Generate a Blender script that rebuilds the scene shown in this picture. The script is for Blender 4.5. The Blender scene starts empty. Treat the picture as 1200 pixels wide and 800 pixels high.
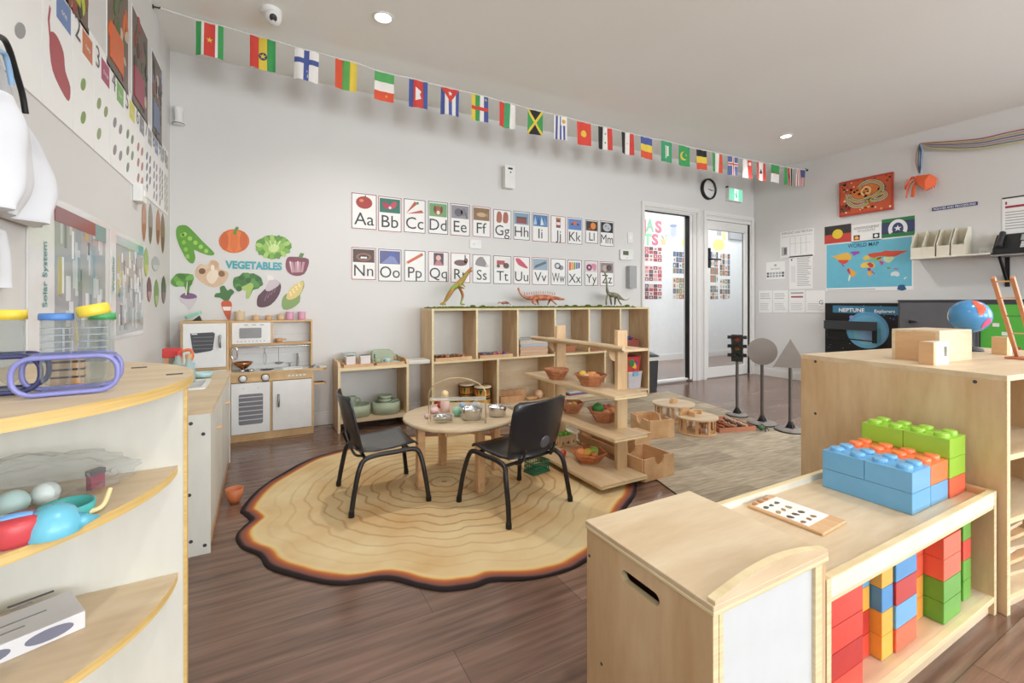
import bpy, bmesh, math, random
from math import sin, cos, pi, radians, sqrt
from mathutils import Vector, Matrix
from mathutils.geometry import tessellate_polygon
random.seed(7)
COL = bpy.context.scene.collection
SC = bpy.context.scene

# ------------------------------------------------------------------ camera and room frame
CAM_H, FPX, HORIZON, YAW = 0.98, 534.0, 355.0, radians(28.5)
XL, XR, YB, ZC = -0.585, 5.97, 3.96, 2.75      # left wall, right wall, back wall, ceiling
YF = -4.6                                      # wall behind the camera

def ray(px, py):
    r, u = (px - 600) / FPX, -(py - HORIZON) / FPX
    return Vector((r * cos(YAW) + sin(YAW), -r * sin(YAW) + cos(YAW), u))
def at_y(px, py, Y=YB):
    d = ray(px, py); t = Y / d.y; return Vector((d.x * t, Y, CAM_H + d.z * t))
def at_x(px, py, X=XR):
    d = ray(px, py); t = X / d.x; return Vector((X, d.y * t, CAM_H + d.z * t))
def at_z(px, py, Z=0.0):
    d = ray(px, py); t = (Z - CAM_H) / d.z; return Vector((d.x * t, d.y * t, Z))

# ------------------------------------------------------------------ materials
def lin(c):
    c = c / 255.0
    return c / 12.92 if c <= 0.04045 else ((c + 0.055) / 1.055) ** 2.4
def rgb(h):
    h = h.lstrip('#')
    return tuple(lin(int(h[i:i + 2], 16)) for i in (0, 2, 4)) + (1.0,)
_M = {}
def new_mat(name):
    m = bpy.data.materials.new(name); m.use_nodes = True
    n = m.node_tree.nodes; return m, n, m.node_tree.links, n['Principled BSDF']
def col(h, rough=0.55, metal=0.0, var=0.06, coat=0.0):
    """plain coloured material with a faint procedural mottling"""
    k = ('c', h, rough, metal, var, coat)
    if k in _M: return _M[k]
    m, n, l, b = new_mat('plain_' + h.strip('#'))
    b.inputs['Roughness'].default_value = rough
    b.inputs['Metallic'].default_value = metal
    b.inputs['Coat Weight'].default_value = coat
    if var > 0:
        tc = n.new('ShaderNodeTexCoord'); nz = n.new('ShaderNodeTexNoise'); nz.inputs['Scale'].default_value = 14
        nz.inputs['Detail'].default_value = 2
        mx = n.new('ShaderNodeMix'); mx.data_type = 'RGBA'
        c = rgb(h)
        mx.inputs[6].default_value = tuple(max(0, x * (1 - var)) for x in c[:3]) + (1,)
        mx.inputs[7].default_value = tuple(min(1, x * (1 + var)) for x in c[:3]) + (1,)
        l.new(tc.outputs['Object'], nz.inputs['Vector']); l.new(nz.outputs['Fac'], mx.inputs[0]); l.new(mx.outputs[2], b.inputs['Base Color'])
    else:
        b.inputs['Base Color'].default_value = rgb(h)
    _M[k] = m; return m
def wood(name, c1, c2, scale=(3, 3, 22), rough=0.45, bump=0.02):
    """veneer: stretched noise grain between two colours; scale stretches it along an axis"""
    k = ('w', name)
    if k in _M: return _M[k]
    m, n, l, b = new_mat(name)
    tc = n.new('ShaderNodeTexCoord'); mp = n.new('ShaderNodeMapping'); mp.inputs['Scale'].default_value = scale
    n1 = n.new('ShaderNodeTexNoise'); n1.inputs['Scale'].default_value = 1.6; n1.inputs['Detail'].default_value = 5; n1.inputs['Distortion'].default_value = .7
    n2 = n.new('ShaderNodeTexNoise'); n2.inputs['Scale'].default_value = 9; n2.inputs['Detail'].default_value = 3
    ad = n.new('ShaderNodeMath'); ad.operation = 'MULTIPLY_ADD'; ad.inputs[1].default_value = .35
    rp = n.new('ShaderNodeValToRGB'); rp.color_ramp.elements[0].position = .38; rp.color_ramp.elements[1].position = .9
    rp.color_ramp.elements[0].color = rgb(c1); rp.color_ramp.elements[1].color = rgb(c2)
    l.new(tc.outputs['Object'], mp.inputs['Vector']); l.new(mp.outputs[0], n1.inputs['Vector']); l.new(mp.outputs[0], n2.inputs['Vector'])
    l.new(n2.outputs['Fac'], ad.inputs[0]); l.new(n1.outputs['Fac'], ad.inputs[2])
    l.new(ad.outputs[0], rp.inputs['Fac']); l.new(rp.outputs['Color'], b.inputs['Base Color'])
    b.inputs['Roughness'].default_value = rough
    _M[k] = m; return m
def glass(name, tint='#ffffff', alpha=0.12, rough=0.03):
    """thin clear pane or plastic: mostly see-through with a glossy coat"""
    k = ('g', name)
    if k in _M: return _M[k]
    m, n, l, b = new_mat(name)
    tr = n.new('ShaderNodeBsdfTransparent'); tr.inputs['Color'].default_value = rgb(tint)
    b.inputs['Base Color'].default_value = rgb(tint); b.inputs['Roughness'].default_value = rough
    lw = n.new('ShaderNodeLayerWeight'); fr = n.new('ShaderNodeMath'); fr.operation = 'POWER'; fr.inputs[1].default_value = 4; l.new(lw.outputs['Facing'], fr.inputs[0])
    ad = n.new('ShaderNodeMath'); ad.operation = 'MULTIPLY_ADD'; ad.inputs[1].default_value = .6; ad.inputs[2].default_value = alpha; ad.use_clamp = True
    mx = n.new('ShaderNodeMixShader'); l.new(fr.outputs[0], ad.inputs[0]); l.new(ad.outputs[0], mx.inputs[0])
    l.new(tr.outputs[0], mx.inputs[1]); l.new(b.outputs[0], mx.inputs[2]); l.new(mx.outputs[0], n['Material Output'].inputs['Surface'])
    _M[k] = m; return m
def glow(h, s):
    k = ('e', h, s)
    if k in _M: return _M[k]
    m, n, l, b = new_mat('glow_' + h.strip('#'))
    b.inputs['Base Color'].default_value = rgb(h); b.inputs['Emission Color'].default_value = rgb(h); b.inputs['Emission Strength'].default_value = s
    _M[k] = m; return m

BIRCH = wood('birch', '#c09a6e', '#dcc199', (5, 5, 1.2))
BIRCHX = wood('birch_flat', '#c6ab86', '#dfccad', (1.2, 6, 6))
BIRCHY = wood('birch_long', '#c3a37c', '#ddc59f', (6, 1.2, 6))
CREAM = wood('cream_laminate', '#cfcec4', '#e0dfd6', (4, 4, 1.0))
PINE = wood('pine', '#c49468', '#e2bd90', (6, 1.5, 6))
BEECH = wood('beech', '#b98558', '#d9ae80', (6, 6, 2))
EDGE = wood('ply_edge', '#c9a45c', '#e4c583', (2, 2, 60))
EDGEL = wood('ply_edge_pale', '#d4bd8e', '#ecdcb4', (2, 2, 60))
WHITE = col('#e6e6e4', .45); PAPER = col('#eeeeec', .6, var=.02); BLACK = col('#151515', .4); STEEL = col('#b9b9b8', .22, 1.0)
CHROME = col('#d8d8d8', .12, 1.0, 0); SILVER = col('#9c9c9c', .35, .8); DKGREY = col('#3c3c40', .45)
KLEG = wood('kitchen_edge', '#bb935f', '#d8b584', (4, 4, 4))

# ------------------------------------------------------------------ mesh builder
ID = Matrix.Identity(4)
class MB:
    def __init__(s): s.v, s.f, s.m, s.s, s.T = [], [], [], [], ID
    def add(s, vs, fs, mat, smooth=False, T=None):
        M = s.T @ T if T is not None else s.T
        b = len(s.v); s.v += [tuple(M @ Vector(p)) for p in vs]
        for f in fs: s.f.append([i + b for i in f]); s.m.append(mat); s.s.append(smooth)
        return s
    def box(s, x0, x1, y0, y1, z0, z1, mat, T=None):
        v = [(x, y, z) for z in (z0, z1) for y in (y0, y1) for x in (x0, x1)]
        return s.add(v, [(0, 2, 3, 1), (4, 5, 7, 6), (0, 1, 5, 4), (2, 6, 7, 3), (0, 4, 6, 2), (1, 3, 7, 5)], mat, False, T)
    def ring(s, rings, mat, smooth=True, cap=True, T=None):
        n = len(rings[0]); v = [p for r in rings for p in r]; f = []
        for k in range(len(rings) - 1):
            for i in range(n):
                j = (i + 1) % n; f.append((k * n + i, k * n + j, (k + 1) * n + j, (k + 1) * n + i))
        s.add(v, f, mat, smooth, T)
        if cap:
            s.add(rings[0], [tuple(range(n))[::-1]], mat, False, T); s.add(rings[-1], [tuple(range(n))], mat, False, T)
        return s
    def lathe(s, prof, mat, c=(0, 0, 0), n=24, smooth=True, cap=False, sx=1, sy=1, T=None):
        R = [[(c[0] + sx * r * cos(2 * pi * i / n), c[1] + sy * r * sin(2 * pi * i / n), c[2] + z) for i in range(n)] for r, z in prof]
        return s.ring(R, mat, smooth, cap, T)
    def cyl(s, p0, p1, r0, mat, r1=None, n=16, smooth=True, T=None):
        return s.tube([p0, p1], [r0, r0 if r1 is None else r1], mat, n, smooth, T=T)
    def tube(s, pts, r, mat, n=10, smooth=True, cap=True, T=None, sq=1.0):
        P = [Vector(p) for p in pts]; R = []
        up = Vector((0, 0, 1)); last = None
        for i, p in enumerate(P):
            d = (P[min(i + 1, len(P) - 1)] - P[max(i - 1, 0)]); d.normalize()
            if last is None:
                a = d.cross(up if abs(d.z) < .9 else Vector((1, 0, 0)))
            else:
                a = last - d * last.dot(d)
            a.normalize(); b = d.cross(a); last = a
            rr = r[i] if isinstance(r, (list, tuple)) else r
            R.append([tuple(p + (a * cos(2 * pi * k / n) + b * sin(2 * pi * k / n) * sq) * rr) for k in range(n)])
        return s.ring(R, mat, smooth, cap, T)
    def ball(s, c, r, mat, n=14, T=None, sx=1, sy=1, sz=1):
        m = max(5, n // 2)
        return s.lathe([(max(1e-5, r * sin(pi * k / m)), -r * sz * cos(pi * k / m)) for k in range(m + 1)], mat, c, n, True, False, sx, sy, T)
    def plate(s, out, t, mat, holes=(), T=None, side=None, smooth=False):
        """flat panel in the u,v plane from w=0 to w=t, with holes"""
        loops = [list(out)] + [list(h) for h in holes]
        tri = tessellate_polygon([[Vector((p[0], p[1], 0)) for p in L] for L in loops])
        P = [p for L in loops for p in L]; N = len(P)
        v = [(p[0], p[1], t) for p in P] + [(p[0], p[1], 0) for p in P]; f = []
        for a, b, c in tri:
            A = (P[b][0] - P[a][0]) * (P[c][1] - P[a][1]) - (P[b][1] - P[a][1]) * (P[c][0] - P[a][0])
            if A < 0: b, c = c, b
            f.append((a, b, c)); f.append((a + N, c + N, b + N))
        s.add(v, f, mat, False, T)
        o = 0
        for k, L in enumerate(loops):
            n = len(L); ar = sum(L[i][0] * L[(i + 1) % n][1] - L[(i + 1) % n][0] * L[i][1] for i in range(n))
            flip = (ar < 0) ^ (k > 0); g = []
            for i in range(n):
                j = (i + 1) % n; q = (i, i + n, j + n, j)
                g.append(q if flip else q[::-1])
            s.add([(p[0], p[1], t) for p in L] + [(p[0], p[1], 0) for p in L], g, side or mat, smooth, T)
        return s
    def text(s, txt, u, v, h, mat, w=.001, maxw=None, center=True, T=None, bold=0.0, sx=1.0):
        vs, fs, W, H = glyphs(txt, bold)
        k = h / 0.7; kx = k * sx
        if maxw and W * kx > maxw: kx = maxw / W
        o = -W * kx / 2 if center else 0
        return s.add([(u + o + x * kx, v + y * k, w) for x, y in vs], fs, mat, False, T)
    def build(s, name, parent=None, loc=None, rz=0.0, bev=0.0, seg=2, sub=0, weld=False):
        me = bpy.data.meshes.new(name); me.from_pydata(s.v, [], s.f)
        ms = []
        for m in s.m:
            if m not in ms: ms.append(m)
        for m in ms: me.materials.append(m)
        me.polygons.foreach_set('material_index', [ms.index(m) for m in s.m])
        me.polygons.foreach_set('use_smooth', s.s)
        if weld:
            bm = bmesh.new(); bm.from_mesh(me); bmesh.ops.remove_doubles(bm, verts=bm.verts, dist=1e-5); bm.to_mesh(me); bm.free()
        me.update()
        o = bpy.data.objects.new(name, me); COL.objects.link(o)
        if parent: o.parent = parent
        if loc is not None: o.location = loc
        o.rotation_euler = (0, 0, rz)
        if bev:
            b = o.modifiers.new('bevel', 'BEVEL'); b.width = bev; b.segments = seg; b.limit_method = 'ANGLE'; b.angle_limit = radians(40)
        if sub:
            b = o.modifiers.new('sub', 'SUBSURF'); b.levels = sub; b.render_levels = sub
        return o
_G = {}
def glyphs(txt, bold=0.0):
    k = (txt, bold)
    if k in _G: return _G[k]
    cu = bpy.data.curves.new('txt', 'FONT'); cu.body = txt; cu.offset = bold; cu.resolution_u = 3
    ob = bpy.data.objects.new('txt', cu); me = bpy.data.meshes.new_from_object(ob)
    vs = [(p.co.x, p.co.y) for p in me.vertices]; fs = [tuple(p.vertices) for p in me.polygons]
    if vs:
        x0 = min(p[0] for p in vs); vs = [(x - x0, y) for x, y in vs]; W = max(p[0] for p in vs); H = max(p[1] for p in vs)
    else: W = H = 1
    bpy.data.objects.remove(ob); bpy.data.curves.remove(cu); bpy.data.meshes.remove(me)
    _G[k] = (vs, fs, W, H); return _G[k]
def rrect(u0, v0, u1, v1, r=.01, n=4):
    P = []
    for cx, cy, a in ((u1 - r, v1 - r, 0), (u0 + r, v1 - r, 90), (u0 + r, v0 + r, 180), (u1 - r, v0 + r, 270)):
        for i in range(n + 1):
            t = radians(a + 90 * i / n); P.append((cx + r * cos(t), cy + r * sin(t)))
    return P
def rect(u0, v0, u1, v1): return [(u0, v0), (u1, v0), (u1, v1), (u0, v1)]
def disc(u, v, r, rv=None, n=20, a0=0): return [(u + r * cos(a0 + 2 * pi * i / n), v + (rv or r) * sin(a0 + 2 * pi * i / n)) for i in range(n)]
def star(u, v, r, n=5, k=.4, a=pi / 2): return [(u + (r if i % 2 == 0 else r * k) * cos(a + pi * i / n), v + (r if i % 2 == 0 else r * k) * sin(a + pi * i / n)) for i in range(2 * n)]
def wob(pts, k):  # closed outline smoothed by Catmull-Rom
    n = len(pts); out = []
    for i in range(n):
        p0, p1, p2, p3 = (Vector(pts[(i + j) % n]) for j in (-1, 0, 1, 2))
        for t in range(k):
            t = t / k
            out.append(tuple(.5 * ((2 * p1) + (p2 - p0) * t + (2 * p0 - 5 * p1 + 4 * p2 - p3) * t * t + (3 * p1 - p0 - 3 * p2 + p3) * t ** 3)))
    return out
def curve(pts, k=6):  # open Catmull-Rom
    P = [Vector(p) for p in pts]; P = [2 * P[0] - P[1]] + P + [2 * P[-1] - P[-2]]; out = []
    for i in range(1, len(P) - 2):
        p0, p1, p2, p3 = P[i - 1:i + 3]
        for t in range(k):
            t = t / k
            out.append(.5 * ((2 * p1) + (p2 - p0) * t + (2 * p0 - 5 * p1 + 4 * p2 - p3) * t * t + (3 * p1 - p0 - 3 * p2 + p3) * t ** 3))
    return out + [P[-2]]

def tag(o, label=None, cat=None, group=None, kind=None):
    if label: o['label'] = label
    if cat: o['category'] = cat
    if group: o['group'] = group
    if kind: o['kind'] = kind
    return o
def thing(name, label, cat, loc=(0, 0, 0), rz=0.0, group=None):
    o = bpy.data.objects.new(name, None); COL.objects.link(o); o.empty_display_size = .05
    o.location = loc; o.rotation_euler = (0, 0, rz); return tag(o, label, cat, group)
def struct(o): o['kind'] = 'structure'; return o
def dup(root, loc=None, rz=None, label=None, group=None):
    def cp(o, par):
        c = o.copy(); COL.objects.link(c)
        if par: c.parent = par
        for ch in kids(o): cp(ch, c)
        return c
    r = cp(root, None)
    if loc is not None: r.location = loc
    if rz is not None: r.rotation_euler = (0, 0, rz)
    if label: r['label'] = label
    if group: r['group'] = group
    return r
def kids(o): return [c for c in bpy.data.objects if c.parent == o]
# local frames on the walls: u to the viewer's right, v up, w out of the wall
def frame(o, u, v): u, v = Vector(u), Vector(v); w = u.cross(v); M = Matrix((u, v, w)).transposed().to_4x4(); M.translation = Vector(o); return M
def WBk(x, z, d=0): return frame((x, YB - d, z), (1, 0, 0), (0, 0, 1))
def WRt(y, z, d=0): return frame((XR - d, y, z), (0, -1, 0), (0, 0, 1))
def WLf(y, z, d=0): return frame((XL + d, y, z), (0, 1, 0), (0, 0, 1))
class Sheet(MB):
    """a flat thing on a wall: layers are thin plates one above the other"""
    def __init__(s, w, h, base=PAPER, t=.0022, r=0.0):
        super().__init__(); s.w, s.h, s.t = w, h, t
        if base: s.plate(rrect(0, 0, w, h, r) if r else rect(0, 0, w, h), t, base)
    def R(s, u0, v0, u1, v1, mat, k=1):   # fractions of the sheet
        return s.plate(rect(u0 * s.w, v0 * s.h, u1 * s.w, v1 * s.h), s.t + .0006 * k, mat)
    def Pg(s, pts, mat, k=1): return s.plate([(a * s.w, b * s.h) for a, b in pts], s.t + .0006 * k, mat)
    def D(s, u, v, r, mat, k=1, rv=None): # r in metres
        return s.plate(disc(u * s.w, v * s.h, r, rv), s.t + .0006 * k, mat)
    def Tx(s, txt, u, v, h, mat, k=1, maxw=None, center=True, bold=0, sx=1.0):
        return s.text(txt, u * s.w, v * s.h, h, mat, s.t + .0006 * k + .0004, maxw, center, None, bold, sx)
    def put(s, name, M, parent=None):
        o = s.build(name, parent); o.matrix_local = M; return o
def back_rect(px0, py0, px1, py1):  # matrix at the lower-left corner, width, height
    a, b = at_y(px0, py0), at_y(px1, py1); return WBk(a.x, b.z, .001), b.x - a.x, a.z - b.z
def right_rect(px0, py0, px1, py1, X=XR):
    a, b = at_x(px0, py0, X), at_x(px1, py1, X); return frame((X - .001, a.y, b.z), (0, -1, 0), (0, 0, 1)), a.y - b.y, a.z - b.z

# ------------------------------------------------------------------ camera
cd = bpy.data.cameras.new('camera'); cam = bpy.data.objects.new('camera', cd); COL.objects.link(cam)
cd.sensor_width = 36; cd.lens = FPX / 1200 * 36; cd.shift_y = -(400 - HORIZON) / 1200
cd.clip_start = .02
cam.location = (0, 0, CAM_H); cam.rotation_euler = (pi / 2, 0, -YAW); SC.camera = cam
SC.view_settings.view_transform = 'Standard'; SC.view_settings.look = 'None'; SC.view_settings.gamma = 1
SC.view_settings.use_curve_mapping = False; SC.view_settings.exposure = 0.34
SC.cycles.use_denoising = True; SC.cycles.max_bounces = 8; SC.cycles.diffuse_bounces = 5; SC.cycles.transparent_max_bounces = 16
SC.cycles.caustics_reflective = False; SC.cycles.caustics_refractive = False; SC.cycles.sample_clamp_indirect = 6

# ------------------------------------------------------------------ room shell
def paint(name, h, var=.03):
    m, n, l, b = new_mat(name)
    tc = n.new('ShaderNodeTexCoord'); nz = n.new('ShaderNodeTexNoise'); nz.inputs['Scale'].default_value = 1.3; nz.inputs['Detail'].default_value = 3
    mx = n.new('ShaderNodeMix'); mx.data_type = 'RGBA'; c = rgb(h)
    mx.inputs[6].default_value = tuple(x * (1 - var) for x in c[:3]) + (1,); mx.inputs[7].default_value = tuple(min(1, x * (1 + var)) for x in c[:3]) + (1,)
    l.new(tc.outputs['Object'], nz.inputs['Vector']); l.new(nz.outputs['Fac'], mx.inputs[0]); l.new(mx.outputs[2], b.inputs['Base Color'])
    b.inputs['Roughness'].default_value = .6; return m
WALLM = paint('wall_paint', '#d8d7d5'); CEILM = paint('ceiling_paint', '#f3f4f1'); TRIMM = col('#e4e3e0', .4, var=.02)
def floor_mat():
    m, n, l, b = new_mat('vinyl_planks')
    tc = n.new('ShaderNodeTexCoord'); mp = n.new('ShaderNodeMapping'); mp.inputs['Location'].default_value = (.3, .05, 0)
    br = n.new('ShaderNodeTexBrick'); br.inputs['Scale'].default_value = 1; br.inputs['Brick Width'].default_value = 1.22; br.inputs['Row Height'].default_value = .18
    br.inputs['Mortar Size'].default_value = .0012; br.offset = .37
    br.inputs['Color1'].default_value = rgb('#73594b'); br.inputs['Color2'].default_value = rgb('#896e5f'); br.inputs['Mortar'].default_value = rgb('#55443d')
    n1 = n.new('ShaderNodeTexNoise'); n1.inputs['Scale'].default_value = 2.2; n1.inputs['Detail'].default_value = 7
    m2 = n.new('ShaderNodeMapping'); m2.inputs['Scale'].default_value = (1.2, 16, 1)
    rp = n.new('ShaderNodeValToRGB'); rp.color_ramp.elements[0].position = .3; rp.color_ramp.elements[1].position = .75
    rp.color_ramp.elements[0].color = (.55, .52, .5, 1); rp.color_ramp.elements[1].color = (1.3, 1.25, 1.22, 1)
    mu = n.new('ShaderNodeMix'); mu.data_type = 'RGBA'; mu.blend_type = 'MULTIPLY'; mu.inputs[0].default_value = 1
    l.new(tc.outputs['Object'], mp.inputs[0]); l.new(mp.outputs[0], br.inputs['Vector']); l.new(tc.outputs['Object'], m2.inputs[0]); l.new(m2.outputs[0], n1.inputs['Vector'])
    l.new(n1.outputs['Fac'], rp.inputs[0]); l.new(br.outputs['Color'], mu.inputs[6]); l.new(rp.outputs[0], mu.inputs[7]); l.new(mu.outputs[2], b.inputs['Base Color'])
    b.inputs['Roughness'].default_value = .22; b.inputs['Specular IOR Level'].default_value = .7
    bp = n.new('ShaderNodeBump'); bp.inputs['Strength'].default_value = .02; bp.inputs['Distance'].default_value = .002
    l.new(n1.outputs['Fac'], bp.inputs['Height']); l.new(bp.outputs[0], b.inputs['Normal'])
    return m
b = MB(); b.box(XL - .1, XR + .1, YF - .1, YB + .05, -.1, 0, FM_ := floor_mat()); b.box(XL - .1, 8.9, YB + .05, 5.9, -.1, 0, FM_); struct(b.build('floor'))
b = MB(); b.box(XL - .1, XR + .1, YF - .1, YB + .05, ZC, ZC + .1, CEILM); b.box(XL - .1, 8.9, YB + .05, 5.9, ZC, ZC + .1, CEILM); struct(b.build('ceiling'))
b = MB(); b.box(XL - .12, XL, YF - .1, 5.6, 0, ZC, WALLM); struct(b.build('wall_left'))
b = MB(); b.box(XR, XR + .12, YF - .1, YB + .11, 0, ZC, WALLM); struct(b.build('wall_right'))
D1 = (3.905, 4.745, .02, 2.09); D2 = (4.98, 5.905, 0, 2.09)
b = MB(); b.plate([(XL, 0), (D1[0], 0), (D1[0], D1[3]), (D1[1], D1[3]), (D1[1], 0), (D2[0], 0), (D2[0], D2[3]), (D2[1], D2[3]), (D2[1], 0), (XR, 0), (XR, ZC), (XL, ZC)], .11, WALLM, T=frame((0, YB + .11, 0), (1, 0, 0), (0, 0, 1)))
struct(b.build('wall_back'))
# wall behind the camera with two wide windows
WN = [(-.1, 2.5, .75, 2.35), (3.1, 5.5, .75, 2.35)]
b = MB(); b.plate(rect(XL, 0, XR, ZC), .12, WALLM, holes=[rect(a, c, bb, d) for a, bb, c, d in WN], T=frame((0, YF, 0), (1, 0, 0), (0, 0, 1)))
struct(b.build('wall_front'))
GL = glass('window_glass', alpha=.015)
for i, (a, bb, c, d) in enumerate(WN):
    w = MB(); T = frame((0, YF - .04, 0), (1, 0, 0), (0, 0, 1))
    w.plate(rect(a, c, bb, d), .05, TRIMM, holes=[rect(a + .05, c + .05, (a + bb) / 2 - .03, d - .05), rect((a + bb) / 2 + .03, c + .05, bb - .05, d - .05)], T=T)
    o = struct(w.build('window_%d' % (i + 3)))
    g = MB(); g.box(a + .04, bb - .04, YF - .06, YF - .055, c + .04, d - .04, GL); g.build('pane', o)
    # daylight that falls in through this window
    ld = bpy.data.lights.new('daylight', 'AREA'); ld.shape = 'RECTANGLE'; ld.size = bb - a; ld.size_y = d - c; ld.energy = 118; ld.color = (.91, .96, 1)
    lo = bpy.data.objects.new('window_daylight', ld); COL.objects.link(lo); lo.location = ((a + bb) / 2, YF + .02, (c + d) / 2); lo.rotation_euler = (pi / 2, 0, 0)
# unseen window and lamp added on the right wall to brighten the room
wr = MB(); T = frame((XR - .0, -.6, 0), (0, -1, 0), (0, 0, 1)); wr.plate(rect(.0, .8, 2.6, 2.35), .03, TRIMM, holes=[rect(.06, .86, 1.27, 2.29), rect(1.33, .86, 2.54, 2.29)], T=T); o = struct(wr.build('window_5'))
g = MB(); g.plate(rect(.05, .85, 2.55, 2.3), .006, GL, T=frame((XR - .012, -.6, 0), (0, -1, 0), (0, 0, 1))); g.build('pane', o)
ld = bpy.data.lights.new('daylight', 'AREA'); ld.shape = 'RECTANGLE'; ld.size = 2.5; ld.size_y = 1.5; ld.energy = 70; ld.color = (.91, .96, 1)
lo = bpy.data.objects.new('window_daylight', ld); COL.objects.link(lo); lo.location = (XR - .04, -1.9, 1.58); lo.rotation_euler = (pi / 2, 0, pi / 2)
# skirting boards
def skirting(name, x0, x1, y0, y1):
    s = MB(); s.box(x0, x1, y0, y1, 0, .085, TRIMM); s.box(x0 + (.004 if x1 - x0 < .05 else 0), x1 - (.004 if x1 - x0 < .05 else 0), y0 + (.004 if y1 - y0 < .05 else 0), y1 - (.004 if y1 - y0 < .05 else 0), .085, .105, TRIMM)
    struct(s.build(name, bev=.002))
skirting('baseboard_left', XL, XL + .016, YF, YB - .016); skirting('baseboard_right', XR - .016, XR, YF, YB - .02)
skirting('baseboard_back', XL + .016, 3.85, YB - .016, YB)
# corridor behind the doors
b = MB(); b.box(XL, 8.8, 5.6, 5.7, 0, ZC, col('#e8ebec', .6)); struct(b.build('wall_corridor'))
b = MB(); b.box(8.7, 8.8, YB, 5.6, 0, ZC, col('#e8ebec', .6)); b.box(XR + .12, 8.7, YB, YB + .1, 0, ZC, col('#e8ebec', .6)); struct(b.build('wall_corridor_end'))
skirting('baseboard_corridor', XL, 8.7, 5.584, 5.6)

# ------------------------------------------------------------------ glazed panel and door in the back wall
def architrave(name, x0, x1, z1, w=.05):
    s = MB(); T = frame((0, YB + .005, 0), (1, 0, 0), (0, 0, 1))
    s.plate([(x0, 0), (x0 + w, 0), (x0 + w, z1 - w), (x1 - w, z1 - w), (x1 - w, 0), (x1, 0), (x1, z1), (x0, z1)], .02, TRIMM, T=T)
    s.plate([(x0 + .006, 0), (x0 + w * .6, 0), (x0 + w * .6, z1 - w * .6), (x1 - w * .6, z1 - w * .6), (x1 - w * .6, 0), (x1 - .006, 0), (x1 - .006, z1 - .006), (x0 + .006, z1 - .006)], .026, TRIMM, T=T)
    return struct(s.build(name, bev=.002))
architrave('trim_1', 3.862, 4.86, 2.172); architrave('trim_2', 4.93, 5.962, 2.165)
s = MB(); x0, x1, z0, z1 = D1
T = frame((0, YB + .09, 0), (1, 0, 0), (0, 0, 1))
s.plate(rect(x0, z0, x1 + .0, z1), .08, TRIMM, holes=[rect(x0 + .012, z0 + .02, x1 - .06, z1 - .012)], T=T)
s.box(x1 - .072, x1 - .06, YB + .0, YB + .06, z0, z1 - .02, BLACK); s.box(x0, x1 - .06, YB + .02, YB + .06, z1 - .022, z1 - .012, BLACK)
w1 = struct(s.build('window_1'))
g = MB(); g.box(x0 + .01, x1 - .06, YB + .05, YB + .056, z0 + .01, z1 - .01, GL); g.build('pane', w1)
s = MB(); x0, x1, z0, z1 = D2
s.plate([(x0, 0), (x0 + .03, 0), (x0 + .03, z1 - .03), (x1 - .012, z1 - .03), (x1 - .012, 0), (x1, 0), (x1, z1), (x0, z1)], .1, TRIMM, T=frame((0, YB + .1, 0), (1, 0, 0), (0, 0, 1)))
jm = struct(s.build('trim_3'))
d = MB(); d.plate(rect(x0 + .032, .012, x1 - .04, z1 - .034), .04, TRIMM, holes=[rect(5.06, .14, 5.80, 1.94)], T=frame((0, YB + .06, 0), (1, 0, 0), (0, 0, 1)))
door = struct(d.build('door_1', bev=.003))
g = MB(); g.box(x1 - .04, x1 - .012, YB + .01, YB + .06, .01, z1 - .03, BLACK); g.build('door_gap_dark', door)  # black strip stands in for the dark gap beside the leaf
g = MB(); g.plate(rect(5.05, .13, 5.81, 1.95), .012, BLACK, holes=[rect(5.062, .142, 5.798, 1.938)], T=frame((0, YB + .055, 0), (1, 0, 0), (0, 0, 1))); g.build('glazing_bead', door)
g = MB(); g.box(5.055, 5.805, YB + .036, YB + .042, .135, 1.945, GL); g.build('pane', door)
g = MB(); c = at_y(832.5, 302, YB - .0)
g.plate(rrect(c.x - .022, c.z - .13, c.x + .022, c.z + .13, .008), .01, BLACK, T=frame((0, YB + .02, 0), (1, 0, 0), (0, 0, 1)))
g.cyl((c.x, YB + .02, c.z - .02), (c.x, YB - .045, c.z - .02), .011, BLACK); g.tube([(c.x - .005, YB - .045, c.z - .02), (c.x + .14, YB - .045, c.z - .02)], .011, BLACK)
tag(g.build('door_handle', door), 'black lever handle')

# ------------------------------------------------------------------ lights that the room has
def downlight(x, y, e, label):
    o = thing('downlight', label, 'ceiling light', (x, y, ZC), 0, 'recessed ceiling downlights')
    m = MB(); m.lathe([(.046, -.0005), (.062, -.0005), (.066, -.004), (.062, -.008), (.05, -.008), (.046, -.0005)], WHITE, n=32); m.build('trim_ring', o)
    m = MB(); m.lathe([(.0001, -.004), (.03, -.004), (.049, -.0035)], glow('#fff6e6', 14), n=32); m.build('lens', o)
    ld = bpy.data.lights.new('downlight_beam', 'SPOT'); ld.energy = e; ld.spot_size = radians(135); ld.spot_blend = .8; ld.shadow_soft_size = .05; ld.color = (1, .975, .94)
    l = bpy.data.objects.new('downlight_beam', ld); COL.objects.link(l); l.location = (x, y, ZC - .03)
p = at_z(449, 20, ZC); q = at_z(916, 161, ZC)
downlight(p.x, 2.86, 48, 'round ceiling downlight at the left, near the bunting'); downlight(q.x, 2.86, 48, 'round ceiling downlight at the right, above the glass door')
for x in (p.x, (p.x + q.x) / 2, q.x):   # the rows over and behind the camera
    for y in (.3, -2.3):
        ld = bpy.data.lights.new('ceiling_lamp', 'SPOT'); ld.energy = 38; ld.spot_size = radians(135); ld.spot_blend = .8; ld.shadow_soft_size = .05; ld.color = (1, .975, .94)
        l = bpy.data.objects.new('ceiling_lamp_beam', ld); COL.objects.link(l); l.location = (x, y, ZC - .03)
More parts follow.
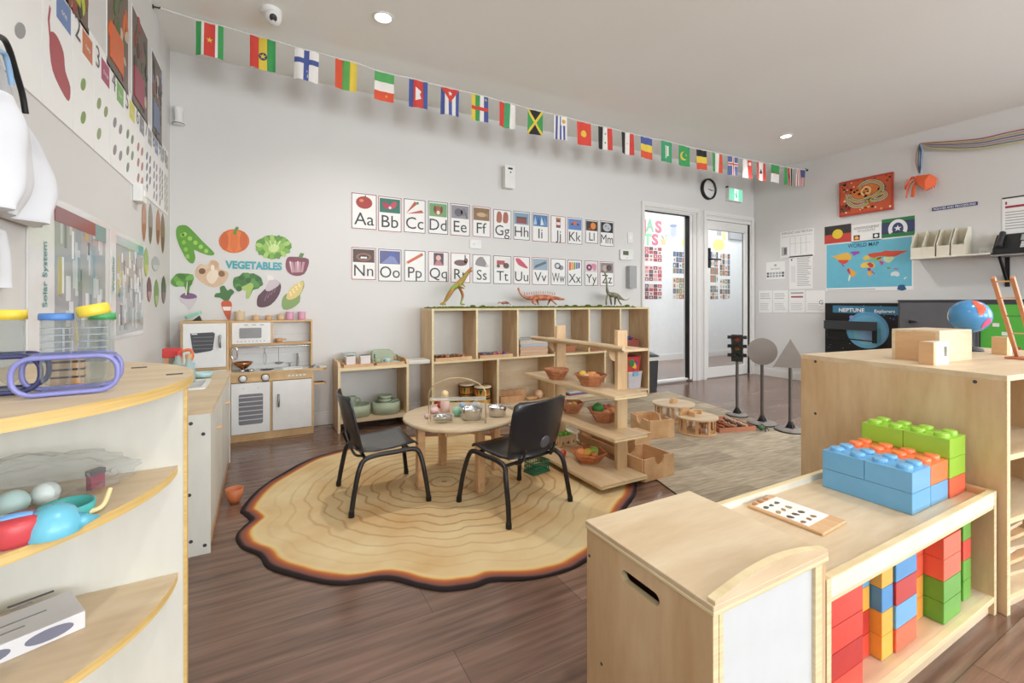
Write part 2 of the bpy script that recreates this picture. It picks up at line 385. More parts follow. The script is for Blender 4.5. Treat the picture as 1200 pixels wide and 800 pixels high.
ld = bpy.data.lights.new('corridor_lamp', 'AREA'); ld.shape = 'RECTANGLE'; ld.size = 5; ld.size_y = .8; ld.energy = 50; ld.color = (.96, .98, 1)
l = bpy.data.objects.new('corridor_lamp', ld); COL.objects.link(l); l.location = (5.6, 4.85, ZC - .02)
wd = bpy.data.worlds.new('world'); SC.world = wd; wd.use_nodes = True
sk = wd.node_tree.nodes.new('ShaderNodeTexSky'); sk.sky_type = 'HOSEK_WILKIE'; wd.node_tree.links.new(sk.outputs[0], wd.node_tree.nodes['Background'].inputs[0]); wd.node_tree.nodes['Background'].inputs[1].default_value = .6
# ================================================================== FURNITURE
# ------------------------------------------------------------------ log-slice rug
def rug():
    pts = [at_z(*p) for p in ((283, 597), (287, 604), (293, 611), (286, 618), (277, 629), (283, 642), (304, 652), (314, 666), (343, 676), (397, 686), (452, 680), (493, 689), (522, 693), (556, 689), (577, 682), (618, 680), (660, 671), (689, 657))]
    pts = [(p.x, p.y) for p in pts]
    cx, cy = .86, 2.36
    a0 = math.atan2(pts[-1][1] - cy, pts[-1][0] - cx); a1 = math.atan2(pts[0][1] - cy, pts[0][0] - cx)
    rr = [1.04, 1.0, 1.06, 1.1, .98, 1.02, .97, 1.03, .96, 1.0, .94, .99, .96, .97, 1.0, .99, 1.0]
    a1 += 2 * pi if a1 < a0 else 0
    ex = []
    for i in range(17):
        a = a0 + (a1 - a0) * (i + 1) / 18; ex.append((cx + rr[i] * .96 * cos(a), cy + rr[i] * .96 * sin(a)))
    out = wob([(x, y) for x, y in pts + ex], 6)
    T = [0, .1, .25, .4, .55, .7, .8, .86, .9, .93, .96, .98, 1.0]
    m, n, l, b = new_mat('tree_ring_rug')
    at = n.new('ShaderNodeAttribute'); at.attribute_name = 'ring'
    tc = n.new('ShaderNodeTexCoord'); nz = n.new('ShaderNodeTexNoise'); nz.inputs['Scale'].default_value = 2.6; nz.inputs['Detail'].default_value = 5
    l.new(tc.outputs['Object'], nz.inputs['Vector'])
    a = n.new('ShaderNodeMath'); a.operation = 'MULTIPLY_ADD'; a.inputs[1].default_value = .16; l.new(nz.outputs['Fac'], a.inputs[0]); l.new(at.outputs['Fac'], a.inputs[2])
    s1 = n.new('ShaderNodeMath'); s1.operation = 'MULTIPLY'; s1.inputs[1].default_value = 88; l.new(a.outputs[0], s1.inputs[0])
    s2 = n.new('ShaderNodeMath'); s2.operation = 'SINE'; l.new(s1.outputs[0], s2.inputs[0])
    r1 = n.new('ShaderNodeValToRGB'); e = r1.color_ramp.elements; e[0].position = .7; e[0].color = (0, 0, 0, 1); e[1].position = .98; e[1].color = (1, 1, 1, 1); l.new(s2.outputs[0], r1.inputs[0])
    n2 = n.new('ShaderNodeTexNoise'); n2.inputs['Scale'].default_value = 3; n2.inputs['Detail'].default_value = 3; l.new(tc.outputs['Object'], n2.inputs['Vector'])
    base = n.new('ShaderNodeValToRGB'); e = base.color_ramp.elements; e[0].position = .3; e[0].color = rgb('#cfa871'); e[1].position = .7; e[1].color = rgb('#e6d2a4'); l.new(n2.outputs['Fac'], base.inputs[0])
    fade = n.new('ShaderNodeMapRange'); fade.inputs['From Min'].default_value = .5; fade.inputs['From Max'].default_value = .86; fade.inputs['To Min'].default_value = .55; fade.inputs['To Max'].default_value = .1; l.new(at.outputs['Fac'], fade.inputs['Value'])
    mu = n.new('ShaderNodeMath'); mu.operation = 'MULTIPLY'; l.new(r1.outputs[0], mu.inputs[0]); l.new(fade.outputs[0], mu.inputs[1])
    mx = n.new('ShaderNodeMix'); mx.data_type = 'RGBA'; l.new(mu.outputs[0], mx.inputs[0]); l.new(base.outputs[0], mx.inputs[6]); mx.inputs[7].default_value = rgb('#a2663a')
    rim = n.new('ShaderNodeValToRGB'); cr = rim.color_ramp
    cr.elements[0].position = .93; cr.elements[0].color = rgb('#e3cf9f') ; cr.elements[1].position = 1.0; cr.elements[1].color = rgb('#1a0f10')
    for p, h in ((.94, '#e2bd6c'), (.95, '#c47038'), (.962, '#a05638'), (.978, '#75504a'), (.987, '#2a1614')):
        x = cr.elements.new(p); x.color = rgb(h)
    a2 = n.new('ShaderNodeMath'); a2.operation = 'MULTIPLY_ADD'; a2.inputs[1].default_value = .05; l.new(nz.outputs['Fac'], a2.inputs[0])
    sb = n.new('ShaderNodeMath'); sb.operation = 'SUBTRACT'; sb.inputs[1].default_value = .025; l.new(at.outputs['Fac'], sb.inputs[0]); l.new(sb.outputs[0], a2.inputs[2]); l.new(a2.outputs[0], rim.inputs[0])
    k = n.new('ShaderNodeMapRange'); k.inputs['From Min'].default_value = .915; k.inputs['From Max'].default_value = .94; l.new(a2.outputs[0], k.inputs['Value'])
    m2 = n.new('ShaderNodeMix'); m2.data_type = 'RGBA'; l.new(k.outputs[0], m2.inputs[0]); l.new(mx.outputs[2], m2.inputs[6]); l.new(rim.outputs[0], m2.inputs[7]); l.new(m2.outputs[2], b.inputs['Base Color'])
    b.inputs['Roughness'].default_value = .9
    N = len(out); v = []; f = []; val = []
    for t in T:
        for x, y in out:
            v.append((cx + (x - cx) * t, cy + (y - cy) * t, .0085)); val.append(t)
    for i in range(len(T) - 1):
        for j in range(N): f.append((i * N + j, i * N + (j + 1) % N, (i + 1) * N + (j + 1) % N, (i + 1) * N + j))
    q = len(v)
    for x, y in out: v.append((cx + (x - cx) * 1.003, cy + (y - cy) * 1.003, .001)); val.append(1.05)
    i = len(T) - 1
    for j in range(N): f.append((i * N + j, i * N + (j + 1) % N, q + (j + 1) % N, q + j))
    M = MB(); M.add(v, f, m, True); o = M.build('rug')
    at_ = o.data.attributes.new('ring', 'FLOAT', 'POINT'); at_.data.foreach_set('value', val)
    tag(o, 'round rug printed like a sawn log slice with dark bark rim, under the small table', 'rug')
rug()
# ------------------------------------------------------------------ striped carpet
def carpet():
    m, n, l, b = new_mat('patchwork_carpet')
    tc = n.new('ShaderNodeTexCoord'); mp = n.new('ShaderNodeMapping'); mp.inputs['Rotation'].default_value = (0, 0, radians(4))
    br = n.new('ShaderNodeTexBrick'); br.inputs['Scale'].default_value = 1; br.inputs['Brick Width'].default_value = .62; br.inputs['Row Height'].default_value = .155; br.inputs['Mortar Size'].default_value = 0
    br.inputs['Color1'].default_value = rgb('#a09583'); br.inputs['Color2'].default_value = rgb('#c9bda9'); br.inputs['Bias'].default_value = 0
    nz = n.new('ShaderNodeTexNoise'); nz.inputs['Scale'].default_value = 22; nz.inputs['Detail'].default_value = 4
    m2 = n.new('ShaderNodeMapping'); m2.inputs['Scale'].default_value = (.35, 3.5, 1)
    rp = n.new('ShaderNodeValToRGB'); rp.color_ramp.elements[0].position = .3; rp.color_ramp.elements[0].color = (.66, .65, .62, 1); rp.color_ramp.elements[1].position = .75; rp.color_ramp.elements[1].color = (1.25, 1.22, 1.18, 1)
    mu = n.new('ShaderNodeMix'); mu.data_type = 'RGBA'; mu.blend_type = 'MULTIPLY'; mu.inputs[0].default_value = 1
    l.new(tc.outputs['Object'], mp.inputs[0]); l.new(mp.outputs[0], br.inputs['Vector']); l.new(mp.outputs[0], m2.inputs[0]); l.new(m2.outputs[0], nz.inputs['Vector']); l.new(nz.outputs['Fac'], rp.inputs[0])
    l.new(br.outputs['Color'], mu.inputs[6]); l.new(rp.outputs[0], mu.inputs[7]); l.new(mu.outputs[2], b.inputs['Base Color']); b.inputs['Roughness'].default_value = .95
    P = [(1.93, 1.23), (3.38, 1.26), (3.92, 3.61), (1.70, 3.6), (1.72, 3.1), (1.95, 2.75), (1.955, 2.0), (1.85, 1.64)]
    M = MB(); M.plate(P, .005, m, T=Matrix.Translation((0, 0, .001)))
    o = M.build('carpet'); tag(o, 'beige patchwork striped carpet between display shelf and glass door', 'carpet')
    e = MB(); N = len(P)
    for i in range(N):
        a, c = Vector((*P[i], .003)), Vector((*P[(i + 1) % N], .003)); e.tube([a, c], .0028, BLACK if i >= 6 else col('#a39580', .9), 6)
    e.build('binding', o)
carpet()

# ------------------------------------------------------------------ round table
tcx, tcy, tz = .958, 2.375, .362
t = thing('round_table', 'low round birch table standing on the log-slice rug', 'table', (tcx, tcy, .009))
m = MB(); m.lathe([(.001, tz - .009), (.302, tz - .009), (.309, tz - .013), (.311, tz - .022), (.307, tz - .031), (.001, tz - .031)], BIRCHX, n=64); m.build('tabletop', t)
m = MB()
for k in range(4):
    a = radians(-43 + 90 * k); bb = radians(47 + 90 * k); r = .185
    p, q = Vector((r * cos(a), r * sin(a), 0)), Vector((r * cos(bb), r * sin(bb), 0)); d = (q - p).normalized(); nn = Vector((-d.y, d.x, 0)) * .009
    v = [p + nn, q + nn, q - nn, p - nn]; m.add([(*x.xy, tz - .085) for x in v] + [(*x.xy, tz - .031) for x in v], [(3, 2, 1, 0), (4, 5, 6, 7), (0, 1, 5, 4), (1, 2, 6, 5), (2, 3, 7, 6), (3, 0, 4, 7)], BIRCH)
m.build('apron', t)
for k in range(4):
    a = math.atan2(2.116 - tcy, .978 - tcx) + pi / 2 * k
    m = MB(); m.T = Matrix.Translation((.232 * cos(a), .232 * sin(a), 0)) @ Matrix.Rotation(a, 4, 'Z')
    m.box(-.021, .021, -.021, .021, 0, tz - .031, PINE); m.build('leg', t, bev=.006)

# ------------------------------------------------------------------ black moulded chairs
CH = col('#1d1d20', .3, coat=.2); CHF = col('#2a2625', .35, .3)
def chair(name, label, loc, rz):
    t = thing(name, label, 'chair', loc, rz, 'black moulded chairs at the low round table')
    # seat shell and backrest: one moulded sheet (local: front is +y)
    prof = [(.14, .262), (.128, .275), (.09, .272), (.02, .262), (-.07, .258), (-.125, .262), (-.153, .275)]
    back = [(-.150, .268), (-.163, .31), (-.174, .36), (-.187, .42), (-.200, .48), (-.211, .522), (-.215, .532)]
    def shell(pr, wf, mat, nm, th=.007, curvek=0.0):
        m = MB(); N = 13; top = []; bot = []
        for i, (y, z) in enumerate(pr):
            w = wf(i / (len(pr) - 1))
            d = Vector((pr[min(i + 1, len(pr) - 1)][0] - pr[max(i - 1, 0)][0], pr[min(i + 1, len(pr) - 1)][1] - pr[max(i - 1, 0)][1])).normalized()
            nx, nz = -d.y, d.x      # normal in yz
            if nm == 'seat': nx, nz = d.y, -d.x
            a, c = [], []
            for j in range(N):
                u = -1 + 2 * j / (N - 1); cv = curvek * u * u
                yy, zz = y + (cv if nm == 'backrest' else 0), z + (cv * .5 if nm == 'seat' else 0)
                a.append((w * u, yy, zz)); c.append((w * u, yy + nx * th, zz + nz * th))
            top.append(a); bot.append(c)
        for i in range(len(pr) - 1):
            for j in range(N - 1):
                m.add([top[i][j], top[i][j + 1], top[i + 1][j + 1], top[i + 1][j]], [(0, 1, 2, 3)], mat, True)
                m.add([bot[i][j], bot[i + 1][j], bot[i + 1][j + 1], bot[i][j + 1]], [(0, 1, 2, 3)], mat, True)
            for j, s in ((0, 1), (N - 1, -1)):
                q = [top[i][j], top[i + 1][j], bot[i + 1][j], bot[i][j]]; m.add(q, [(0, 1, 2, 3) if s > 0 else (3, 2, 1, 0)], mat)
        for i in (0, len(pr) - 1):
            for j in range(N - 1): m.add([top[i][j], top[i][j + 1], bot[i][j + 1], bot[i][j]], [(0, 1, 2, 3)], mat)
        return m.build(nm, t, weld=True)
    shell(prof, lambda k: .155 + .008 * sin(pi * k) - .012 * k, CH, 'seat', curvek=.012)
    b = shell(back, lambda k: .152 + .018 * sin(pi * min(1, k * .9)) - (.022 * max(0, (k - .8) / .2) ** 2), CH, 'backrest', curvek=.035)
    m = MB(); m.T = Matrix.Translation((.03, -.1745, .325)); m.lathe([(.001, .004), (.026, .004), (.030, .0)], col('#4c4c52', .35), n=24, T=Matrix.Rotation(radians(104), 4, 'X')); m.build('maker_badge', b)
    for s in (-1, 1):
        m = MB(); x = .17 * s; xf = .203 * s
        m.tube(curve([(xf, .182, .012), (xf - .012 * s, .166, .13), (x, .148, .225), (x - .006 * s, .115, .254), (x - .008 * s, .03, .252), (x - .008 * s, -.06, .25), (x, -.118, .238), (xf - .014 * s, -.146, .2), (xf - .008 * s, -.168, .1), (xf, -.182, .012)], 5), .0115, CHF, 12); m.build('leg_frame', t)
        for yy in (.182, -.182):
            f = MB(); f.tube([(xf, yy, 0), (xf, yy * .995, .022)], .0135, BLACK, 12); f.build('rubber_foot', t)
    for yy, zz in ((-.112, .24), (.1, .25)):
        m = MB(); m.tube([(-.165, yy, zz), (.165, yy, zz)], .008, CHF); m.build('crossbar', t)
    for q in (-1, 1):
        m = MB(); m.tube(curve([(.12 * q, -.118, .243), (.10 * q, -.15, .25), (.095 * q, -.178, .31)], 4), .006, CHF); m.build('back_support', t)
    return t
chair('chair', 'black moulded chair to the left of the round table, its back to the play kitchen', (.528, 2.368, .009), radians(-90))
chair('chair', 'black moulded chair to the right of the round table, its back turned to the viewer', (1.078, 1.958, .009), radians(14))

# ------------------------------------------------------------------ display shelf of four levels with two posts
t = thing('display_shelf', 'open birch display shelf of four narrow levels holding baskets of play fruit', 'shelf', (1.64, 2.25, .009))
def lx(x): return x - 1.64
def ly(y): return y - 2.25
for x0, z in ((1.485, .052), (1.572, .275), (1.572, .492)):
    m = MB(); m.box(lx(x0), lx(1.795), ly(1.79), ly(2.71), z - .009, z + .011 - .009, BIRCHY); m.box(lx(x0), lx(1.795), ly(1.79), ly(2.71), z - .019, z - .009, EDGEL)
    m.box(lx(x0) - .006, lx(x0), ly(1.79), ly(2.71), z - .019, z + .001, BIRCHY)
    m.build('shelf_board', t, bev=.003)
m = MB(); m.box(lx(1.63), lx(1.795), ly(1.79), ly(2.71), .716, .73, BIRCHY); m.tube([(lx(1.628), ly(1.79), .735), (lx(1.628), ly(2.71), .735)], .012, BIRCHY); m.build('top_ledge', t, bev=.002)
for y in (1.945, 2.54):
    m = MB(); m.box(lx(1.712), lx(1.785), ly(y) - .014, ly(y) + .014, 0, .82, BIRCH); m.build('post', t, bev=.004)
    m = MB(); m.plate([(0, 0), (.05, 0)] + [(.05 - .045 * (1 - cos(a)), -.055 * sin(a) * 1.2) for a in (.5, .9, 1.3)] + [(0, -.07)], .012, BIRCH, T=frame((lx(1.712), ly(y) + .006, .716), (-1, 0, 0), (0, 0, 1))); m.build('bracket', t)
for y in (1.93, 2.5):
    m = MB(); m.box(lx(1.53), lx(1.79), ly(y), ly(y) + .05, 0, .033, PINE); m.build('base_batten', t, bev=.002)

# ------------------------------------------------------------------ low storage box with hinged lid (foreground)
BX0, BX1, BY0, BY1, BZ = .690, 1.048, .533, .888, .452
t = thing('storage_box', 'pale birch storage box with oval hand hole, nearest the viewer', 'box', (BX0, BY0, 0))
W, D = BX1 - BX0, BY1 - BY0
WH_LIT = col('#cfd2d2', .5)  # front panel's white-lit look is put into its colour
m = MB(); hole = [(.178 + .042 * (1 if i < 7 else -1) + .013 * cos(radians(-90 + 30 * (i % 7) + (0 if i < 7 else 180))), .385 - .0 + .013 * sin(radians(-90 + 30 * (i % 7) + (0 if i < 7 else 180)))) for i in range(14)]
m.plate(rect(0, 0, D, BZ - .02), .015, BIRCH, holes=[hole], T=frame((0, 0, 0), (0, 1, 0), (0, 0, 1)), side=EDGEL); m.build('side_panel', t, bev=.0015)
m = MB(); m.box(W - .015, W, 0, D, 0, BZ - .02, BIRCH); m.build('side_panel', t, bev=.0015)
m = MB(); m.box(.012, W - .015, .006, .02, .02, BZ - .02, WH_LIT); m.build('front_panel', t)
m = MB(); m.box(.0155, W - .0155, D - .02, D - .005, .02, BZ - .02, BIRCH); m.build('back_panel', t)
m = MB(); m.box(.0155, W - .0155, .0205, D - .0205, .03, .045, BIRCH); m.build('bottom_panel', t)
for x0, x1 in ((.0, .014), (W - .04, W - .0)):
    m = MB(); m.box(x0 + (.0155 if x0 < .01 else 0), x1 + (.012 if x0 < .01 else -.0155), -.001, .006, .0, BZ - .02, EDGEL); m.build('front_stile', t)
lid = MB(); lid.box(-.004, W + .004, -.004, D + .002, BZ - .018, BZ, BIRCHX); lid.box(-.0045, W + .0045, -.0045, D + .0025, BZ - .019, BZ - .010, EDGEL); lo = lid.build('lid', t, bev=.002)
m = MB(); arch = [(0, 0)] + [(W * i / 16, .006 + .03 * sin(pi * (i / 16) ** .8)) for i in range(17)] + [(W, 0)]
arch = [(0, 0), (W, 0)] + [(W * i / 16, .008 + .024 * sin(pi * i / 16)) for i in range(16, -1, -1)]
m.plate(arch, .016, BIRCHX, T=frame((0, .012, BZ), (1, 0, 0), (0, 0, 1)), side=EDGEL); m.build('lid_rail', lo, bev=.002)
def screw(par, p, T=None, r=.0045, nm='screw'):
    m = MB(); m.lathe([(r, 0), (r * .8, .0012), (r * .4, .0012), (r * .35, .0004), (.0001, .0004)], DKGREY, n=12, T=T); o = m.build(nm, par); o.location = p; return o
RXN = Matrix.Rotation(-pi / 2, 4, 'Y'); RYN = Matrix.Rotation(pi / 2, 4, 'X')
for y, z in ((.30, .14), (.05, .14), (.345, .37)):
    screw(t, (-.0005, y, z), RXN, .004)

# ------------------------------------------------------------------ low brick cabinet with tray top
CX0, CX1, CY0, CY1, CZ = 1.054, 2.028, .535, .90, .388
t = thing('low_cabinet', 'low open birch cabinet with raised rim top, full of building bricks', 'cabinet', (CX0, CY0, 0))
W, D = CX1 - CX0, CY1 - CY0
for x0 in (0, W - .018):
    m = MB(); m.box(x0, x0 + .018, 0, D, 0, CZ - .0 if x0 == 0 else CZ, BIRCH); m.box(x0 - .0, x0 + .018, -.0015, 0, 0, CZ, EDGEL); m.build('side_panel', t, bev=.0015)
m = MB(); m.box(.018, W - .018, .004, D - .002, .352, .367, BIRCHX); m.build('top_board', t)
for y in (0, D - .016):
    m = MB(); m.box(.0182, W - .0182, y, y + .016, .335, CZ, EDGEL); m.box(.0182, W - .0182, y - .001, y, .345, CZ - .003, CREAM); m.build('rim_rail', t, bev=.003)
m = MB(); m.box(.018, W - .018, .0, D, .042, .058, BIRCHX); m.box(.018, W - .018, -.001, .014, .042, .0585, EDGEL); m.box(.018, W - .018, .012, .026, 0, .042, BIRCHX); m.build('bottom_board', t)
m = MB(); m.box(.018, W - .018, D - .012, D - .002, .058, .352, BIRCHX); m.build('back_panel', t)

# ------------------------------------------------------------------ tall cabinet at the right, turned a few degrees
TA = radians(-6)
t = thing('tall_cabinet', 'tall birch shelf cabinet with plain side panel, at the right beside the low cabinet', 'cabinet', (2.042, .515, 0), TA)
TD, TW, TZ = .665, 1.15, .752
m = MB(); m.box(0, .02, .0, TD, 0, TZ - .018, BIRCH); m.box(-.0, .02, -.0016, 0, 0, TZ - .018, EDGEL); m.build('side_panel', t, bev=.0015)
m = MB(); m.box(TW - .02, TW, 0, TD, 0, TZ - .018, BIRCH); m.build('side_panel', t)
m = MB(); m.box(.52, .538, .002, TD, .06, TZ - .018, BIRCH); m.build('divider', t)
m = MB(); m.box(0, TW, 0, TD, TZ - .018, TZ, BIRCHX); m.box(0, TW, -.0016, 0, TZ - .017, TZ, EDGEL); m.build('top_board', t, bev=.0015)
for z in (.058, .30, .50):
    m = MB(); m.box(.021, TW - .021, .004, TD * .98, z - .016, z, BIRCHX); m.box(.021, TW - .021, .001, .004, z - .017, z, EDGEL)
    if z < .1: m.box(.021, TW - .021, .02, .034, 0, z - .016, BIRCHX)
    m.build('shelf_board', t)
m = MB(); m.box(.021, TW - .021, TD - .012, TD - .002, .06, TZ - .018, CREAM); m.build('back_panel', t)
for y, z in ((.6, .726), (.075, .722), (.6, .5), (.06, .05)): screw(t, (-.0005, y, z), RXN, .006)

# ------------------------------------------------------------------ back wall shelf unit
SX0, SX1, SY0, SY1, SZ = 1.216, 3.664, 3.63, 3.935, .935
t = thing('shelf_unit', 'long birch shelf unit with ten open compartments against the back wall', 'shelf', (SX0, SY0, 0))
W, D = SX1 - SX0, SY1 - SY0; e = .018
for x0 in (0, W - e):
    m = MB(); m.box(x0, x0 + e, 0, D, 0, SZ - e, BIRCH); m.box(x0, x0 + e, -.0012, 0, 0, SZ - e, EDGEL); m.build('side_panel', t)
m = MB(); m.box(0, W, 0, D, SZ - e, SZ, BIRCHX); m.box(0, W, -.0012, 0, SZ - e, SZ, EDGEL); m.build('top_board', t)
m = MB(); m.box(e, W - e, 0, D, .475, .475 + e, BIRCHX); m.box(e, W - e, -.0012, 0, .475, .475 + e, EDGEL); m.build('middle_board', t)
m = MB(); m.box(e, W - e, 0, D, .04, .04 + e, BIRCHX); m.box(e, W - e, -.0012, 0, .04, .04 + e, EDGEL); m.box(e, W - e, .02, .035, 0, .04, BIRCHX); m.build('bottom_board', t)
for k in range(1, 6):
    x = W * k / 6; m = MB(); m.box(x - e / 2, x + e / 2, .0, D - .006, .4931, SZ - e, BIRCH); m.box(x - e / 2, x + e / 2, -.0012, 0, .4931, SZ - e, EDGEL); m.build('divider', t)
for k in range(1, 4):
    x = W * k / 4; m = MB(); m.box(x - e / 2, x + e / 2, .0, D - .006, .0581, .475, BIRCH); m.box(x - e / 2, x + e / 2, -.0012, 0, .0581, .475, EDGEL); m.build('divider', t)
m = MB(); m.box(e, W - e, D - .006, D, .058, .475, BIRCHX); m.build('back_panel', t)
m = MB(); m.box(e, W - e, D - .006, D, .493, SZ - e, col('#dcdcd6', .5)); m.build('back_panel', t)

# ------------------------------------------------------------------ small table shelf beside the kitchen
t = thing('side_shelf', 'low birch shelf with tray top between play kitchen and long shelf unit', 'shelf', (.484, 3.63, 0))
W, D = .539, .305
for x0 in (0, W - .018):
    m = MB(); m.plate([(0, 0), (D, 0), (D, .53), (.03, .53), (0, .495)], .018, BIRCH, T=frame((x0, 0, 0), (0, 1, 0), (0, 0, 1))); m.box(x0, x0 + .018, -.0012, 0, 0, .49, EDGEL); m.build('side_panel', t)
m = MB(); m.box(.018, W - .018, 0, D, .47, .488, BIRCHX); m.box(.018, W - .018, -.0012, 0, .465, .49, EDGEL); m.build('top_board', t)
m = MB(); m.box(.018, W - .018, 0, D, .075, .093, BIRCHX); m.box(.018, W - .018, -.0012, 0, .068, .096, BIRCHX); m.build('bottom_board', t)
m = MB(); m.box(.018, W - .018, D - .008, D, .488, .53, BIRCHX); m.build('back_lip', t)
m = MB(); m.box(W + .001, 1.212 - .484, .02, .2, .478, .512, CREAM); m.build('end_tab', t, bev=.008)

# ------------------------------------------------------------------ sink cabinet at the left
t = thing('sink_cabinet', 'low cream play sink cabinet with birch top along the left wall', 'cabinet', (XL + .018, 2.135, 0))
W, D = .387, 1.17
m = MB(); m.box(0, W - .006, 0, .016, 0, .548, CREAM); m.build('end_panel', t, bev=.001)
m = MB(); m.box(0, W - .006, D - .016, D, 0, .548, CREAM); m.build('end_panel', t)
m = MB(); m.plate([(0, 0), (W, 0), (W, D), (0, D)], .016, BIRCHX, holes=[rect(.05, .52, .30, .80)], T=Matrix.Translation((0, 0, .548))); top = m.build('worktop', t, bev=.001)
m = MB()
m.plate(rrect(.035, .505, .315, .815, .02), .008, WHITE, holes=[rrect(.055, .525, .295, .795, .02)], T=Matrix.Translation((0, 0, .5645)))
m.box(.055, .295, .525, .795, .49, .494, WHITE); m.box(.052, .055, .525, .795, .49, .566, WHITE); m.box(.295, .298, .525, .795, .49, .566, WHITE); m.box(.055, .295, .522, .525, .49, .566, WHITE); m.box(.055, .295, .795, .798, .49, .566, WHITE)
m.build('basin', t)
m = MB(); m.box(0, .016, .017, D - .017, 0, .548, CREAM); m.build('back_panel', t)
for y0, y1 in ((.03, .58), (.59, D - .02)):
    m = MB(); m.box(W - .024, W - .01, y0, y1, .05, .53, CREAM); dd = m.build('door', t, bev=.002)
    m = MB(); m.tube([(W - .01, (y0 + y1) / 2, .42), (W + .012, (y0 + y1) / 2, .42)], .007, PINE); m.build('knob', dd)
m = MB(); m.box(.02, W - .012, .02, D - .02, 0, .05, PINE); m.build('plinth', t)
for x, z in ((W - .07, .515), (W - .03, .47), (W - .075, .24), (W - .07, .06), (W - .025, .035), (.12, .52), (.12, .06)): screw(t, (x, -.0005, z), RYN, .007)
m = MB(); m.box(.03, .24, .33, .47, 0, .012, col('#dfae88', .5)); m.box(.06, .2, .35, .36, .012, .02, col('#dfae88', .5))
tag(m.build('chopping_board', None, (XL + .018, 2.135, .5645)), 'peach coloured chopping board lying before the sink basin', 'chopping board')

# ------------------------------------------------------------------ half-round shelf in the left foreground
t = thing('corner_shelf', 'half-round birch and cream shelf against the left wall, nearest the viewer', 'shelf', (XL + .018, 1.235, 0))
R = .425
m = MB(); m.plate([(0, -R)] + [(R * cos(radians(a)), R * sin(radians(a))) for a in range(-85, 90, 5)] + [(0, R)], .02, BIRCHX, T=Matrix.Translation((0, 0, .80)), side=EDGE, smooth=True); m.build('top_board', t)
m = MB(); m.box(0, R - .012, -.03, -.014, 0, .80, CREAM); m.box(R - .012, R - .006, -.031, -.013, 0, .80, EDGE); m.build('upright_panel', t)
m = MB(); m.box(0, .014, -.41, -.031, 0, .80, CREAM); m.box(0, .014, -.013, .41, 0, .8, CREAM); m.build('wall_panel', t)
for z in (.615, .385, .12):
    m = MB(); m.plate([(.014, -.031)] + [(max(.014, (R - .022) * cos(radians(a))), -.031 + (R - .03) * sin(radians(a))) for a in range(-90, -1, 5)] + [(R - .022, -.031)], .016, BIRCHX, T=Matrix.Translation((0, 0, z)), side=EDGE); m.build('shelf_board', t)
    m = MB(); m.plate([(R - .022, -.012)] + [(max(.014, (R - .022) * cos(radians(a))), -.012 + (R - .03) * sin(radians(a))) for a in range(0, 91, 5)] + [(.014, -.012)], .016, BIRCHX, T=Matrix.Translation((0, 0, z)), side=EDGE); m.build('shelf_board', t)
screw(t, (.31, -.031, .785), RYN, .006)
for p in ((.395 - .02, .02, .8205), (.28, .19, .8205)):
    m = MB(); m.tube([(0, 0, 0), (.03, .004, 0)], .0022, DKGREY, 6); m.build('top_screw', t, p)
# ================================================================== PLAY KITCHEN
KY = 3.74
kt = thing('play_kitchen', 'toy kitchen with white oven, sink, shelf and fridge against the back wall', 'toy kitchen', (-.22, KY, 0))
W, D = .545, .2
BS = WHITE
m = MB()
m.box(0, .012, 0, D, 0, .47, KLEG); m.box(W - .012, W, 0, D, 0, .47, KLEG); m.box(.012, W - .012, .004, D, 0, .05, KLEG); m.box(.012, W - .012, D - .008, D, .05, .47, KLEG); m.box(.257, .269, .002, D - .01, .05, .42, KLEG); m.build('body', kt)
m = MB(); m.box(.012, W - .012, -.002, .01, .418, .472, KLEG)
m.plate(rrect(.20, .435, .235, .458, .004), .001, col('#d5d0c6'), T=frame((0, -.0022, 0), (1, 0, 0), (0, 0, 1)))
m.plate(rrect(.36, .434, .50, .456, .004), .001, col('#c9b89a'), T=frame((0, -.0022, 0), (1, 0, 0), (0, 0, 1)))
for i in range(5): m.plate(disc(.38 + .025 * i, .445, .006, n=10), .0016, col('#efeae0'), T=frame((0, -.0022, 0), (1, 0, 0), (0, 0, 1)))
cp = m.build('control_panel', kt)
for x in (.085, .225):
    m = MB(); T = frame((x, -.0025, .445), (1, 0, 0), (0, 0, 1))
    m.lathe([(.026, 0), (.026, .008), (.022, .011)], BLACK, T=T, n=28); m.lathe([(.022, .0105), (.019, .02), (.001, .021)], WHITE, T=T, n=28)
    for k in range(10): m.lathe([(.0015, .0205), (.001, .0215)], DKGREY, (.014 * cos(k * .628), .014 * sin(k * .628), 0), n=6, T=T)
    m.build('oven_knob', cp)
m = MB(); m.plate([(-.004, -.012)] + [(W, -.012), (W + .07, -.006), (W + .095, .02), (W + .1, .07), (W + .09, .12), (W + .06, .145), (W, .15), (W, D), (-.004, D)], .016, CREAM, T=Matrix.Translation((0, 0, .472)), side=KLEG); m.build('countertop', kt, bev=.002)
m = MB(); m.box(W + .002, W + .075, .02, .1, .36, .374, KLEG); m.lathe([(.034, 0), (.034, .014)], KLEG, (W + .06, .06, .36), n=20, cap=True); m.build('side_shelf', kt)
def kdoor(x0, x1, z0, z1, nm):
    m = MB(); m.box(x0, x1, -.012, .003, z0, z1, BS); return m.build(nm, kt, bev=.002)
od = kdoor(.014, .255, .055, .413, 'oven_door')
m = MB(); T = frame((0, -.0125, 0), (1, 0, 0), (0, 0, 1)); m.plate(rrect(.06, .12, .21, .335, .012), .0012, col('#77777c', .15), T=T)
for i in range(6): m.plate(rect(.062, .15 + .032 * i, .208, .156 + .032 * i), .0022, col('#c9c9cb', .3), T=T)
m.build('oven_window', od)
for x in (.09, .18): m = MB(); m.lathe([(.004, 0), (.003, .002)], DKGREY, T=frame((x, -.0125, .375), (1, 0, 0), (0, 0, 1)), n=10); m.build('bolt', od)
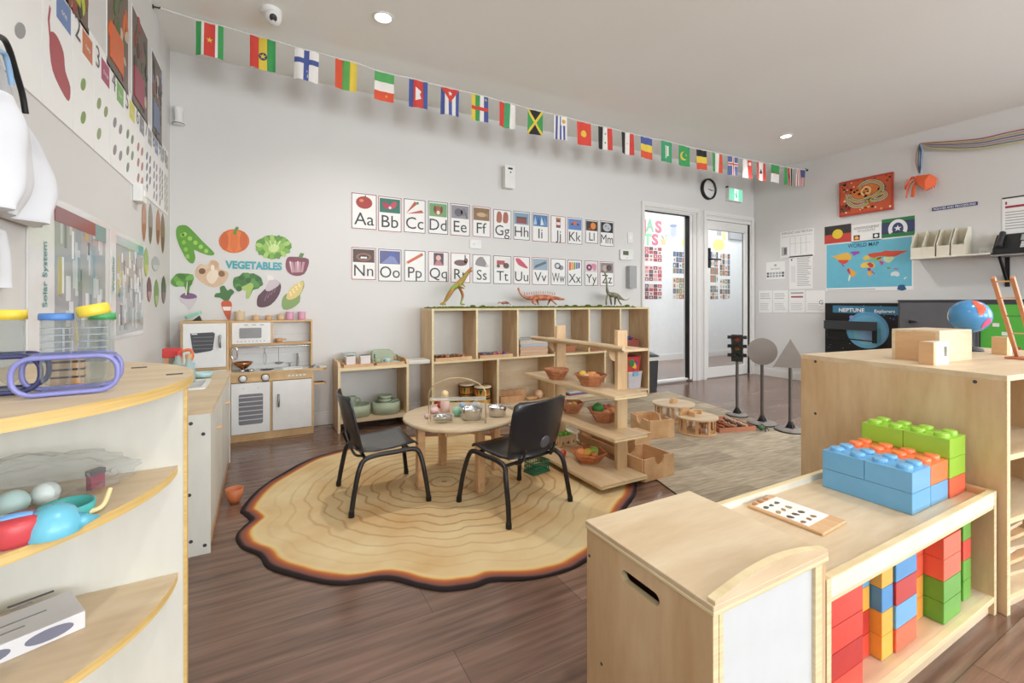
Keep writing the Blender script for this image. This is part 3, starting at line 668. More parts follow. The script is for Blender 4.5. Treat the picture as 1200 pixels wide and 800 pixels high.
rd = kdoor(.271, W - .014, .055, .413, 'cupboard_door')
def bow(par, x, z, h, y=-.0125, mat=SILVER, nm='handle'):
    m = MB(); m.tube(curve([(x, y, z - h / 2), (x, y - .018, z - h / 2 + .01), (x, y - .024, z), (x, y - .018, z + h / 2 - .01), (x, y, z + h / 2)], 5), .0075, mat, 10); m.build(nm, par)
bow(rd, .31, .27, .085)
# upper section, set back
m = MB(); UY = .085
m.box(0, .012, UY, D, .488, .84, KLEG); m.box(W - .012, W, UY, D, .488, .84, KLEG); m.box(.0, W, UY, D, .84, .852, KLEG); m.box(.012, W - .012, D - .008, D, .488, .84, col('#dfe0df', .4))
for z in (.52, .6, .74): m.box(.012, W - .012, D - .0095, D - .008, z, z + .002, col('#c3c5c6'))
m.box(.012, W - .012, UY, D - .008, .67, .682, KLEG); m.box(.262, .274, UY, D - .008, .682, .84, KLEG); m.build('upper_frame', kt)
m = MB(); m.box(.013, .261, UY - .01, UY + .002, .684, .838, BS); mw = m.build('microwave_door', kt, bev=.002)
T = frame((0, UY - .0105, 0), (1, 0, 0), (0, 0, 1))
m = MB(); m.plate(rrect(.06, .725, .20, .80, .008), .0015, col('#8f9092', .2), T=T); m.build('microwave_window', mw)
m = MB()
for i in range(8): m.plate(disc(.05 + .024 * i, .703, .004, n=8), .001, col('#9a9a9a'), T=T)
for i in range(3): m.plate(rect(.09 + .05 * i, .818, .115 + .05 * i, .824), .001, col('#a5a5a5'), T=T)
m.build('microwave_buttons', mw)
m = MB(); m.tube([(.02, UY + .02, .655), (W - .02, UY + .02, .655)], .003, CHROME, 8); m.build('utensil_rail', kt)
# hob and sink
m = MB()
for x in (.11, .235):
    for r in (.022, .034): m.lathe([(r, 0), (r + .003, .003), (r + .006, 0)], DKGREY, (x, .075, .488), n=24)
    m.box(x - .045, x + .045, .073, .077, .489, .496, DKGREY); m.box(x - .002, x + .002, .03, .12, .489, .496, DKGREY)
m.build('hob_rings', kt)
m = MB(); m.plate(rrect(.335, .03, .475, .13, .015), .006, WHITE, holes=[rrect(.35, .042, .46, .118, .012)], T=Matrix.Translation((0, 0, .488))); m.box(.345, .465, .038, .122, .474, .4885, col('#cfcfcd')); m.build('sink_basin', kt)
m = MB(); m.cyl((.445, .14, .488), (.445, .14, .56), .009, SILVER); m.tube(curve([(.445, .14, .55), (.443, .128, .585), (.44, .1, .59), (.44, .08, .57)], 5), .007, SILVER)
m.cyl((.39, .14, .488), (.39, .14, .525), .007, SILVER); m.box(.372, .408, .136, .144, .52, .528, SILVER); m.build('tap', kt)
# fridge section
m = MB(); FX = -.275
m.box(FX, FX + .012, 0, D, 0, .845, KLEG); m.box(-.013, -.001, 0, D, 0, .845, KLEG); m.box(FX + .012, -.013, D - .008, D, 0, .845, KLEG); m.box(FX + .012, -.013, .003, D - .008, 0, .05, KLEG); m.box(FX + .012, -.013, .0, D - .008, .52, .535, KLEG)
m.box(FX, -.001, -.004, D, .845, .857, KLEG); m.build('fridge_body', kt)
fd = kdoor(FX + .014, -.015, .538, .842, 'fridge_door')
T = frame((0, -.0125, 0), (1, 0, 0), (0, 0, 1)); m = MB()
m.plate([(FX + .055, .775), (FX + .185, .78), (FX + .195, .77), (FX + .183, .66), (FX + .17, .652), (FX + .085, .64), (FX + .07, .65)], .0015, col('#48494d', .4), T=T)
for i in range(4): m.plate(rect(FX + .07, .668 + .026 * i, FX + .185, .671 + .026 * i), .0022, col('#8d8e92'), T=T)
m.plate(rect(FX + .063, .766, FX + .095, .774), .0024, col('#d8d8d8'), T=T)
tag(m.build('fridge_window', fd), 'dark printed fridge window')
bow(fd, FX + .225, .715, .08)
kdoor(FX + .014, -.015, .055, .517, 'freezer_door')
# things on and around the kitchen
def jar(name, label, cat, loc, r, h, mat, group=None, knob=True, par=None):
    t = thing(name, label, cat, loc, 0, group)
    m = MB(); m.lathe([(.001, 0), (r * .95, 0), (r, .004), (r, h * .8), (r * .97, h * .83), (r * .6, h * .83)], mat, n=24); m.build('body', t)
    m = MB(); m.lathe([(r * 1.0, h * .83), (r * 1.02, h * .86), (r * .95, h * .93), (.001, h * .95)], mat, n=24)
    if knob: m.ball((0, 0, h * 1.0), r * .18, mat, 10)
    m.build('lid', t); return t
KZ = .8525
for px, r, h, nm, lb, mt in ((281, .034, .072, 'toy_pot', 'largest pale wooden toy pot with knob lid on the kitchen top shelf', '#cdb899'), (300, .027, .04, 'toy_pot', 'small squat wooden toy pot, second from left on the kitchen top shelf', '#c9aa86'), (315, .024, .038, 'toy_pot', 'small wooden toy pot with tall knob, third on the kitchen top shelf', '#c8a57c'), (329, .026, .045, 'toy_pot', 'wooden toy pot just left of the two pink tins', '#cdb28c')):
    p = at_y(px, 370, KY + .14); jar(nm, lb, 'toy pot', (p.x, KY + .14, KZ), r, h, col(mt, .5))
for px, lb in ((339.5, 'pink lidded tin beside the wooden pots on the kitchen'), (353.5, 'pink lidded tin at the right end of the kitchen top shelf')):
    p = at_y(px, 370, KY + .14); jar('pink_tin', lb, 'tin', (p.x, KY + .14, KZ), .028, .066, col('#d49ab4', .4), 'pink tins on the toy kitchen', False)
p = at_y(327, 402, KY + .14)
t = thing('wooden_cup', 'small wooden cup with handle on the open kitchen shelf', 'cup', (p.x, KY + .14, .6825)); m = MB(); m.lathe([(.001, 0), (.02, 0), (.024, .03), (.021, .03), (.018, .004), (.001, .004)], BEECH); m.build('body', t); m = MB(); m.tube([(.022, 0, .02), (.05, 0, .022)], .005, BEECH); m.build('handle', t)
# tablet like green toy on the fridge
p = at_y(232, 365, KY + .1)
t = thing('green_toy', 'mint green handheld toy leaning on its stand on top of the toy fridge', 'toy', (-.44, KY + .1, .8575)); m = MB(); m.T = Matrix.Rotation(radians(-24), 4, 'Y'); m.plate(rrect(-.05, -.03, .05, .03, .02, 6), .02, col('#86c6ae', .4), T=Matrix.Translation((.02, 0, .024))); m.build('body', t, bev=.004)
m = MB(); m.T = ID; m.add([(.0, -.02, 0), (.055, -.02, 0), (.04, -.02, .035), (.0, .02, 0), (.055, .02, 0), (.04, .02, .035)], [(0, 1, 2), (5, 4, 3), (0, 3, 4, 1), (1, 4, 5, 2), (2, 5, 3, 0)], BLACK); m.build('stand', t)
# bowl, pans, utensils
p = at_y(285, 440, KY + .07)
t = thing('copper_bowl', 'shiny copper toned bowl standing on the toy hob', 'bowl', (p.x, KY + .075, .5045)); m = MB(); m.lathe([(.012, 0), (.03, .01), (.056, .035), (.064, .05), (.06, .05), (.05, .036), (.026, .014), (.001, .012)], col('#b9825a', .2, .9, 0), n=28); m.build('bowl', t); m = MB(); m.lathe([(.001, -.008), (.022, -.008), (.012, 0), (.001, .004)], CHROME); m.build('foot', t)
t = thing('colander', 'small dark perforated toy ladle hanging from the kitchen rail', 'ladle', (.095, KY + UY + .012, .52)); m = MB(); m.lathe([(.001, 0), (.02, .005), (.03, .016), (.028, .017), (.018, .008), (.001, .003)], SILVER, n=20); m.build('cup', t); m = MB(); m.tube(curve([(0, .02, .014), (-.002, .024, .06), (-.002, .008, .128)], 4), .0022, SILVER, 6); m.build('handle', t)
t = thing('whisk', 'thin wire toy whisk hanging left of the ladle on the kitchen rail', 'whisk', (.0, KY + UY + .012, .54)); m = MB()
for a in range(4): m.tube([(.014 * sin(pi * k / 8) * cos(a * .785), .012 + .014 * sin(pi * k / 8) * sin(a * .785), .05 - .05 * cos(pi * k / 8) * .9 - .02) for k in range(9)], .001, SILVER, 5)
m.tube([(0, .012, .07), (0, .008, .11)], .003, SILVER, 6); m.build('body', t)
for i, (x, lb) in enumerate(((.06, 'small silver lid resting on the left front of the toy hob'), (.0, 'small silver cup on the toy hob beside the copper bowl'))):
    t = thing('steel_cup', lb, 'cup', (-.14 + i * .055, KY + .03, .4885)); m = MB(); m.lathe([(.001, 0), (.016, 0), (.02, .018), (.017, .018), (.001, .004)], CHROME, n=20); m.build('body', t)
p = at_y(366, 429, KY + .05)
t = thing('steel_dome', 'round steel lid with knob at the right end of the kitchen counter', 'lid', (p.x + .012, KY + .038, .4892)); m = MB(); m.lathe([(.04, 0), (.038, .008), (.01, .018), (.001, .019)], STEEL, n=24); m.build('dome', t); m = MB(); m.ball((0, 0, .026), .007, CHROME, 10); m.build('knob', t)
t = thing('hand_whisk', 'chrome twin handle hanging on the left post of the kitchen upper shelf', 'utensil', (-.195, KY + UY - .022, .58)); m = MB()
m.tube(curve([(0, .0, .08), (.02, 0, .075), (.022, 0, .01), (0, 0, 0)], 5), .006, CHROME); m.tube(curve([(0, .0, .08), (-.012, 0, .06), (-.012, 0, .02), (0, 0, 0)], 5), .005, CHROME); m.build('body', t)
# bottles standing on the sink cabinet
for px, py, c, capc, lb in ((208.5, 440, '#cfe0dd', '#c33b38', 'tall clear bottle with red cap on the sink cabinet, leftmost'), (221, 446, '#9fcbd0', '#c9a070', 'pale blue baby bottle upside down on the sink cabinet')):
    q = at_y(px, 430, 3.1 if px < 210 else 2.9); q.x = max(q.x, XL + .06)
    t = thing('toy_bottle', lb, 'bottle', (q.x, q.y, .5645)); m = MB(); m.lathe([(.001, 0), (.028, 0), (.03, .01), (.03, .06), (.014, .105), (.012, .13)], glass('bottle_plastic', c, .5, .2), n=20); m.build('body', t); m = MB(); m.lathe([(.015, .125), (.015, .148), (.001, .15)], col(capc, .4)); m.build('cap', t)
t = thing('tool_rack', 'wooden post with red and orange toy taps at the rear of the sink cabinet', 'toy tap', (XL + .018 + .13, 3.2, .5645)); m = MB(); m.box(.0, .025, -.01, .01, 0, .105, BEECH); m.build('post', t); m = MB(); m.box(-.06, -.04, -.01, .01, 0, .105, BEECH); m.build('post', t)
m = MB(); m.box(-.07, .02, -.014, .014, .105, .16, col('#d1403f', .4)); m.build('red_block', t, bev=.006); m = MB(); m.tube(curve([(.02, 0, .14), (.06, 0, .145), (.07, 0, .11), (.06, 0, .08)], 4), .009, col('#e0764a', .4)); m.build('spout', t)
t = thing('blue_scoop', 'pale blue scoop lying behind the sink basin', 'scoop', (XL + .018 + .25, 3.04, .5645)); m = MB(); m.tube([(-.05, 0, .02), (-.03, 0, .09)], .014, col('#a7d3e0', .4)); m.lathe([(.001, 0), (.04, .01), (.045, .03), (.042, .03), (.035, .014), (.001, .006)], col('#b6dadd', .4), (.02, 0, 0)); m.build('body', t)
# hanging round toys beside the sink cabinet
q = at_y(264, 538, 2.62)
t = thing('terracotta_bowl', 'orange brown bowl tucked beside the sink cabinet on the floor', 'bowl', (-.13, 2.62, 0)); m = MB(); m.lathe([(.001, 0), (.02, 0), (.034, .03), (.040, .07), (.036, .07), (.03, .04), (.001, .01)], col('#c8754a', .5), n=28); m.build('bowl', t)

# ================================================================== SIDE SHELF CONTENTS
SG = col('#a9b59b', .45); SG2 = col('#9fae98', .45); ICE = col('#b6cfcc', .4)
def tray(label, loc, w, d, h, mat, rz=0, group=None, cat='tray', name='tray'):
    m = MB(); m.box(-w / 2, w / 2, -d / 2, d / 2, 0, .005, mat); e = .006
    m.box(-w / 2, w / 2, -d / 2, -d / 2 + e, .005, h, mat); m.box(-w / 2, w / 2, d / 2 - e, d / 2, .005, h, mat); m.box(-w / 2, -w / 2 + e, -d / 2 + e, d / 2 - e, .005, h, mat); m.box(w / 2 - e, w / 2, -d / 2 + e, d / 2 - e, .005, h, mat)
    return tag(m.build(name, None, loc, rz), label, cat, group)
def basin(label, loc, r, h, mat, cat='basin', name='basin', n=28, flare=1.0, t=.004, group=None):
    m = MB(); m.lathe([(.001, 0), (r * flare, 0), (r, h), (r - t, h), (r * flare - t, .004), (.001, .004)], mat, n=n, smooth=n > 12); return tag(m.build(name, None, loc), label, cat, group)
z0 = .489; sx = .484
tray('left wooden tray on the side shelf, under white pots', (sx + .155, 3.73, z0), .22, .17, .02, PINE)
tray('right wooden tray on the side shelf, under green dishes', (sx + .40, 3.755, z0), .22, .22, .02, PINE)
for x, w, h, lb in ((.10, .068, .075, 'white square pot at the left of the side shelf tray'), (.21, .075, .075, 'white square pot beside the green dishes on the side shelf')):
    m = MB(); m.box(-w / 2, w / 2, -.035, .035, 0, h, col('#e3dbda', .4)); m.box(-w / 2 - .002, w / 2 + .002, -.037, .037, h - .01, h, col('#e9e4e0', .4)); tag(m.build('square_pot', None, (sx + x, 3.71, z0 + .0055), bev=.004), lb, 'pot')
basin('shallow grey dish behind the white pots on the side shelf', (sx + .12, 3.86, z0), .055, .09, col('#b9bdb6'), 'dish', 'dish')
t = thing('toy_toaster', 'sage green toy toaster on the side shelf', 'toy toaster', (sx + .36, 3.79, z0 + .0055)); m = MB(); m.plate(rrect(-.085, 0, .085, .105, .03, 6), .07, SG, T=frame((0, .035, 0), (1, 0, 0), (0, 0, 1))); m.build('body', t, bev=.006); m = MB(); m.box(-.07, -.062, -.04, -.035, .035, .075, DKGREY); m.build('lever', t)
for i, (x, y, lb) in enumerate(((.315, 3.72, 'small sage jug in front of the toy toaster'), (.385, 3.70, 'pale mint jug in front of the toy toaster'))):
    c = SG if i == 0 else ICE
    t = thing('toy_jug', lb, 'jug', (sx + x, y, z0 + .0055)); m = MB(); m.lathe([(.001, 0), (.02, 0), (.026, .025), (.024, .045), (.021, .045), (.022, .025), (.001, .005)], c); m.build('body', t); m = MB(); m.tube(curve([(-.024, 0, .038), (-.04, 0, .036), (-.038, 0, .015), (-.022, 0, .01)], 4), .004, c, 8); m.build('handle', t)
basin('pale mint saucer stacked at the right end of the side shelf tray', (sx + .455, 3.72, z0 + .0055), .035, .012, ICE, 'saucer', 'saucer')
t = thing('wire_rack', 'small arched sage dish rack at the right of the side shelf', 'rack', (sx + .455, 3.83, z0)); m = MB()
for k in range(4): m.tube(curve([(-.05, -.03 + .02 * k, 0), (-.04, -.03 + .02 * k, .055), (0, -.03 + .02 * k, .068), (.04, -.03 + .02 * k, .055), (.05, -.03 + .02 * k, 0)], 4), .003, SG, 6)
m.box(-.052, .052, -.033, .033, 0, .004, SG); m.build('body', t)
zz = .094 + .003
basin('round sage basin at the left of the lower side shelf', (sx + .16, 3.75, zz), .1, .085, SG)
basin('round sage basin holding bowls at the right of the lower side shelf', (sx + .385, 3.75, zz), .112, .09, SG)
for i in range(3): basin(['lowest', 'middle', 'topmost'][i] + ' sage bowl of the stack inside the right basin', (sx + .385, 3.775, zz + .045 + .026 * i), .064 - .002 * i, .036, SG2 if i % 2 else SG, 'bowl', 'toy_bowl', group='stacked sage bowls', flare=.7)
t = thing('toy_jug', 'sage jug standing in the left basin of the side shelf', 'jug', (sx + .12, 3.78, zz + .005)); m = MB(); m.lathe([(.001, 0), (.04, 0), (.045, .05), (.03, .115), (.036, .14), (.033, .14), (.026, .115), (.001, .01)], SG2); m.build('body', t); m = MB(); m.tube(curve([(.034, 0, .125), (.065, 0, .115), (.06, 0, .07), (.044, 0, .06)], 4), .005, SG2, 8); m.build('handle', t)
t = thing('slotted_spatula', 'grey slotted spatula leaning across the right sage basin', 'spatula', (sx + .42, 3.69, zz + .088)); m = MB(); m.T = Matrix.Rotation(.5, 4, 'Z') @ Matrix.Rotation(-.25, 4, 'Y'); m.box(-.06, .0, -.003, .003, 0, .005, SG2); m.plate(rrect(0, -.02, .05, .02, .006), .003, SG2, holes=[rect(.01 + .012 * k, -.013, .015 + .012 * k, .013) for k in range(3)]); m.build('body', t)

# ================================================================== SHELF UNIT CONTENTS
zt, zm, zb = SZ, .4935, .0585
def cell(k, n): return SX0 + (SX1 - SX0) * (k + .5) / n
def pile(name, label, cat, cx, cy, z, w, d, cols, n, r=.014, h=.02):
    """loose small pieces that nobody could count"""
    m = MB(); rd = random.Random(int(cx * 977) + n)
    for i in range(n):
        m.ball((rd.uniform(-w / 2, w / 2), rd.uniform(-d / 2, d / 2), rd.uniform(r * 1.15, h + r * .5)), r * rd.uniform(.6, 1.1), col(rd.choice(cols), .5), 8, sz=rd.uniform(.5, 1))
    o = m.build(name, None, (cx, cy, z)); return tag(o, label, cat, None, 'stuff')
for k, cs, lb in ((0, ('#7b4c35', '#a36f4c', '#5a4a3c', '#c9a27e'), 'mixed nuts and shells on the tray in the first upper compartment'), (1, ('#8b5fa8', '#b34c42', '#d98b4a', '#4e6e9b'), 'coloured glass beads on the tray in the second upper compartment')):
    tray('flat wooden tray with small loose parts, upper compartment %s from left' % ('first' if k == 0 else 'second'), (cell(k, 6), SY0 + .12, zm), .33, .2, .025, PINE)
    pile('loose_parts', lb, 'loose parts', cell(k, 6), SY0 + .12, zm + .0065, .26, .13, cs, 60)
t = thing('figurine', 'small standing figure with red head in the first upper compartment', 'figurine', (SX0 + .05, SY0 + .21 + .03, zm)); m = MB(); m.lathe([(.001, 0), (.022, 0), (.02, .05), (.012, .085), (.001, .09)], col('#6c6058')); m.build('body', t); m = MB(); m.ball((-.0, 0, .105), .02, col('#c63b3e'), 12); m.build('head', t)
t = thing('metal_stand', 'thin curved metal stand in the second upper compartment', 'stand', (cell(1, 6) - .16, SY0 + .235, zm)); m = MB(); m.lathe([(.001, 0), (.025, 0), (.022, .005), (.001, .006)], SILVER); m.tube(curve([(0, 0, .004), (.01, 0, .07), (-.01, 0, .13), (.005, 0, .17)], 5), .004, SILVER, 8); m.build('body', t)
for i in range(5):
    c = ['#c9a184', '#caa98c', '#c7a083', '#a9b1bc', '#c8b7a6'][i]
    tray(['lowest', 'second lowest', 'middle', 'second highest blue grey', 'topmost'][i] + ' tray of the stack in the third upper compartment', (cell(2, 6) - .02 + .006 * (i % 2), SY0 + .13, zm + .0265 * i), .30, .22, .025, col(c, .5), group='trays stacked in the shelf unit')
t = thing('carry_handle_tray', 'wire handled tray on top of the stacked trays', 'tray', (cell(2, 6) - .02, SY0 + .13, zm + .0265 * 5)); m = MB(); m.tube(curve([(-.13, -.08, .0), (-.13, -.08, .03), (.12, -.08, .03), (.14, -.08, .0)], 4), .004, SILVER); m.box(-.14, .14, -.1, .1, 0, .004, WHITE); m.build('body', t)
WICK = col('#a56a48', .7, var=.3); WICK2 = col('#8a4638', .7, var=.25)
def wicker(label, loc, w, d, h, mat, group=None):
    m = MB(); nz = 6
    for k in range(nz):
        z = h * k / nz; s = .85 + .15 * k / nz
        P = rrect(-w / 2 * s, -d / 2 * s, w / 2 * s, d / 2 * s, .02); m.plate(P, h / nz * .86, mat, holes=[[(x * .93, y * .9) for x, y in P]] if k else (), T=Matrix.Translation((0, 0, z)))
        if k: P2 = [(x * .975, y * .97) for x, y in P]; m.plate(P2, h / nz * .2, mat, holes=[[(x * .93, y * .9) for x, y in P2]], T=Matrix.Translation((0, 0, z - h / nz * .16)))
    return tag(m.build('wicker_basket', None, loc), label, 'basket', group)
wicker('low brown wicker tray basket in the fourth upper compartment', (cell(3, 6) - .03, SY0 + .13, zm), .26, .17, .07, WICK)
pile('pine_cones', 'dried brown pods heaped in the fourth upper compartment basket', 'pods', cell(3, 6) - .06, SY0 + .13, zm + .04, .12, .1, ('#4b3226', '#6d4a33', '#8a6a48'), 26, .022, .07)
wicker('low brown wicker tray basket in the fifth upper compartment', (cell(4, 6) - .02, SY0 + .13, zm), .28, .17, .04, WICK)
pile('leaves', 'green and brown craft leaves in the fifth upper compartment basket', 'craft leaves', cell(4, 6) - .02, SY0 + .13, zm + .02, .2, .1, ('#6c8a3e', '#9a7a4a', '#5c4030'), 20, .016, .03)
wicker('deep red brown wicker basket in the sixth upper compartment', (cell(5, 6) + .02, SY0 + .13, zm), .21, .17, .095, WICK2)
rdm = random.Random(3)
for i, (c, dx, dz) in enumerate((('#35549b', -.03, .02), ('#e2a33f', -.06, .012), ('#c4363c', .05, .01), ('#d9d9d4', -.01, .012), ('#3f4a7c', .01, .026))):
    m = MB(); m.ball((0, 0, 0), .026, col(c, .4), 12, sz=.8); o = tag(m.build('soft_toy_ball', None, (cell(5, 6) + .02 + dx, SY0 + .12 + .02 * (i % 2), zm + .085 + dz)), ['royal blue', 'amber', 'red', 'white', 'navy'][i] + ' ball in the red wicker basket of the shelf unit', 'ball')
# lower row: fruit basket, drums, wooden rail toys, tubs
tray('red brown shallow basket of toy vegetables, first lower compartment', (SX0 + .16, SY0 + .15, zb + .012), .24, .18, .04, col('#8a4a30', .6), name='basket', cat='basket'); 
tray('wooden board under the vegetable basket, first lower compartment', (SX0 + .16, SY0 + .15, zb), .27, .2, .011, PINE, name='wooden_board', cat='board')
for i, (c, dx, dz, sz) in enumerate((('#b3362d', -.08, .035, 1.0), ('#c9a08a', -.05, .03, .8), ('#2f5c33', .0, .045, .9), ('#3c6b35', .05, .04, .9), ('#b8413a', -.09, .05, .7), ('#27502d', .08, .04, .7), ('#8a3a2e', .03, .03, .9))):
    m = MB(); m.ball((0, 0, 0), .032, col(c, .4), 12, sz=.7, sx=sz * 1.2); tag(m.build('toy_vegetable', None, (SX0 + .16 + dx, SY0 + .11 + .03 * (i % 3), zb + .02 + dz)), ['bright red pepper shaped', 'beige mushroom shaped', 'dark green cucumber shaped', 'mid green bean shaped', 'small red radish shaped', 'small dark green', 'reddish brown beet shaped'][i] + ' toy vegetable in the lower left shelf basket', 'toy vegetable')
def drum(label, loc, r, h):
    t = thing('drum', label, 'drum', loc, 0, 'bongo drums in the shelf unit')
    m = MB(); m.lathe([(.001, 0), (r * .88, 0), (r * .9, h * .03), (r * .86, h * .4), (r * .97, h * .97)], col('#d9a24a', .5), n=32)
    for z0, z1, c in ((0, .05, '#17130f'), (.12, .17, '#17130f'), (.38, .46, '#17130f'), (.5, .56, '#5a2c22'), (.86, .97, '#17130f')):
        m.lathe([(r * (.9 + .08 * z0), h * z0), (r * (.91 + .08 * z1), h * z1)], col(c, .5), n=32)
    for k in range(14):
        a = 2 * pi * k / 14; rr = r * .965; c = ['#2f6a45', '#e0a43a', '#c4512d'][k % 3]
        P = [(rr * cos(a - .2), rr * sin(a - .2), h * .84), (rr * cos(a + .2), rr * sin(a + .2), h * .84), (rr * .975 * cos(a), rr * .975 * sin(a), h * .58)]
        m.add([(x * 1.01, y * 1.01, z) for x, y, z in P], [(0, 1, 2), (2, 1, 0)], col(c, .5))
    m.build('body', t)
    m = MB(); m.lathe([(r * 1.0, h * .93), (r * 1.01, h * .985), (r * .96, h), (.001, h * .985)], col('#e2cfae', .6), n=32); m.build('drum_head', t)
drum('patterned bongo drum standing further left in the lower compartment', (SX0 + .40, SY0 + .215, zb), .068, .19)
drum('patterned bongo drum at front, nearer the compartment divider', (SX0 + .505, SY0 + .09, zb), .078, .18)
for i, (y, z, lb) in enumerate(((.21, .055, 'toothed wooden rail standing at the back of the second lower compartment'), (.11, .0, 'wooden rail with pegs lying in front in the second lower compartment'))):
    t = thing('wooden_rail', lb, 'wooden rail', (SX0 + .83 + .02 * i, SY0 + y, zb)); m = MB(); m.box(-.19 + .03 * i, .19 - .1 * i, -.012, .012, 0, .09 - .035 * i, BEECH); m.build('bar', t)
    for k in range(7 if i == 0 else 5): mm = MB(); mm.ball((-.16 + .05 * k + .03 * i, 0, .09 - .035 * i + .004), .008, BEECH, 8); mm.build('peg', t)
t = thing('wooden_boat', 'small carved wooden boat in the second lower compartment', 'toy boat', (SX0 + 1.02, SY0 + .09, zb)); m = MB(); m.lathe([(.001, 0), (.03, .004), (.045, .03), (.04, .032), (.025, .012), (.001, .01)], BEECH, sx=1.6, sy=.7); m.build('hull', t)
m = MB(); m.ball((0, 0, .042), .042, col('#d9b190', .5), 18); tag(m.build('wooden_ball', None, (SX0 + 1.115, SY0 + .12, zb)), 'pale peach wooden ball in the second lower compartment', 'ball')
m = MB(); m.box(-.06, .06, -.05, .05, 0, .055, BEECH); tag(m.build('wooden_block', None, (SX0 + 1.3, SY0 + .12, zb), bev=.004), 'reddish wooden block at the left of the third lower compartment', 'block')
def tub(label, loc, w, d, h, c, lidc, latch=None, name='tub'):
    t = thing(name, label, 'tub', loc); m = MB(); m.ring([[(x * k, y * k, z) for x, y in rrect(-w / 2, -d / 2, w / 2, d / 2, .015)] for z, k in ((0, .88), (h, 1))], c); m.build('body', t)
    m = MB(); m.plate(rrect(-w / 2 - .005, -d / 2 - .005, w / 2 + .005, d / 2 + .005, .015), .014, lidc, T=Matrix.Translation((0, 0, h))); m.build('lid', t, bev=.003)
    if latch: m = MB(); m.box(-.04, .03, -d / 2 - .012, -d / 2 + .0, h - .03, h + .018, latch); m.build('latch', t)
    return t
CT = col('#cfcbd2', .35)
tub('clear storage tub with blue latch, bottom of the last lower compartment', (SX1 - .16, SY0 + .14, zb), .2, .2, .17, CT, col('#d9d6d6', .4), col('#7fb7dc', .4))
rt = tub('red storage tub with a picture of toy food, on top of the clear tub', (SX1 - .18, SY0 + .14, zb + .1845), .2, .2, .15, col('#c8453f', .4), col('#b93b38', .4))
m = MB(); T = frame((-.085, -.0995, .02), (1, 0, 0), (0, 0, 1))
for u, v, r, c in ((.05, .07, .035, '#2f7a3d'), (.08, .05, .03, '#e6b43c'), (.03, .09, .02, '#4a9a4c'), (.1, .03, .02, '#e9953c'), (.06, .1, .018, '#3b8bc0'), (.12, .07, .02, '#5a4fa0')): m.plate(disc(u, v, r), .0015 + r * .02, col(c), T=T)
m.build('picture', rt)
tub('small white tub with blue clip lid, third compartment of the lower row', (cell(2, 4) + .215, SY0 + .13, zb + .035), .15, .16, .12, CT, col('#cfe0ea', .4), col('#4b93c4', .4))
m = MB(); m.box(-.08, .08, -.07, .07, 0, .034, col('#d7bf4a', .4)); tag(m.build('yellow_case', None, (cell(2, 4) + .215, SY0 + .13, zb), bev=.008), 'flat yellow case under the small white tub', 'case')
for i, (c, w) in enumerate((('#c4c0b8', .3), ('#a83c3c', .26), ('#3f7fb5', .24), ('#cfcab9', .25))):
    m = MB(); m.box(-w / 2, w / 2, -.09, .09, 0, .011, col(c, .5)); m.box(-w / 2 + .004, w / 2 - .002, -.088, .088, .002, .009, PAPER); tag(m.build('picture_book', None, (cell(2, 4) - .0, SY0 + .12, zb + .0115 * i), rz=.06 * (i % 2)), ['grey', 'red', 'blue', 'cream'][i] + ' picture book in the flat pile, third lower compartment', 'book', 'picture books piled in the shelf unit')

# ------------------------------------------------------------------ moss mat, stones and dinosaurs on top
MOSS = wood('moss', '#2c3a14', '#76852e', (60, 60, 60), .95)
m = MB(); rd = random.Random(5); P = []
N = 90
for i in range(N + 1): P.append((-.015 + 2.24 * i / N, -.006 - .006 * rd.random()))
for i in range(N, -1, -1): P.append((.0 + 2.22 * i / N, .26 + .012 * rd.random()))
m.plate(P, .008, MOSS)
for i in range(500): m.ball((rd.uniform(0, 2.2), rd.uniform(.0, .25) if i % 3 else rd.uniform(-.008, .02), .009), rd.uniform(.004, .009), MOSS, 6)
tag(m.build('moss_mat', None, (SX0 + .02, SY0 + .0, SZ + .0005)), 'long strip of green moss turf on top of the shelf unit', 'moss mat')
ms = 'moss stones on the shelf unit top'
for i, (px, w, lb) in enumerate(((554, .055, 'second'), (566, .045, 'third'), (664, .05, ''), (674, .055, ''), (689, .07, ''), (703, .06, ''), (735, .06, ''))):
    q = at_y(px, 354, SY0 + .08); m = MB(); m.ball((0, 0, 0), w * .5, MOSS, 12, sx=1, sy=.8, sz=.45)
    lb = ['dark moss stone just right of the standing dinosaur', 'small moss stone beside the little crab toy', 'moss stone just right of the orange armoured dinosaur', 'second moss stone right of the armoured dinosaur', 'flat wide moss stone midway between the two right dinosaurs', 'moss stone just left of the long necked dinosaur', 'moss stone under the tail of the long necked dinosaur'][i]
    tag(m.build('moss_stone', None, (q.x, q.y, SZ + .017)), lb, 'stone', ms)
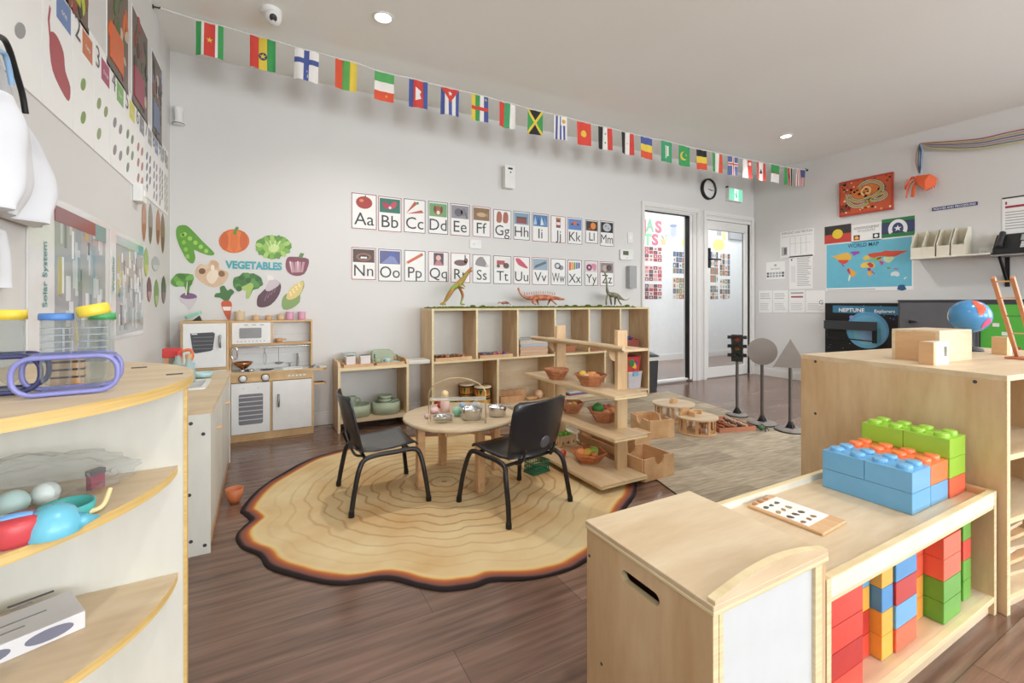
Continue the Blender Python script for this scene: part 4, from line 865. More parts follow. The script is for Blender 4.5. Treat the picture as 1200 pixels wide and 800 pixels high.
def creature(name, label, cat, limbs, c1, c2, vox, sc=18, Y=SY0 + .12, ground=SZ + .012, extra=None):
    k = 'creature_' + name + c1; mt, n, l, b = new_mat(k)
    tc = n.new('ShaderNodeTexCoord'); nz = n.new('ShaderNodeTexNoise'); nz.inputs['Scale'].default_value = sc; nz.inputs['Detail'].default_value = 4
    rp = n.new('ShaderNodeValToRGB'); rp.color_ramp.elements[0].position = .42; rp.color_ramp.elements[0].color = rgb(c1); rp.color_ramp.elements[1].position = .58; rp.color_ramp.elements[1].color = rgb(c2)
    l.new(tc.outputs['Object'], nz.inputs[0]); l.new(nz.outputs['Fac'], rp.inputs[0]); l.new(rp.outputs[0], b.inputs['Base Color']); b.inputs['Roughness'].default_value = .5
    m = MB(); o0 = None
    for pts in limbs:
        P = [at_y(px, py, Y + dy) for px, py, dy, r in pts]
        if o0 is None: o0 = Vector((P[0].x, Y, ground))
        pp = [p - o0 for p in P]; rr = [q[3] for q in pts]
        cp = curve(pp, 4); rc = [max(.002, v.x) for v in curve([(r, 0, 0) for r in rr], 4)]
        m.tube(cp, rc, mt, 12)
        m.ball(pp[0], rr[0], mt, 10); m.ball(pp[-1], rr[-1], mt, 10)
    if extra: extra(m, o0, Y, mt)
    o = m.build(name, None, o0); r = o.modifiers.new('fuse', 'REMESH'); r.mode = 'VOXEL'; r.voxel_size = vox; r.use_smooth_shade = True
    s = o.modifiers.new('smooth', 'SMOOTH'); s.factor = .5; s.iterations = 3
    return tag(o, label, cat)
creature('toy_dinosaur', 'standing orange and green two-legged toy dinosaur with raised snout', 'toy dinosaur', [
    [(519, 357, 0, .006), (524, 347, .0, .013), (531, 338, 0, .022), (536, 334, 0, .028), (541, 329, 0, .026), (545, 324, 0, .019), (549, 318, 0, .016), (552.5, 313.5, 0, .007)],
    [(550, 318, -.0, .012), (553, 317.5, 0, .006)],
    [(530, 340, -.03, .018), (526, 347, -.034, .014), (522, 353, -.03, .009), (516, 356, -.035, .008), (522, 356.5, -.035, .008)],
    [(538, 336, .02, .014), (542, 345, .02, .013), (541, 352, .02, .009), (540, 356, .015, .008), (544, 356.5, .015, .007)],
    [(538, 333, -.022, .01), (540, 336, -.04, .009), (544, 338, -.045, .005)], [(540, 331, .02, .008), (545, 336, .022, .005)]], '#b5743f', '#8ba03c', .0035, 14)
def spikes(m, o0, Y, mt):
    for i in range(14):
        for dy in (-.02, .0, .02):
            px = 615 + 2.7 * i; top = 345 - 2.5 * sin(pi * (i + 1) / 16) - (abs(dy) < .01) * 1.0; p = at_y(px, top + 1.5, Y + dy) - o0; q = at_y(px - .5, top - 1.6, Y + dy) - o0; m.tube([p, q], [.006, .0015], mt, 6)
creature('toy_dinosaur', 'low orange armoured toy dinosaur with club tail', 'toy dinosaur', [
    [(607.5, 338, 0, .011), (609, 343, 0, .008), (613, 347, 0, .011), (620, 349, 0, .018), (630, 348.5, 0, .027), (642, 348.5, 0, .027), (650, 349, 0, .019), (656, 350, 0, .015), (661, 350.5, 0, .008)],
    [(627, 350, -.03, .014), (624, 354, -.036, .009), (628, 356.5, -.036, .008)], [(646, 350, -.026, .013), (649, 354, -.034, .008), (652, 356.5, -.034, .007)],
    [(629, 350, .03, .013), (631, 356.5, .034, .008)], [(645, 350, .026, .012), (642, 356.5, .034, .008)]], '#b4573a', '#d08a62', .0035, 26, extra=spikes)
creature('toy_dinosaur', 'grey green long necked toy dinosaur at the right end of the shelf top', 'toy dinosaur', [
    [(705.5, 318, 0, .009), (708, 318.5, 0, .009), (710, 323, 0, .008), (711, 333, 0, .010), (712, 342, 0, .016), (716, 345, 0, .026), (722, 346, 0, .027), (727, 349, 0, .017), (731, 351, 0, .008), (735, 351, 0, .005), (738, 349, 0, .003)],
    [(712, 346, -.02, .012), (710.5, 351, -.022, .009), (710.5, 356.5, -.022, .009)], [(715, 347, .02, .012), (716.5, 356.5, .022, .009)],
    [(724, 348, -.022, .014), (725, 352, -.024, .009), (728, 356.5, -.024, .009)], [(721, 348, .022, .013), (720.5, 356.5, .024, .009)]], '#8f8d74', '#6d6852', .0035, 16)
creature('toy_crab', 'small reddish brown crab toy on the moss mat', 'toy crab', [
    [(588, 355, 0, .008), (592, 354.5, 0, .013), (596, 355, 0, .008)], [(588, 355.5, -.01, .005), (585, 353.5, -.012, .004), (584, 355.5, -.012, .005)], [(591, 356, -.015, .004), (589, 357, -.024, .003)], [(594, 356, -.015, .004), (595, 357, -.024, .003)], [(597, 356, -.01, .004), (599, 357, -.016, .003)]], '#8a4a40', '#c07a66', .003, 30)
# ================================================================== ON THE ROUND TABLE
TT = .362 + .0005
def on_table(px, py): return at_z(px, py, TT)
a, b_ = on_table(502.5, 497), on_table(569, 496)
mid = (a + b_) / 2; L = (b_ - a).length; ang = math.atan2(b_.y - a.y, b_.x - a.x)
t = thing('wire_caddy', 'tall arched gold wire caddy frame standing on the round table', 'caddy', (mid.x, mid.y, TT), ang)
GW = col('#c9b68e', .3, .7)
for dy in (.0, .07):
    m = MB(); h = L / 2
    m.tube([(-h, dy, 0), (-h, dy, .15)] + [(-h * cos(pi * k / 14), dy, .15 + .085 * sin(pi * k / 14)) for k in range(15)] + [(h, dy, .15), (h, dy, 0)] if dy == 0 else [(-h, dy, 0), (-h, dy, .122), (h, dy, .122), (h, dy, 0)], .0028 if dy == 0 else .002, GW, 8); m.build('arch' if dy == 0 else 'rear_frame', t)
for z in (.12,):
    m = MB(); m.tube([(-h, 0, z), (h, 0, z)], .0025, GW, 8); m.tube([(-h, 0, z), (-h, .07, z)], .002, GW, 8); m.tube([(h, 0, z), (h, .07, z)], .002, GW, 8); m.box(-h, h, .0, .07, z - .001, z + .001, glass('tray_glass', '#f2f4f2', .15)); m.build('upper_tray', t)
m = MB(); m.tube([(-h, 0, .012), (h, 0, .012)], .002, GW, 8); m.build('lower_rail', t)
def steel_bowl(px, py, r, h, label, name='steel_bowl', handle=False):
    p = on_table(px, py); t = thing(name, label, 'bowl' if not handle else 'toy pan', (p.x, p.y, TT))
    m = MB(); m.lathe([(.001, 0), (r * .8, 0), (r * .93, h * .15), (r, h * .9), (r * 1.04, h), (r * .98, h * .97), (r * .95, h * .85), (r * .86, h * .2), (.001, h * .1)], CHROME, n=32); m.build('body', t)
    if handle: m = MB(); m.tube([(r * .9, 0, h * .85), (r * 1.6, -.01, h * .82)], .004, CHROME, 8); m.build('handle', t)
    return t
steel_bowl(519, 493, .050, .028, 'wide shallow steel bowl at the left of the round table')
steel_bowl(553, 491, .056, .062, 'deep steel pot in the middle of the round table, under the arch', 'steel_pot')
steel_bowl(583, 487, .050, .054, 'steel pan with a short handle at the right of the round table', 'steel_pan', True)
def egg(px, py, r, c, label, sz=1.1, Z=TT, nm='toy_egg', cat='toy food'):
    p = at_z(px, py, Z); m = MB(); m.ball((0, 0, r * sz), r, col(c, .4), 14, sz=sz); return tag(m.build(nm, None, (p.x, p.y, Z)), label, cat)
p = on_table(521.5, 482)
t = thing('toy_figure', 'pale pink rounded toy figure with cream cap on the round table', 'toy', (p.x, p.y, TT)); m = MB(); m.lathe([(.001, 0), (.026, 0), (.028, .045), (.022, .085), (.001, .092)], col('#e8c7c0', .4)); m.build('body', t); m = MB(); m.ball((0, 0, .1005), .021, col('#ecd3a0', .4), 14); m.build('cap', t)
egg(509, 484, .026, '#e7c3c6', 'pink toy cake at the left of the round table', .7); egg(501, 490, .019, '#e5b9bd', 'smaller pink toy cake near the left foot of the wire arch', .7)
egg(515.0, 478, .014, '#c23744', 'small dark red toy berry beside the pink figure', 1)
egg(536, 487, .028, '#9fd9b9', 'mint green toy cup cake on the round table', .9); egg(542, 478, .020, '#a9c6e2', 'pale blue toy sweet behind the steel pot', .9)
p = on_table(558, 476); t = thing('glass_dome', 'clear glass lid with knob behind the steel pot', 'lid', (p.x, p.y + .01, TT)); m = MB(); m.lathe([(.04, 0), (.038, .012), (.02, .024), (.001, .026)], glass('lid_glass', '#eef2f2', .35), n=28); m.build('dome', t); m = MB(); m.ball((0, 0, .034), .008, CHROME, 10); m.build('knob', t)

# ================================================================== BASKETS ON THE DISPLAY SHELF
CANE = wood('cane', '#9c5f3e', '#c98a62', (30, 30, 60), .6)
def hexbowl(name, label, loc, r, h, mat, n=6, rz=0.0, base=.55, group=None):
    m = MB(); m.lathe([(.001, 0), (r * base, 0), (r, h), (r * .95, h), (r * base * .95, .006), (.001, .006)], mat, n=n, smooth=False)
    for k in (.3, .6): m.lathe([(r * (base + (1 - base) * k) + .001, h * k - .001), (r * (base + (1 - base) * k) + .0035, h * k), (r * (base + (1 - base) * k) + .001, h * k + .001)], mat, n=n, smooth=False)
    m.lathe([(r * .94, h), (r * .95, h + .004), (r * 1.01, h + .004), (r * 1.01, h - .003)], mat, n=n, smooth=False)
    return tag(m.build(name, None, loc, rz), label, 'bowl', group)
Z1, Z2, Z3 = .0642, .2868, .5038
def bpos(px, py, Z): q = at_z(px, py, Z); return q
FR = {'o': '#dd9150', 'y': '#e2bb4c', 'g': '#8fb84e', 'r': '#b8402f', 'l': '#d8cf9a', 'p': '#e7a878', 'b': '#9b5a3c', 'd': '#3f8a3d'}
NM = {'o': 'orange', 'y': 'yellow lemon like', 'g': 'lime green', 'r': 'red', 'l': 'pale cream', 'p': 'peach', 'b': 'brown', 'd': 'dark green'}
def fruits(c, items, where, r0=.022):
    for i, (k, dx, dy, dz, rr) in enumerate(items):
        m = MB(); r = r0 * rr; m.ball((0, 0, 0), r, col(FR[k], .5), 14, sx=1.1 if i % 2 else 1, sz=.92)
        if k in 'ordgp': m.cyl((0, 0, r * .85), (0, 0, r * 1.05), .0015, col('#4b3a22'), n=6)
        tag(m.build('toy_fruit', None, (c.x + dx, c.y + dy, c.z + dz)), '%s%s play fruit %s' % ('larger ' if rr > 1.05 else 'smaller ' if rr < .99 else '', NM[k], where), 'play fruit')
c = bpos(649, 444, Z3) + Vector((.02, .0, 0))
hexbowl('woven_bowl', 'nearly empty woven bowl at the far left of the top display board', c, .080, .06, CANE, 10)
fruits(c, (('p', -.01, 0, .035, 1), ('r', .02, .01, .034, .8)), 'in the woven bowl at the far end of the display shelf')
c = bpos(690, 452, Z3) + Vector((.03, .02, 0)); hexbowl('woven_bowl', 'woven bowl heaped with oranges on the third display board', c, .094, .062, CANE, 8)
fruits(c, (('y', -.038, .025, .062, 1.04), ('o', -.012, -.012, .058, 1.1), ('p', .015, .0, .058, 1), ('b', .035, .015, .055, 1), ('l', -.04, -.01, .05, .9), ('o', .02, -.03, .05, .9)), 'on the heaped bowl of the third display board')
c = bpos(669, 484, Z2) + Vector((.02, .02, 0)); hexbowl('wooden_bowl', 'six-sided wooden bowl on the second display board, farther one', c, .082, .062, CANE, 6, .3)
fruits(c, (('l', -.02, .0, .045, 1), ('y', .01, -.01, .046, 1), ('b', .03, .02, .042, .9)), 'in the farther bowl of the second display board')
c = bpos(708, 494, Z2) + Vector((.02, .012, 0)); hexbowl('wooden_bowl', 'six-sided wooden bowl with a big green fruit, second display board', c, .112, .070, CANE, 6, .1)
fruits(c, (('d', -.04, .018, .075, 1.6), ('r', .0, .015, .066, 1.3), ('o', .008, -.04, .058, 1.4), ('b', .048, .018, .066, 1.3), ('p', -.03, -.04, .055, 1.2)), 'in the nearer bowl of the second display board')
c = bpos(689, 541, Z1) + Vector((.012, .01, 0)); hexbowl('wooden_bowl', 'six-sided wooden bowl on the lowest display board, nearest the viewer', c, .108, .055, wood('terracotta_cane', '#b0623d', '#d58a5c', (30, 30, 60), .5), 6, .2)
fruits(c, (('o', -.045, .012, .048, 1.45), ('y', -.008, .0, .05, 1.2), ('g', .034, .0, .052, 1.4), ('o', .006, -.042, .044, .98)), 'in the bowl on the lowest display board')
c = bpos(662, 536, Z1) + Vector((-.0, .02, 0)); m = MB(); m.ball((0, 0, .021), .021, col('#c4483f', .35), 14); m.cyl((0, 0, .038), (.003, 0, .05), .0015, BEECH, n=6); tag(m.build('toy_apple', None, c), 'red toy apple standing alone on the lowest display board', 'play fruit')
c = bpos(662, 528, Z1) + Vector((.07, .12, 0))
t = thing('egg_crate', 'small wooden crate with triangle cut-outs filled with green play vegetables', 'crate', c, radians(4)); w, d, h = .13, .11, .068
m = MB()
for T, L in ((frame((-w / 2, -d / 2 + .006, 0), (1, 0, 0), (0, 0, 1)), w), (frame((-w / 2, d / 2, 0), (1, 0, 0), (0, 0, 1)), w), (frame((-w / 2 + .0, d / 2 - .006, 0), (0, -1, 0), (0, 0, 1)), d - .012), (frame((w / 2 - .006, d / 2 - .006, 0), (0, -1, 0), (0, 0, 1)), d - .012)):
    m.plate(rect(0, 0, L, h), .006, BIRCH, holes=[[(L * (k + .5) / 3 - .009, .016), (L * (k + .5) / 3 + .009, .016), (L * (k + .5) / 3, .042)] for k in range(3)], T=T)
m.box(-w / 2 + .006, w / 2 - .006, -d / 2 + .006, d / 2 - .006, 0, .005, BIRCH); m.build('box', t)
for i in range(3):
    for j in range(2):
        m = MB(); m.ball((0, 0, 0), .018, col('#6cab3e', .5), 12, sz=.8); m.ball((.006, .004, .01), .008, col('#8fce55', .5), 8); tag(m.build('toy_lettuce', None, (c.x - .037 + .037 * i, c.y - .02 + .04 * j, .0635 + .062)), 'round green play vegetable in the crate with triangle cut-outs', 'play vegetable', 'green play vegetables in the small crate')
def punnet(label, px, py, w, d, h, mat, rz):
    c = at_z(px, py, .0095); m = MB(); n = 9
    m.box(-w / 2, w / 2, -d / 2, d / 2, 0, .004, mat)
    for z in (.004, h * .5, h - .006):
        P = rrect(-w / 2, -d / 2, w / 2, d / 2, .01); m.plate(P, .006, mat, holes=[[(x * .93, y * .9) for x, y in P]], T=Matrix.Translation((0, 0, z)))
    for i in range(n):
        for y in (-d / 2 + .002, d / 2 - .005): m.box(-w / 2 + .008 + (w - .02) * i / (n - 1), -w / 2 + .012 + (w - .02) * i / (n - 1), y, y + .003, .004, h, mat)
    for i in range(5):
        for x in (-w / 2 + .002, w / 2 - .005): m.box(x, x + .003, -d / 2 + .01 + (d - .024) * i / 4, -d / 2 + .014 + (d - .024) * i / 4, .004, h, mat)
    return tag(m.build('plastic_basket', None, c, rz), label, 'basket')
punnet('small dark green plastic basket on the rug behind the right chair', 629, 552, .13, .09, .065, col('#2b6b4f', .4), .2)

# ================================================================== WOODEN TOYS ON THE CARPET
FZ = .0062
def cutbox(label, loc, w, d, h, rz, cut=.36, face='x', mat=PINE):
    """open wooden crate, a half-round bite out of one side"""
    t = thing('wooden_crate', label, 'crate', loc, rz); e = .009
    def bite(L): r = h * cut; return [(0, 0), (L, 0), (L, h)] + [(L * .5 + r * cos(radians(aa)), h + .0 - r * 1.25 * sin(radians(aa))) for aa in range(0, 181, 20)] + [(0, h)]
    for nm, o, u, L, bt in (('front_panel', (0, e, 0), (1, 0, 0), w, 'f' in face), ('back_panel', (0, d, 0), (1, 0, 0), w, 'f' in face), ('side_panel', (0, d - e, 0), (0, -1, 0), d - 2 * e, 's' in face), ('side_panel', (w - e, d - e, 0), (0, -1, 0), d - 2 * e, 's' in face)):
        m = MB(); m.plate(bite(L) if bt else rect(0, 0, L, h), e, mat, T=frame(o, u, (0, 0, 1))); m.build(nm, t)
    m = MB(); m.box(e, w - e, e, d - e, .003, .01, mat); m.build('base', t); return t
p = at_z(755, 565.5, FZ); cutbox('open wooden crate with half-round bite, nearest the display shelf', (p.x + .002, p.y, FZ), .235, .225, .122, radians(2), .3, 'f')
p = at_z(783, 513, FZ); cutbox('open wooden crate with half-round side bites, beside the round play stage', (p.x - .14, p.y + .04, FZ), .20, .27, .13, radians(-14), .28, 's')
t = thing('slatted_crate', 'slatted wooden crate behind the posts of the display shelf', 'crate', (1.835, 2.1, FZ)); m = MB()
for z in (0, .065, .13): m.box(0, .008, 0, .36, z, z + .045, PINE); m.box(.10, .108, 0, .36, z, z + .045, PINE); m.box(.008, .10, 0, .008, z, z + .045, PINE); m.box(.008, .10, .352, .36, z, z + .045, PINE)
m.build('slats', t); m = MB(); m.box(.009, .099, .009, .024, 0, .175, BEECH); m.build('corner_post', t); m = MB(); m.box(.009, .099, .336, .351, 0, .175, BEECH); m.build('corner_post', t)
p = at_z(745, 535, FZ)
t = thing('wooden_chest', 'small closed wooden chest on the carpet behind the nearest crate', 'chest', (p.x + .02, p.y + .03, FZ)); m = MB(); m.box(0, .14, 0, .13, 0, .115, PINE); m.build('body', t, bev=.002); m = MB(); m.box(-.003, .143, -.003, .133, .1155, .127, PINE); m.build('lid', t, bev=.002)
# round play stages
def stage(name, label, c, r, h, arch=True, n=9):
    t = thing(name, label, 'toy stage', c)
    m = MB(); m.lathe([(.001, 0), (r * .93, 0), (r * .93, .01), (.001, .01)], PINE, n=32); m.build('base', t)
    m = MB(); m.lathe([(.001, h - .012), (r, h - .012), (r, h), (.001, h)], BIRCHX, n=36, smooth=False); m.build('roof', t)
    for k in range(n):
        a = 2 * pi * k / n + .35; m = MB(); m.T = Matrix.Rotation(a, 4, 'Z'); m.box(r * .82, r * .88, -.012, .012, .0105, h - .0125, PINE); m.build('pillar', t)
    return t
p = at_z(822, 511, FZ); C1 = Vector((p.x + .06, p.y + .09, FZ)); stage('play_stage', 'round wooden play stage with pillars, front one on the carpet', C1, .15, .125)
t = thing('wooden_arch', 'curved wooden block lying on the front round play stage', 'wooden block', (C1.x + .02, C1.y, FZ + .1255), .3); m = MB()
P = [(.075 * cos(radians(a)), .075 * sin(radians(a))) for a in range(0, 181, 12)] + [(.045 * cos(radians(a)), .045 * sin(radians(a))) for a in range(180, -1, -12)]; m.plate(P, .03, PINE); m.build('arc', t)
t = thing('wooden_arch', 'upright wooden rainbow piece standing on the front play stage', 'wooden block', (C1.x - .06, C1.y + .06, FZ + .1255), -.2); m = MB(); m.plate([(-.05, 0), (.05, 0)] + [(.05 * cos(radians(a)), .058 * sin(radians(a))) for a in range(12, 181, 12)], .02, PINE, T=frame((0, .01, 0), (1, 0, 0), (0, 0, 1))); m.build('arc', t)
p = at_z(800, 500, FZ); C2 = Vector((p.x + .12, p.y + .20, FZ)); stage('play_stage', 'round wooden play stage standing behind the small crate', C2, .17, .14)
t = thing('wooden_arch', 'small half-round wooden block on the rear play stage', 'wooden block', (C2.x, C2.y, FZ + .1405), .2); m = MB(); m.plate([(-.04, 0), (.04, 0)] + [(.04 * cos(radians(a)), .04 * sin(radians(a))) for a in range(15, 181, 15)], .03, PINE, T=frame((0, .015, 0), (1, 0, 0), (0, 0, 1))); m.build('arc', t)
for i, (dx, dy, c) in enumerate(((-.05, -.06, '#c2685c'), (.0, -.08, '#e6e0d6'), (.04, -.05, '#b5493c'), (-.02, -.02, '#8fa5b5'))):
    m = MB(); m.lathe([(.001, 0), (.014, 0), (.012, .03), (.001, .045)], col(c, .5)); m.ball((0, 0, .052), .011, col('#e3bf9a', .5), 10); tag(m.build('peg_doll', None, (C1.x + dx, C1.y + dy, FZ + .0105)), ['dusty pink', 'white', 'brick red', 'blue grey'][i] + ' peg doll inside the front round play stage', 'peg doll')
# tray of wooden animals and blocks
p = at_z(845, 507, FZ); q = at_z(878, 503, FZ)
TC = Vector(((p.x + q.x) / 2 + .035, (p.y + q.y) / 2 + .10, FZ)); tray('reddish wooden tray holding carved animals on the carpet', TC, .31, .26, .035, col('#b9785a', .55), -.3)
rd = random.Random(11)
for i in range(15):
    x, y = -.11 + .052 * (i % 5) + rd.uniform(-.008, .008), -.085 + .075 * (i // 5) + rd.uniform(-.01, .01); rz = rd.uniform(1.2, 1.9); c = ['#a9643f', '#8c4f35', '#c58d68', '#5a4a44', '#d7b597'][i % 5]
    w = Matrix.Rotation(-.3, 4, 'Z') @ Vector((x, y, 0)); m = MB(); k = col(c, .5)
    m.tube([(-.025, 0, .028), (.0, 0, .03), (.022, 0, .032)], [.010, .013, .009], k, 8); m.ball((.034, 0, .042), .009, k, 8); m.tube([(.022, 0, .034), (.032, 0, .042)], .006, k, 6)
    for sx in (-.02, .016):
        for sy in (-.007, .007): m.cyl((sx, sy, 0), (sx, sy, .025), .0042, k, n=6)
    tag(m.build('toy_animal', None, (TC.x + w.x, TC.y + w.y, FZ + .0055 + .0 * (i // 8)), rz), 'small carved wooden animal in the reddish tray', 'toy animal', 'carved animals in the reddish tray')
for i, (x, y, c, lb) in enumerate(((.13, .16, '#b5694a', 'short reddish log behind the animal tray'), (-.02, .2, '#c98c62', 'pale wooden log behind the animal tray'), (.08, .24, '#8c4a36', 'dark reddish log at the back of the toy pile'))):
    m = MB(); m.tube([(-.05, 0, .018), (.05, 0, .018)], .018, col(c, .5), 12); tag(m.build('wooden_log', None, (TC.x + x, TC.y + y, FZ), .5 * i), lb, 'log')
def critter(px, py, label, c1, c2):
    p = at_z(px, py, FZ); m = MB(); m.ball((0, 0, .022), .022, col(c1, .5), 12, sx=1.4, sz=.8); m.ball((.035, .0, .028), .013, col(c2, .5), 10)
    for a in (.5, 1.4, 2.2, 4.0, 4.9, 5.7): m.tube([(.02 * cos(a), .015 * sin(a), .018), (.05 * cos(a), .04 * sin(a), .024), (.06 * cos(a), .05 * sin(a), .002)], .0035, col(c2, .5), 6)
    tag(m.build('toy_bug', None, p, .4), label, 'toy bug')
critter(892, 504, 'green and black toy bug at the foot of the round sign', '#3f6b45', '#1c2420')

# ================================================================== TRAFFIC SIGNS
GR = col('#938c87', .5); POLE = col('#6a6663', .35, .6)
face = radians(-52)
def stand(name, label, cat, x, y, h, face_fn, r=.085):
    t = thing(name, label, cat, (x, y, FZ), radians(-56) + 0, 'toy road signs on the carpet')
    m = MB(); m.lathe([(.001, 0), (r * 1.0, 0), (r * 1.03, .008), (r * .98, .016), (.03, .022), (.001, .022)], GR, n=36); m.lathe([(r * 1.0, -.0), (r * 1.045, .002), (r * 1.045, .008), (r * 1.0, .010)], BLACK, n=36); m.build('base_plate', t)
    m = MB(); m.lathe([(.026, .02), (.018, .04), (.016, .07), (.001, .07)], BLACK, n=16)
    for k in range(4): m.T = Matrix.Rotation(pi / 2 * k + .4, 4, 'Z'); m.add([(.012, -.003, .02), (.04, -.003, .02), (.014, -.003, .065), (.012, .003, .02), (.04, .003, .02), (.014, .003, .065)], [(0, 1, 2), (5, 4, 3), (0, 3, 4, 1), (1, 4, 5, 2), (2, 5, 3, 0)], BLACK)
    m.T = ID; m.build('socket', t)
    m = MB(); m.cyl((0, 0, .06), (0, 0, h), .0125, POLE, n=16); m.build('pole', t)
    m = MB(); face_fn(m); m.build('sign_face', t, bev=.001); return t
# local frame: the faces look along -y after rotation, i.e. back towards the room
def Tf(z): return frame((0, -.014, z), (1, 0, 0), (0, 0, 1))
t = stand('road_sign', 'blank round grey toy road sign on a stand', 'road sign', 3.53, 2.27, .5, lambda m: m.plate(disc(0, 0, .108, n=40), .006, GR, T=Tf(.585)), .105)
t = stand('road_sign', 'blank triangular grey toy road sign on a stand, rightmost of the three', 'road sign', 3.53, 2.045, .5, lambda m: m.plate(wob([(-.108, .0), (-.1, -.012), (.1, -.012), (.108, .0), (.008, .188), (-.008, .188)], 3), .006, GR, T=Tf(.495)), .105)
def tl(m):
    m.box(-.045, .045, -.03, .03, .47, .70, col('#232521', .5))
t = stand('traffic_light', 'toy traffic light with dark housing on a pole, left of the round sign', 'traffic light', 3.60, 2.54, .48, tl, .085)
for k, (z, c) in enumerate(((.665, '#8a3a30'), (.588, '#7a5a2c'), (.51, '#2f4a3a'))):
    for s in (0, 1, -1):
        T = Matrix.Rotation(pi / 2 * s, 4, 'Z'); off = -.0305 if s == 0 else -.0455
        m = MB(); m.T = T @ frame((0, off, z), (1, 0, 0), (0, 0, 1)); m.lathe([(.001, .003), (.018, .003), (.023, 0)], col(c if s != 1 or k != 1 else '#a03b38', .3), n=16); m.build('lamp', t)
        m = MB(); m.T = T @ frame((0, off, z), (1, 0, 0), (0, 0, 1))
        P = [(.028 * cos(radians(a)), .028 * sin(radians(a))) for a in range(0, 181, 15)] + [(.024 * cos(radians(a)), .024 * sin(radians(a))) for a in range(180, -1, -15)]; m.plate(P, .03, BLACK); m.build('visor', t)
# waste bin behind the shelf unit
t = thing('waste_bin', 'dark grey lidded waste bin just right of the shelf unit', 'waste bin', (3.80, 3.82, 0)); w = .105
m = MB(); m.ring([[(x * k, y * k, z) for x, y in rrect(-w, -w, w, w, .02)] for z, k in ((0, .86), (.335, .98))], DKGREY, T=None); m.build('body', t)
m = MB(); m.ring([[(x * k, y * k, z) for x, y in rrect(-w, -w, w, w, .02)] for z, k in ((.336, .99), (.375, 1.0))], col('#dcdad6', .5)); m.build('bag_rim', t)
m = MB(); v = [(-w, -w, .376), (w, -w, .376), (w, w, .376), (-w, w, .376), (-w, -w, .42), (w * 1.0, -w, .39), (w * 1.0, w, .44), (-w, w, .49)]; m.add(v, [(3, 2, 1, 0), (4, 5, 6, 7), (0, 1, 5, 4), (1, 2, 6, 5), (2, 3, 7, 6), (3, 0, 4, 7)], col('#4a4b4e', .4)); m.build('lid', t, bev=.008)

# ================================================================== BUILDING BRICKS
BC = {'b': col('#6fadd8', .3), 'k': col('#4f93c9', .3), 'g': col('#9bcb43', .3), 'G': col('#63a63c', .3), 'o': col('#ee7f4c', .3), 'r': col('#d84b3e', .3), 'R': col('#c23733', .3), 'y': col('#ecb24a', .3), 'a': col('#ee9f4a', .3), 'c': col('#ea6a4d', .3)}
BN = {'b': 'sky blue', 'k': 'mid blue', 'g': 'lime green', 'G': 'leaf green', 'o': 'orange', 'r': 'red', 'R': 'dark red', 'y': 'yellow', 'a': 'amber', 'c': 'coral red'}
BH = .0615; BU = .0605
_B = {}
def brick(c, nx, ny, loc, label, rz=0.0, name='building_brick'):
    """hollow-topped toy brick, nx by ny studs"""
    k = (c, nx, ny); lab = label
    if k in _B:
        o = _B[k].copy(); COL.objects.link(o); o.location = loc; o.rotation_euler = (0, 0, rz)
    else:
        m = MB(); g = .0006; m.box(g, nx * BU - g, g, ny * BU - g, .0003, BH - .0003, BC[c])
        m = MB(); O_ = rect(g, g, nx * BU - g, ny * BU - g); I_ = rect(.004, .004, nx * BU - .004, ny * BU - .004); P_ = [[(x, y, z) for x, y in L_] for L_, z in ((I_, .016), (I_, .0003), (O_, .0003), (O_, BH - .0003))]; m.ring(P_, BC[c], smooth=False)
        o = m.build(name, None, loc, rz, bev=.0025)
        s = MB()
        for i in range(nx):
            for j in range(ny): s.lathe([(.0195, BH - .001), (.0195, BH + .010), (.0175, BH + .0125), (.001, BH + .0125)], BC[c], ((i + .5) * BU, (j + .5) * BU, 0), n=20)
        me = s.build('tmp'); bm = bmesh.new(); bm.from_mesh(o.data); bm.from_mesh(me.data); bm.to_mesh(o.data); bm.free(); bpy.data.objects.remove(me)
        _B[k] = o
    return tag(o, lab, 'building brick', 'building bricks')
BZ0 = .3674
X0, Y0 = 1.640, .603
# front wall of blue bricks, then orange over blue, then green over coral, from the viewer backwards
brick('b', 2, 4, (X0, Y0, BZ0), 'long sky blue brick lying under the front blue row on the low cabinet')
brick('b', 2, 2, (X0, Y0, BZ0 + BH), 'sky blue brick on the front blue row, right one'); brick('b', 2, 2, (X0, Y0 + 2 * BU, BZ0 + BH), 'sky blue brick on the front blue row, left one')
brick('b', 2, 2, (X0 + .123, Y0, BZ0), 'sky blue brick under the orange row, right end'); brick('b', 2, 2, (X0 + .123, Y0 + 2 * BU, BZ0), 'sky blue brick under the orange row, left end')
brick('o', 2, 2, (X0 + .123, Y0, BZ0 + BH), 'orange brick of the middle row, right one'); brick('o', 2, 2, (X0 + .123, Y0 + 2 * BU, BZ0 + BH), 'orange brick of the middle row, left one')
brick('c', 2, 4, (X0 + .246, Y0 - .004, BZ0), 'coral red brick at the bottom of the rearmost row')
for k in range(2):
    for lv in (1, 2): brick('g', 2, 2, (X0 + .246, Y0 - .004 + 2 * k * BU, BZ0 + BH * lv), 'lime green brick of the rearmost row, %s %s' % ('upper' if lv == 2 else 'lower', 'left' if k else 'right'))
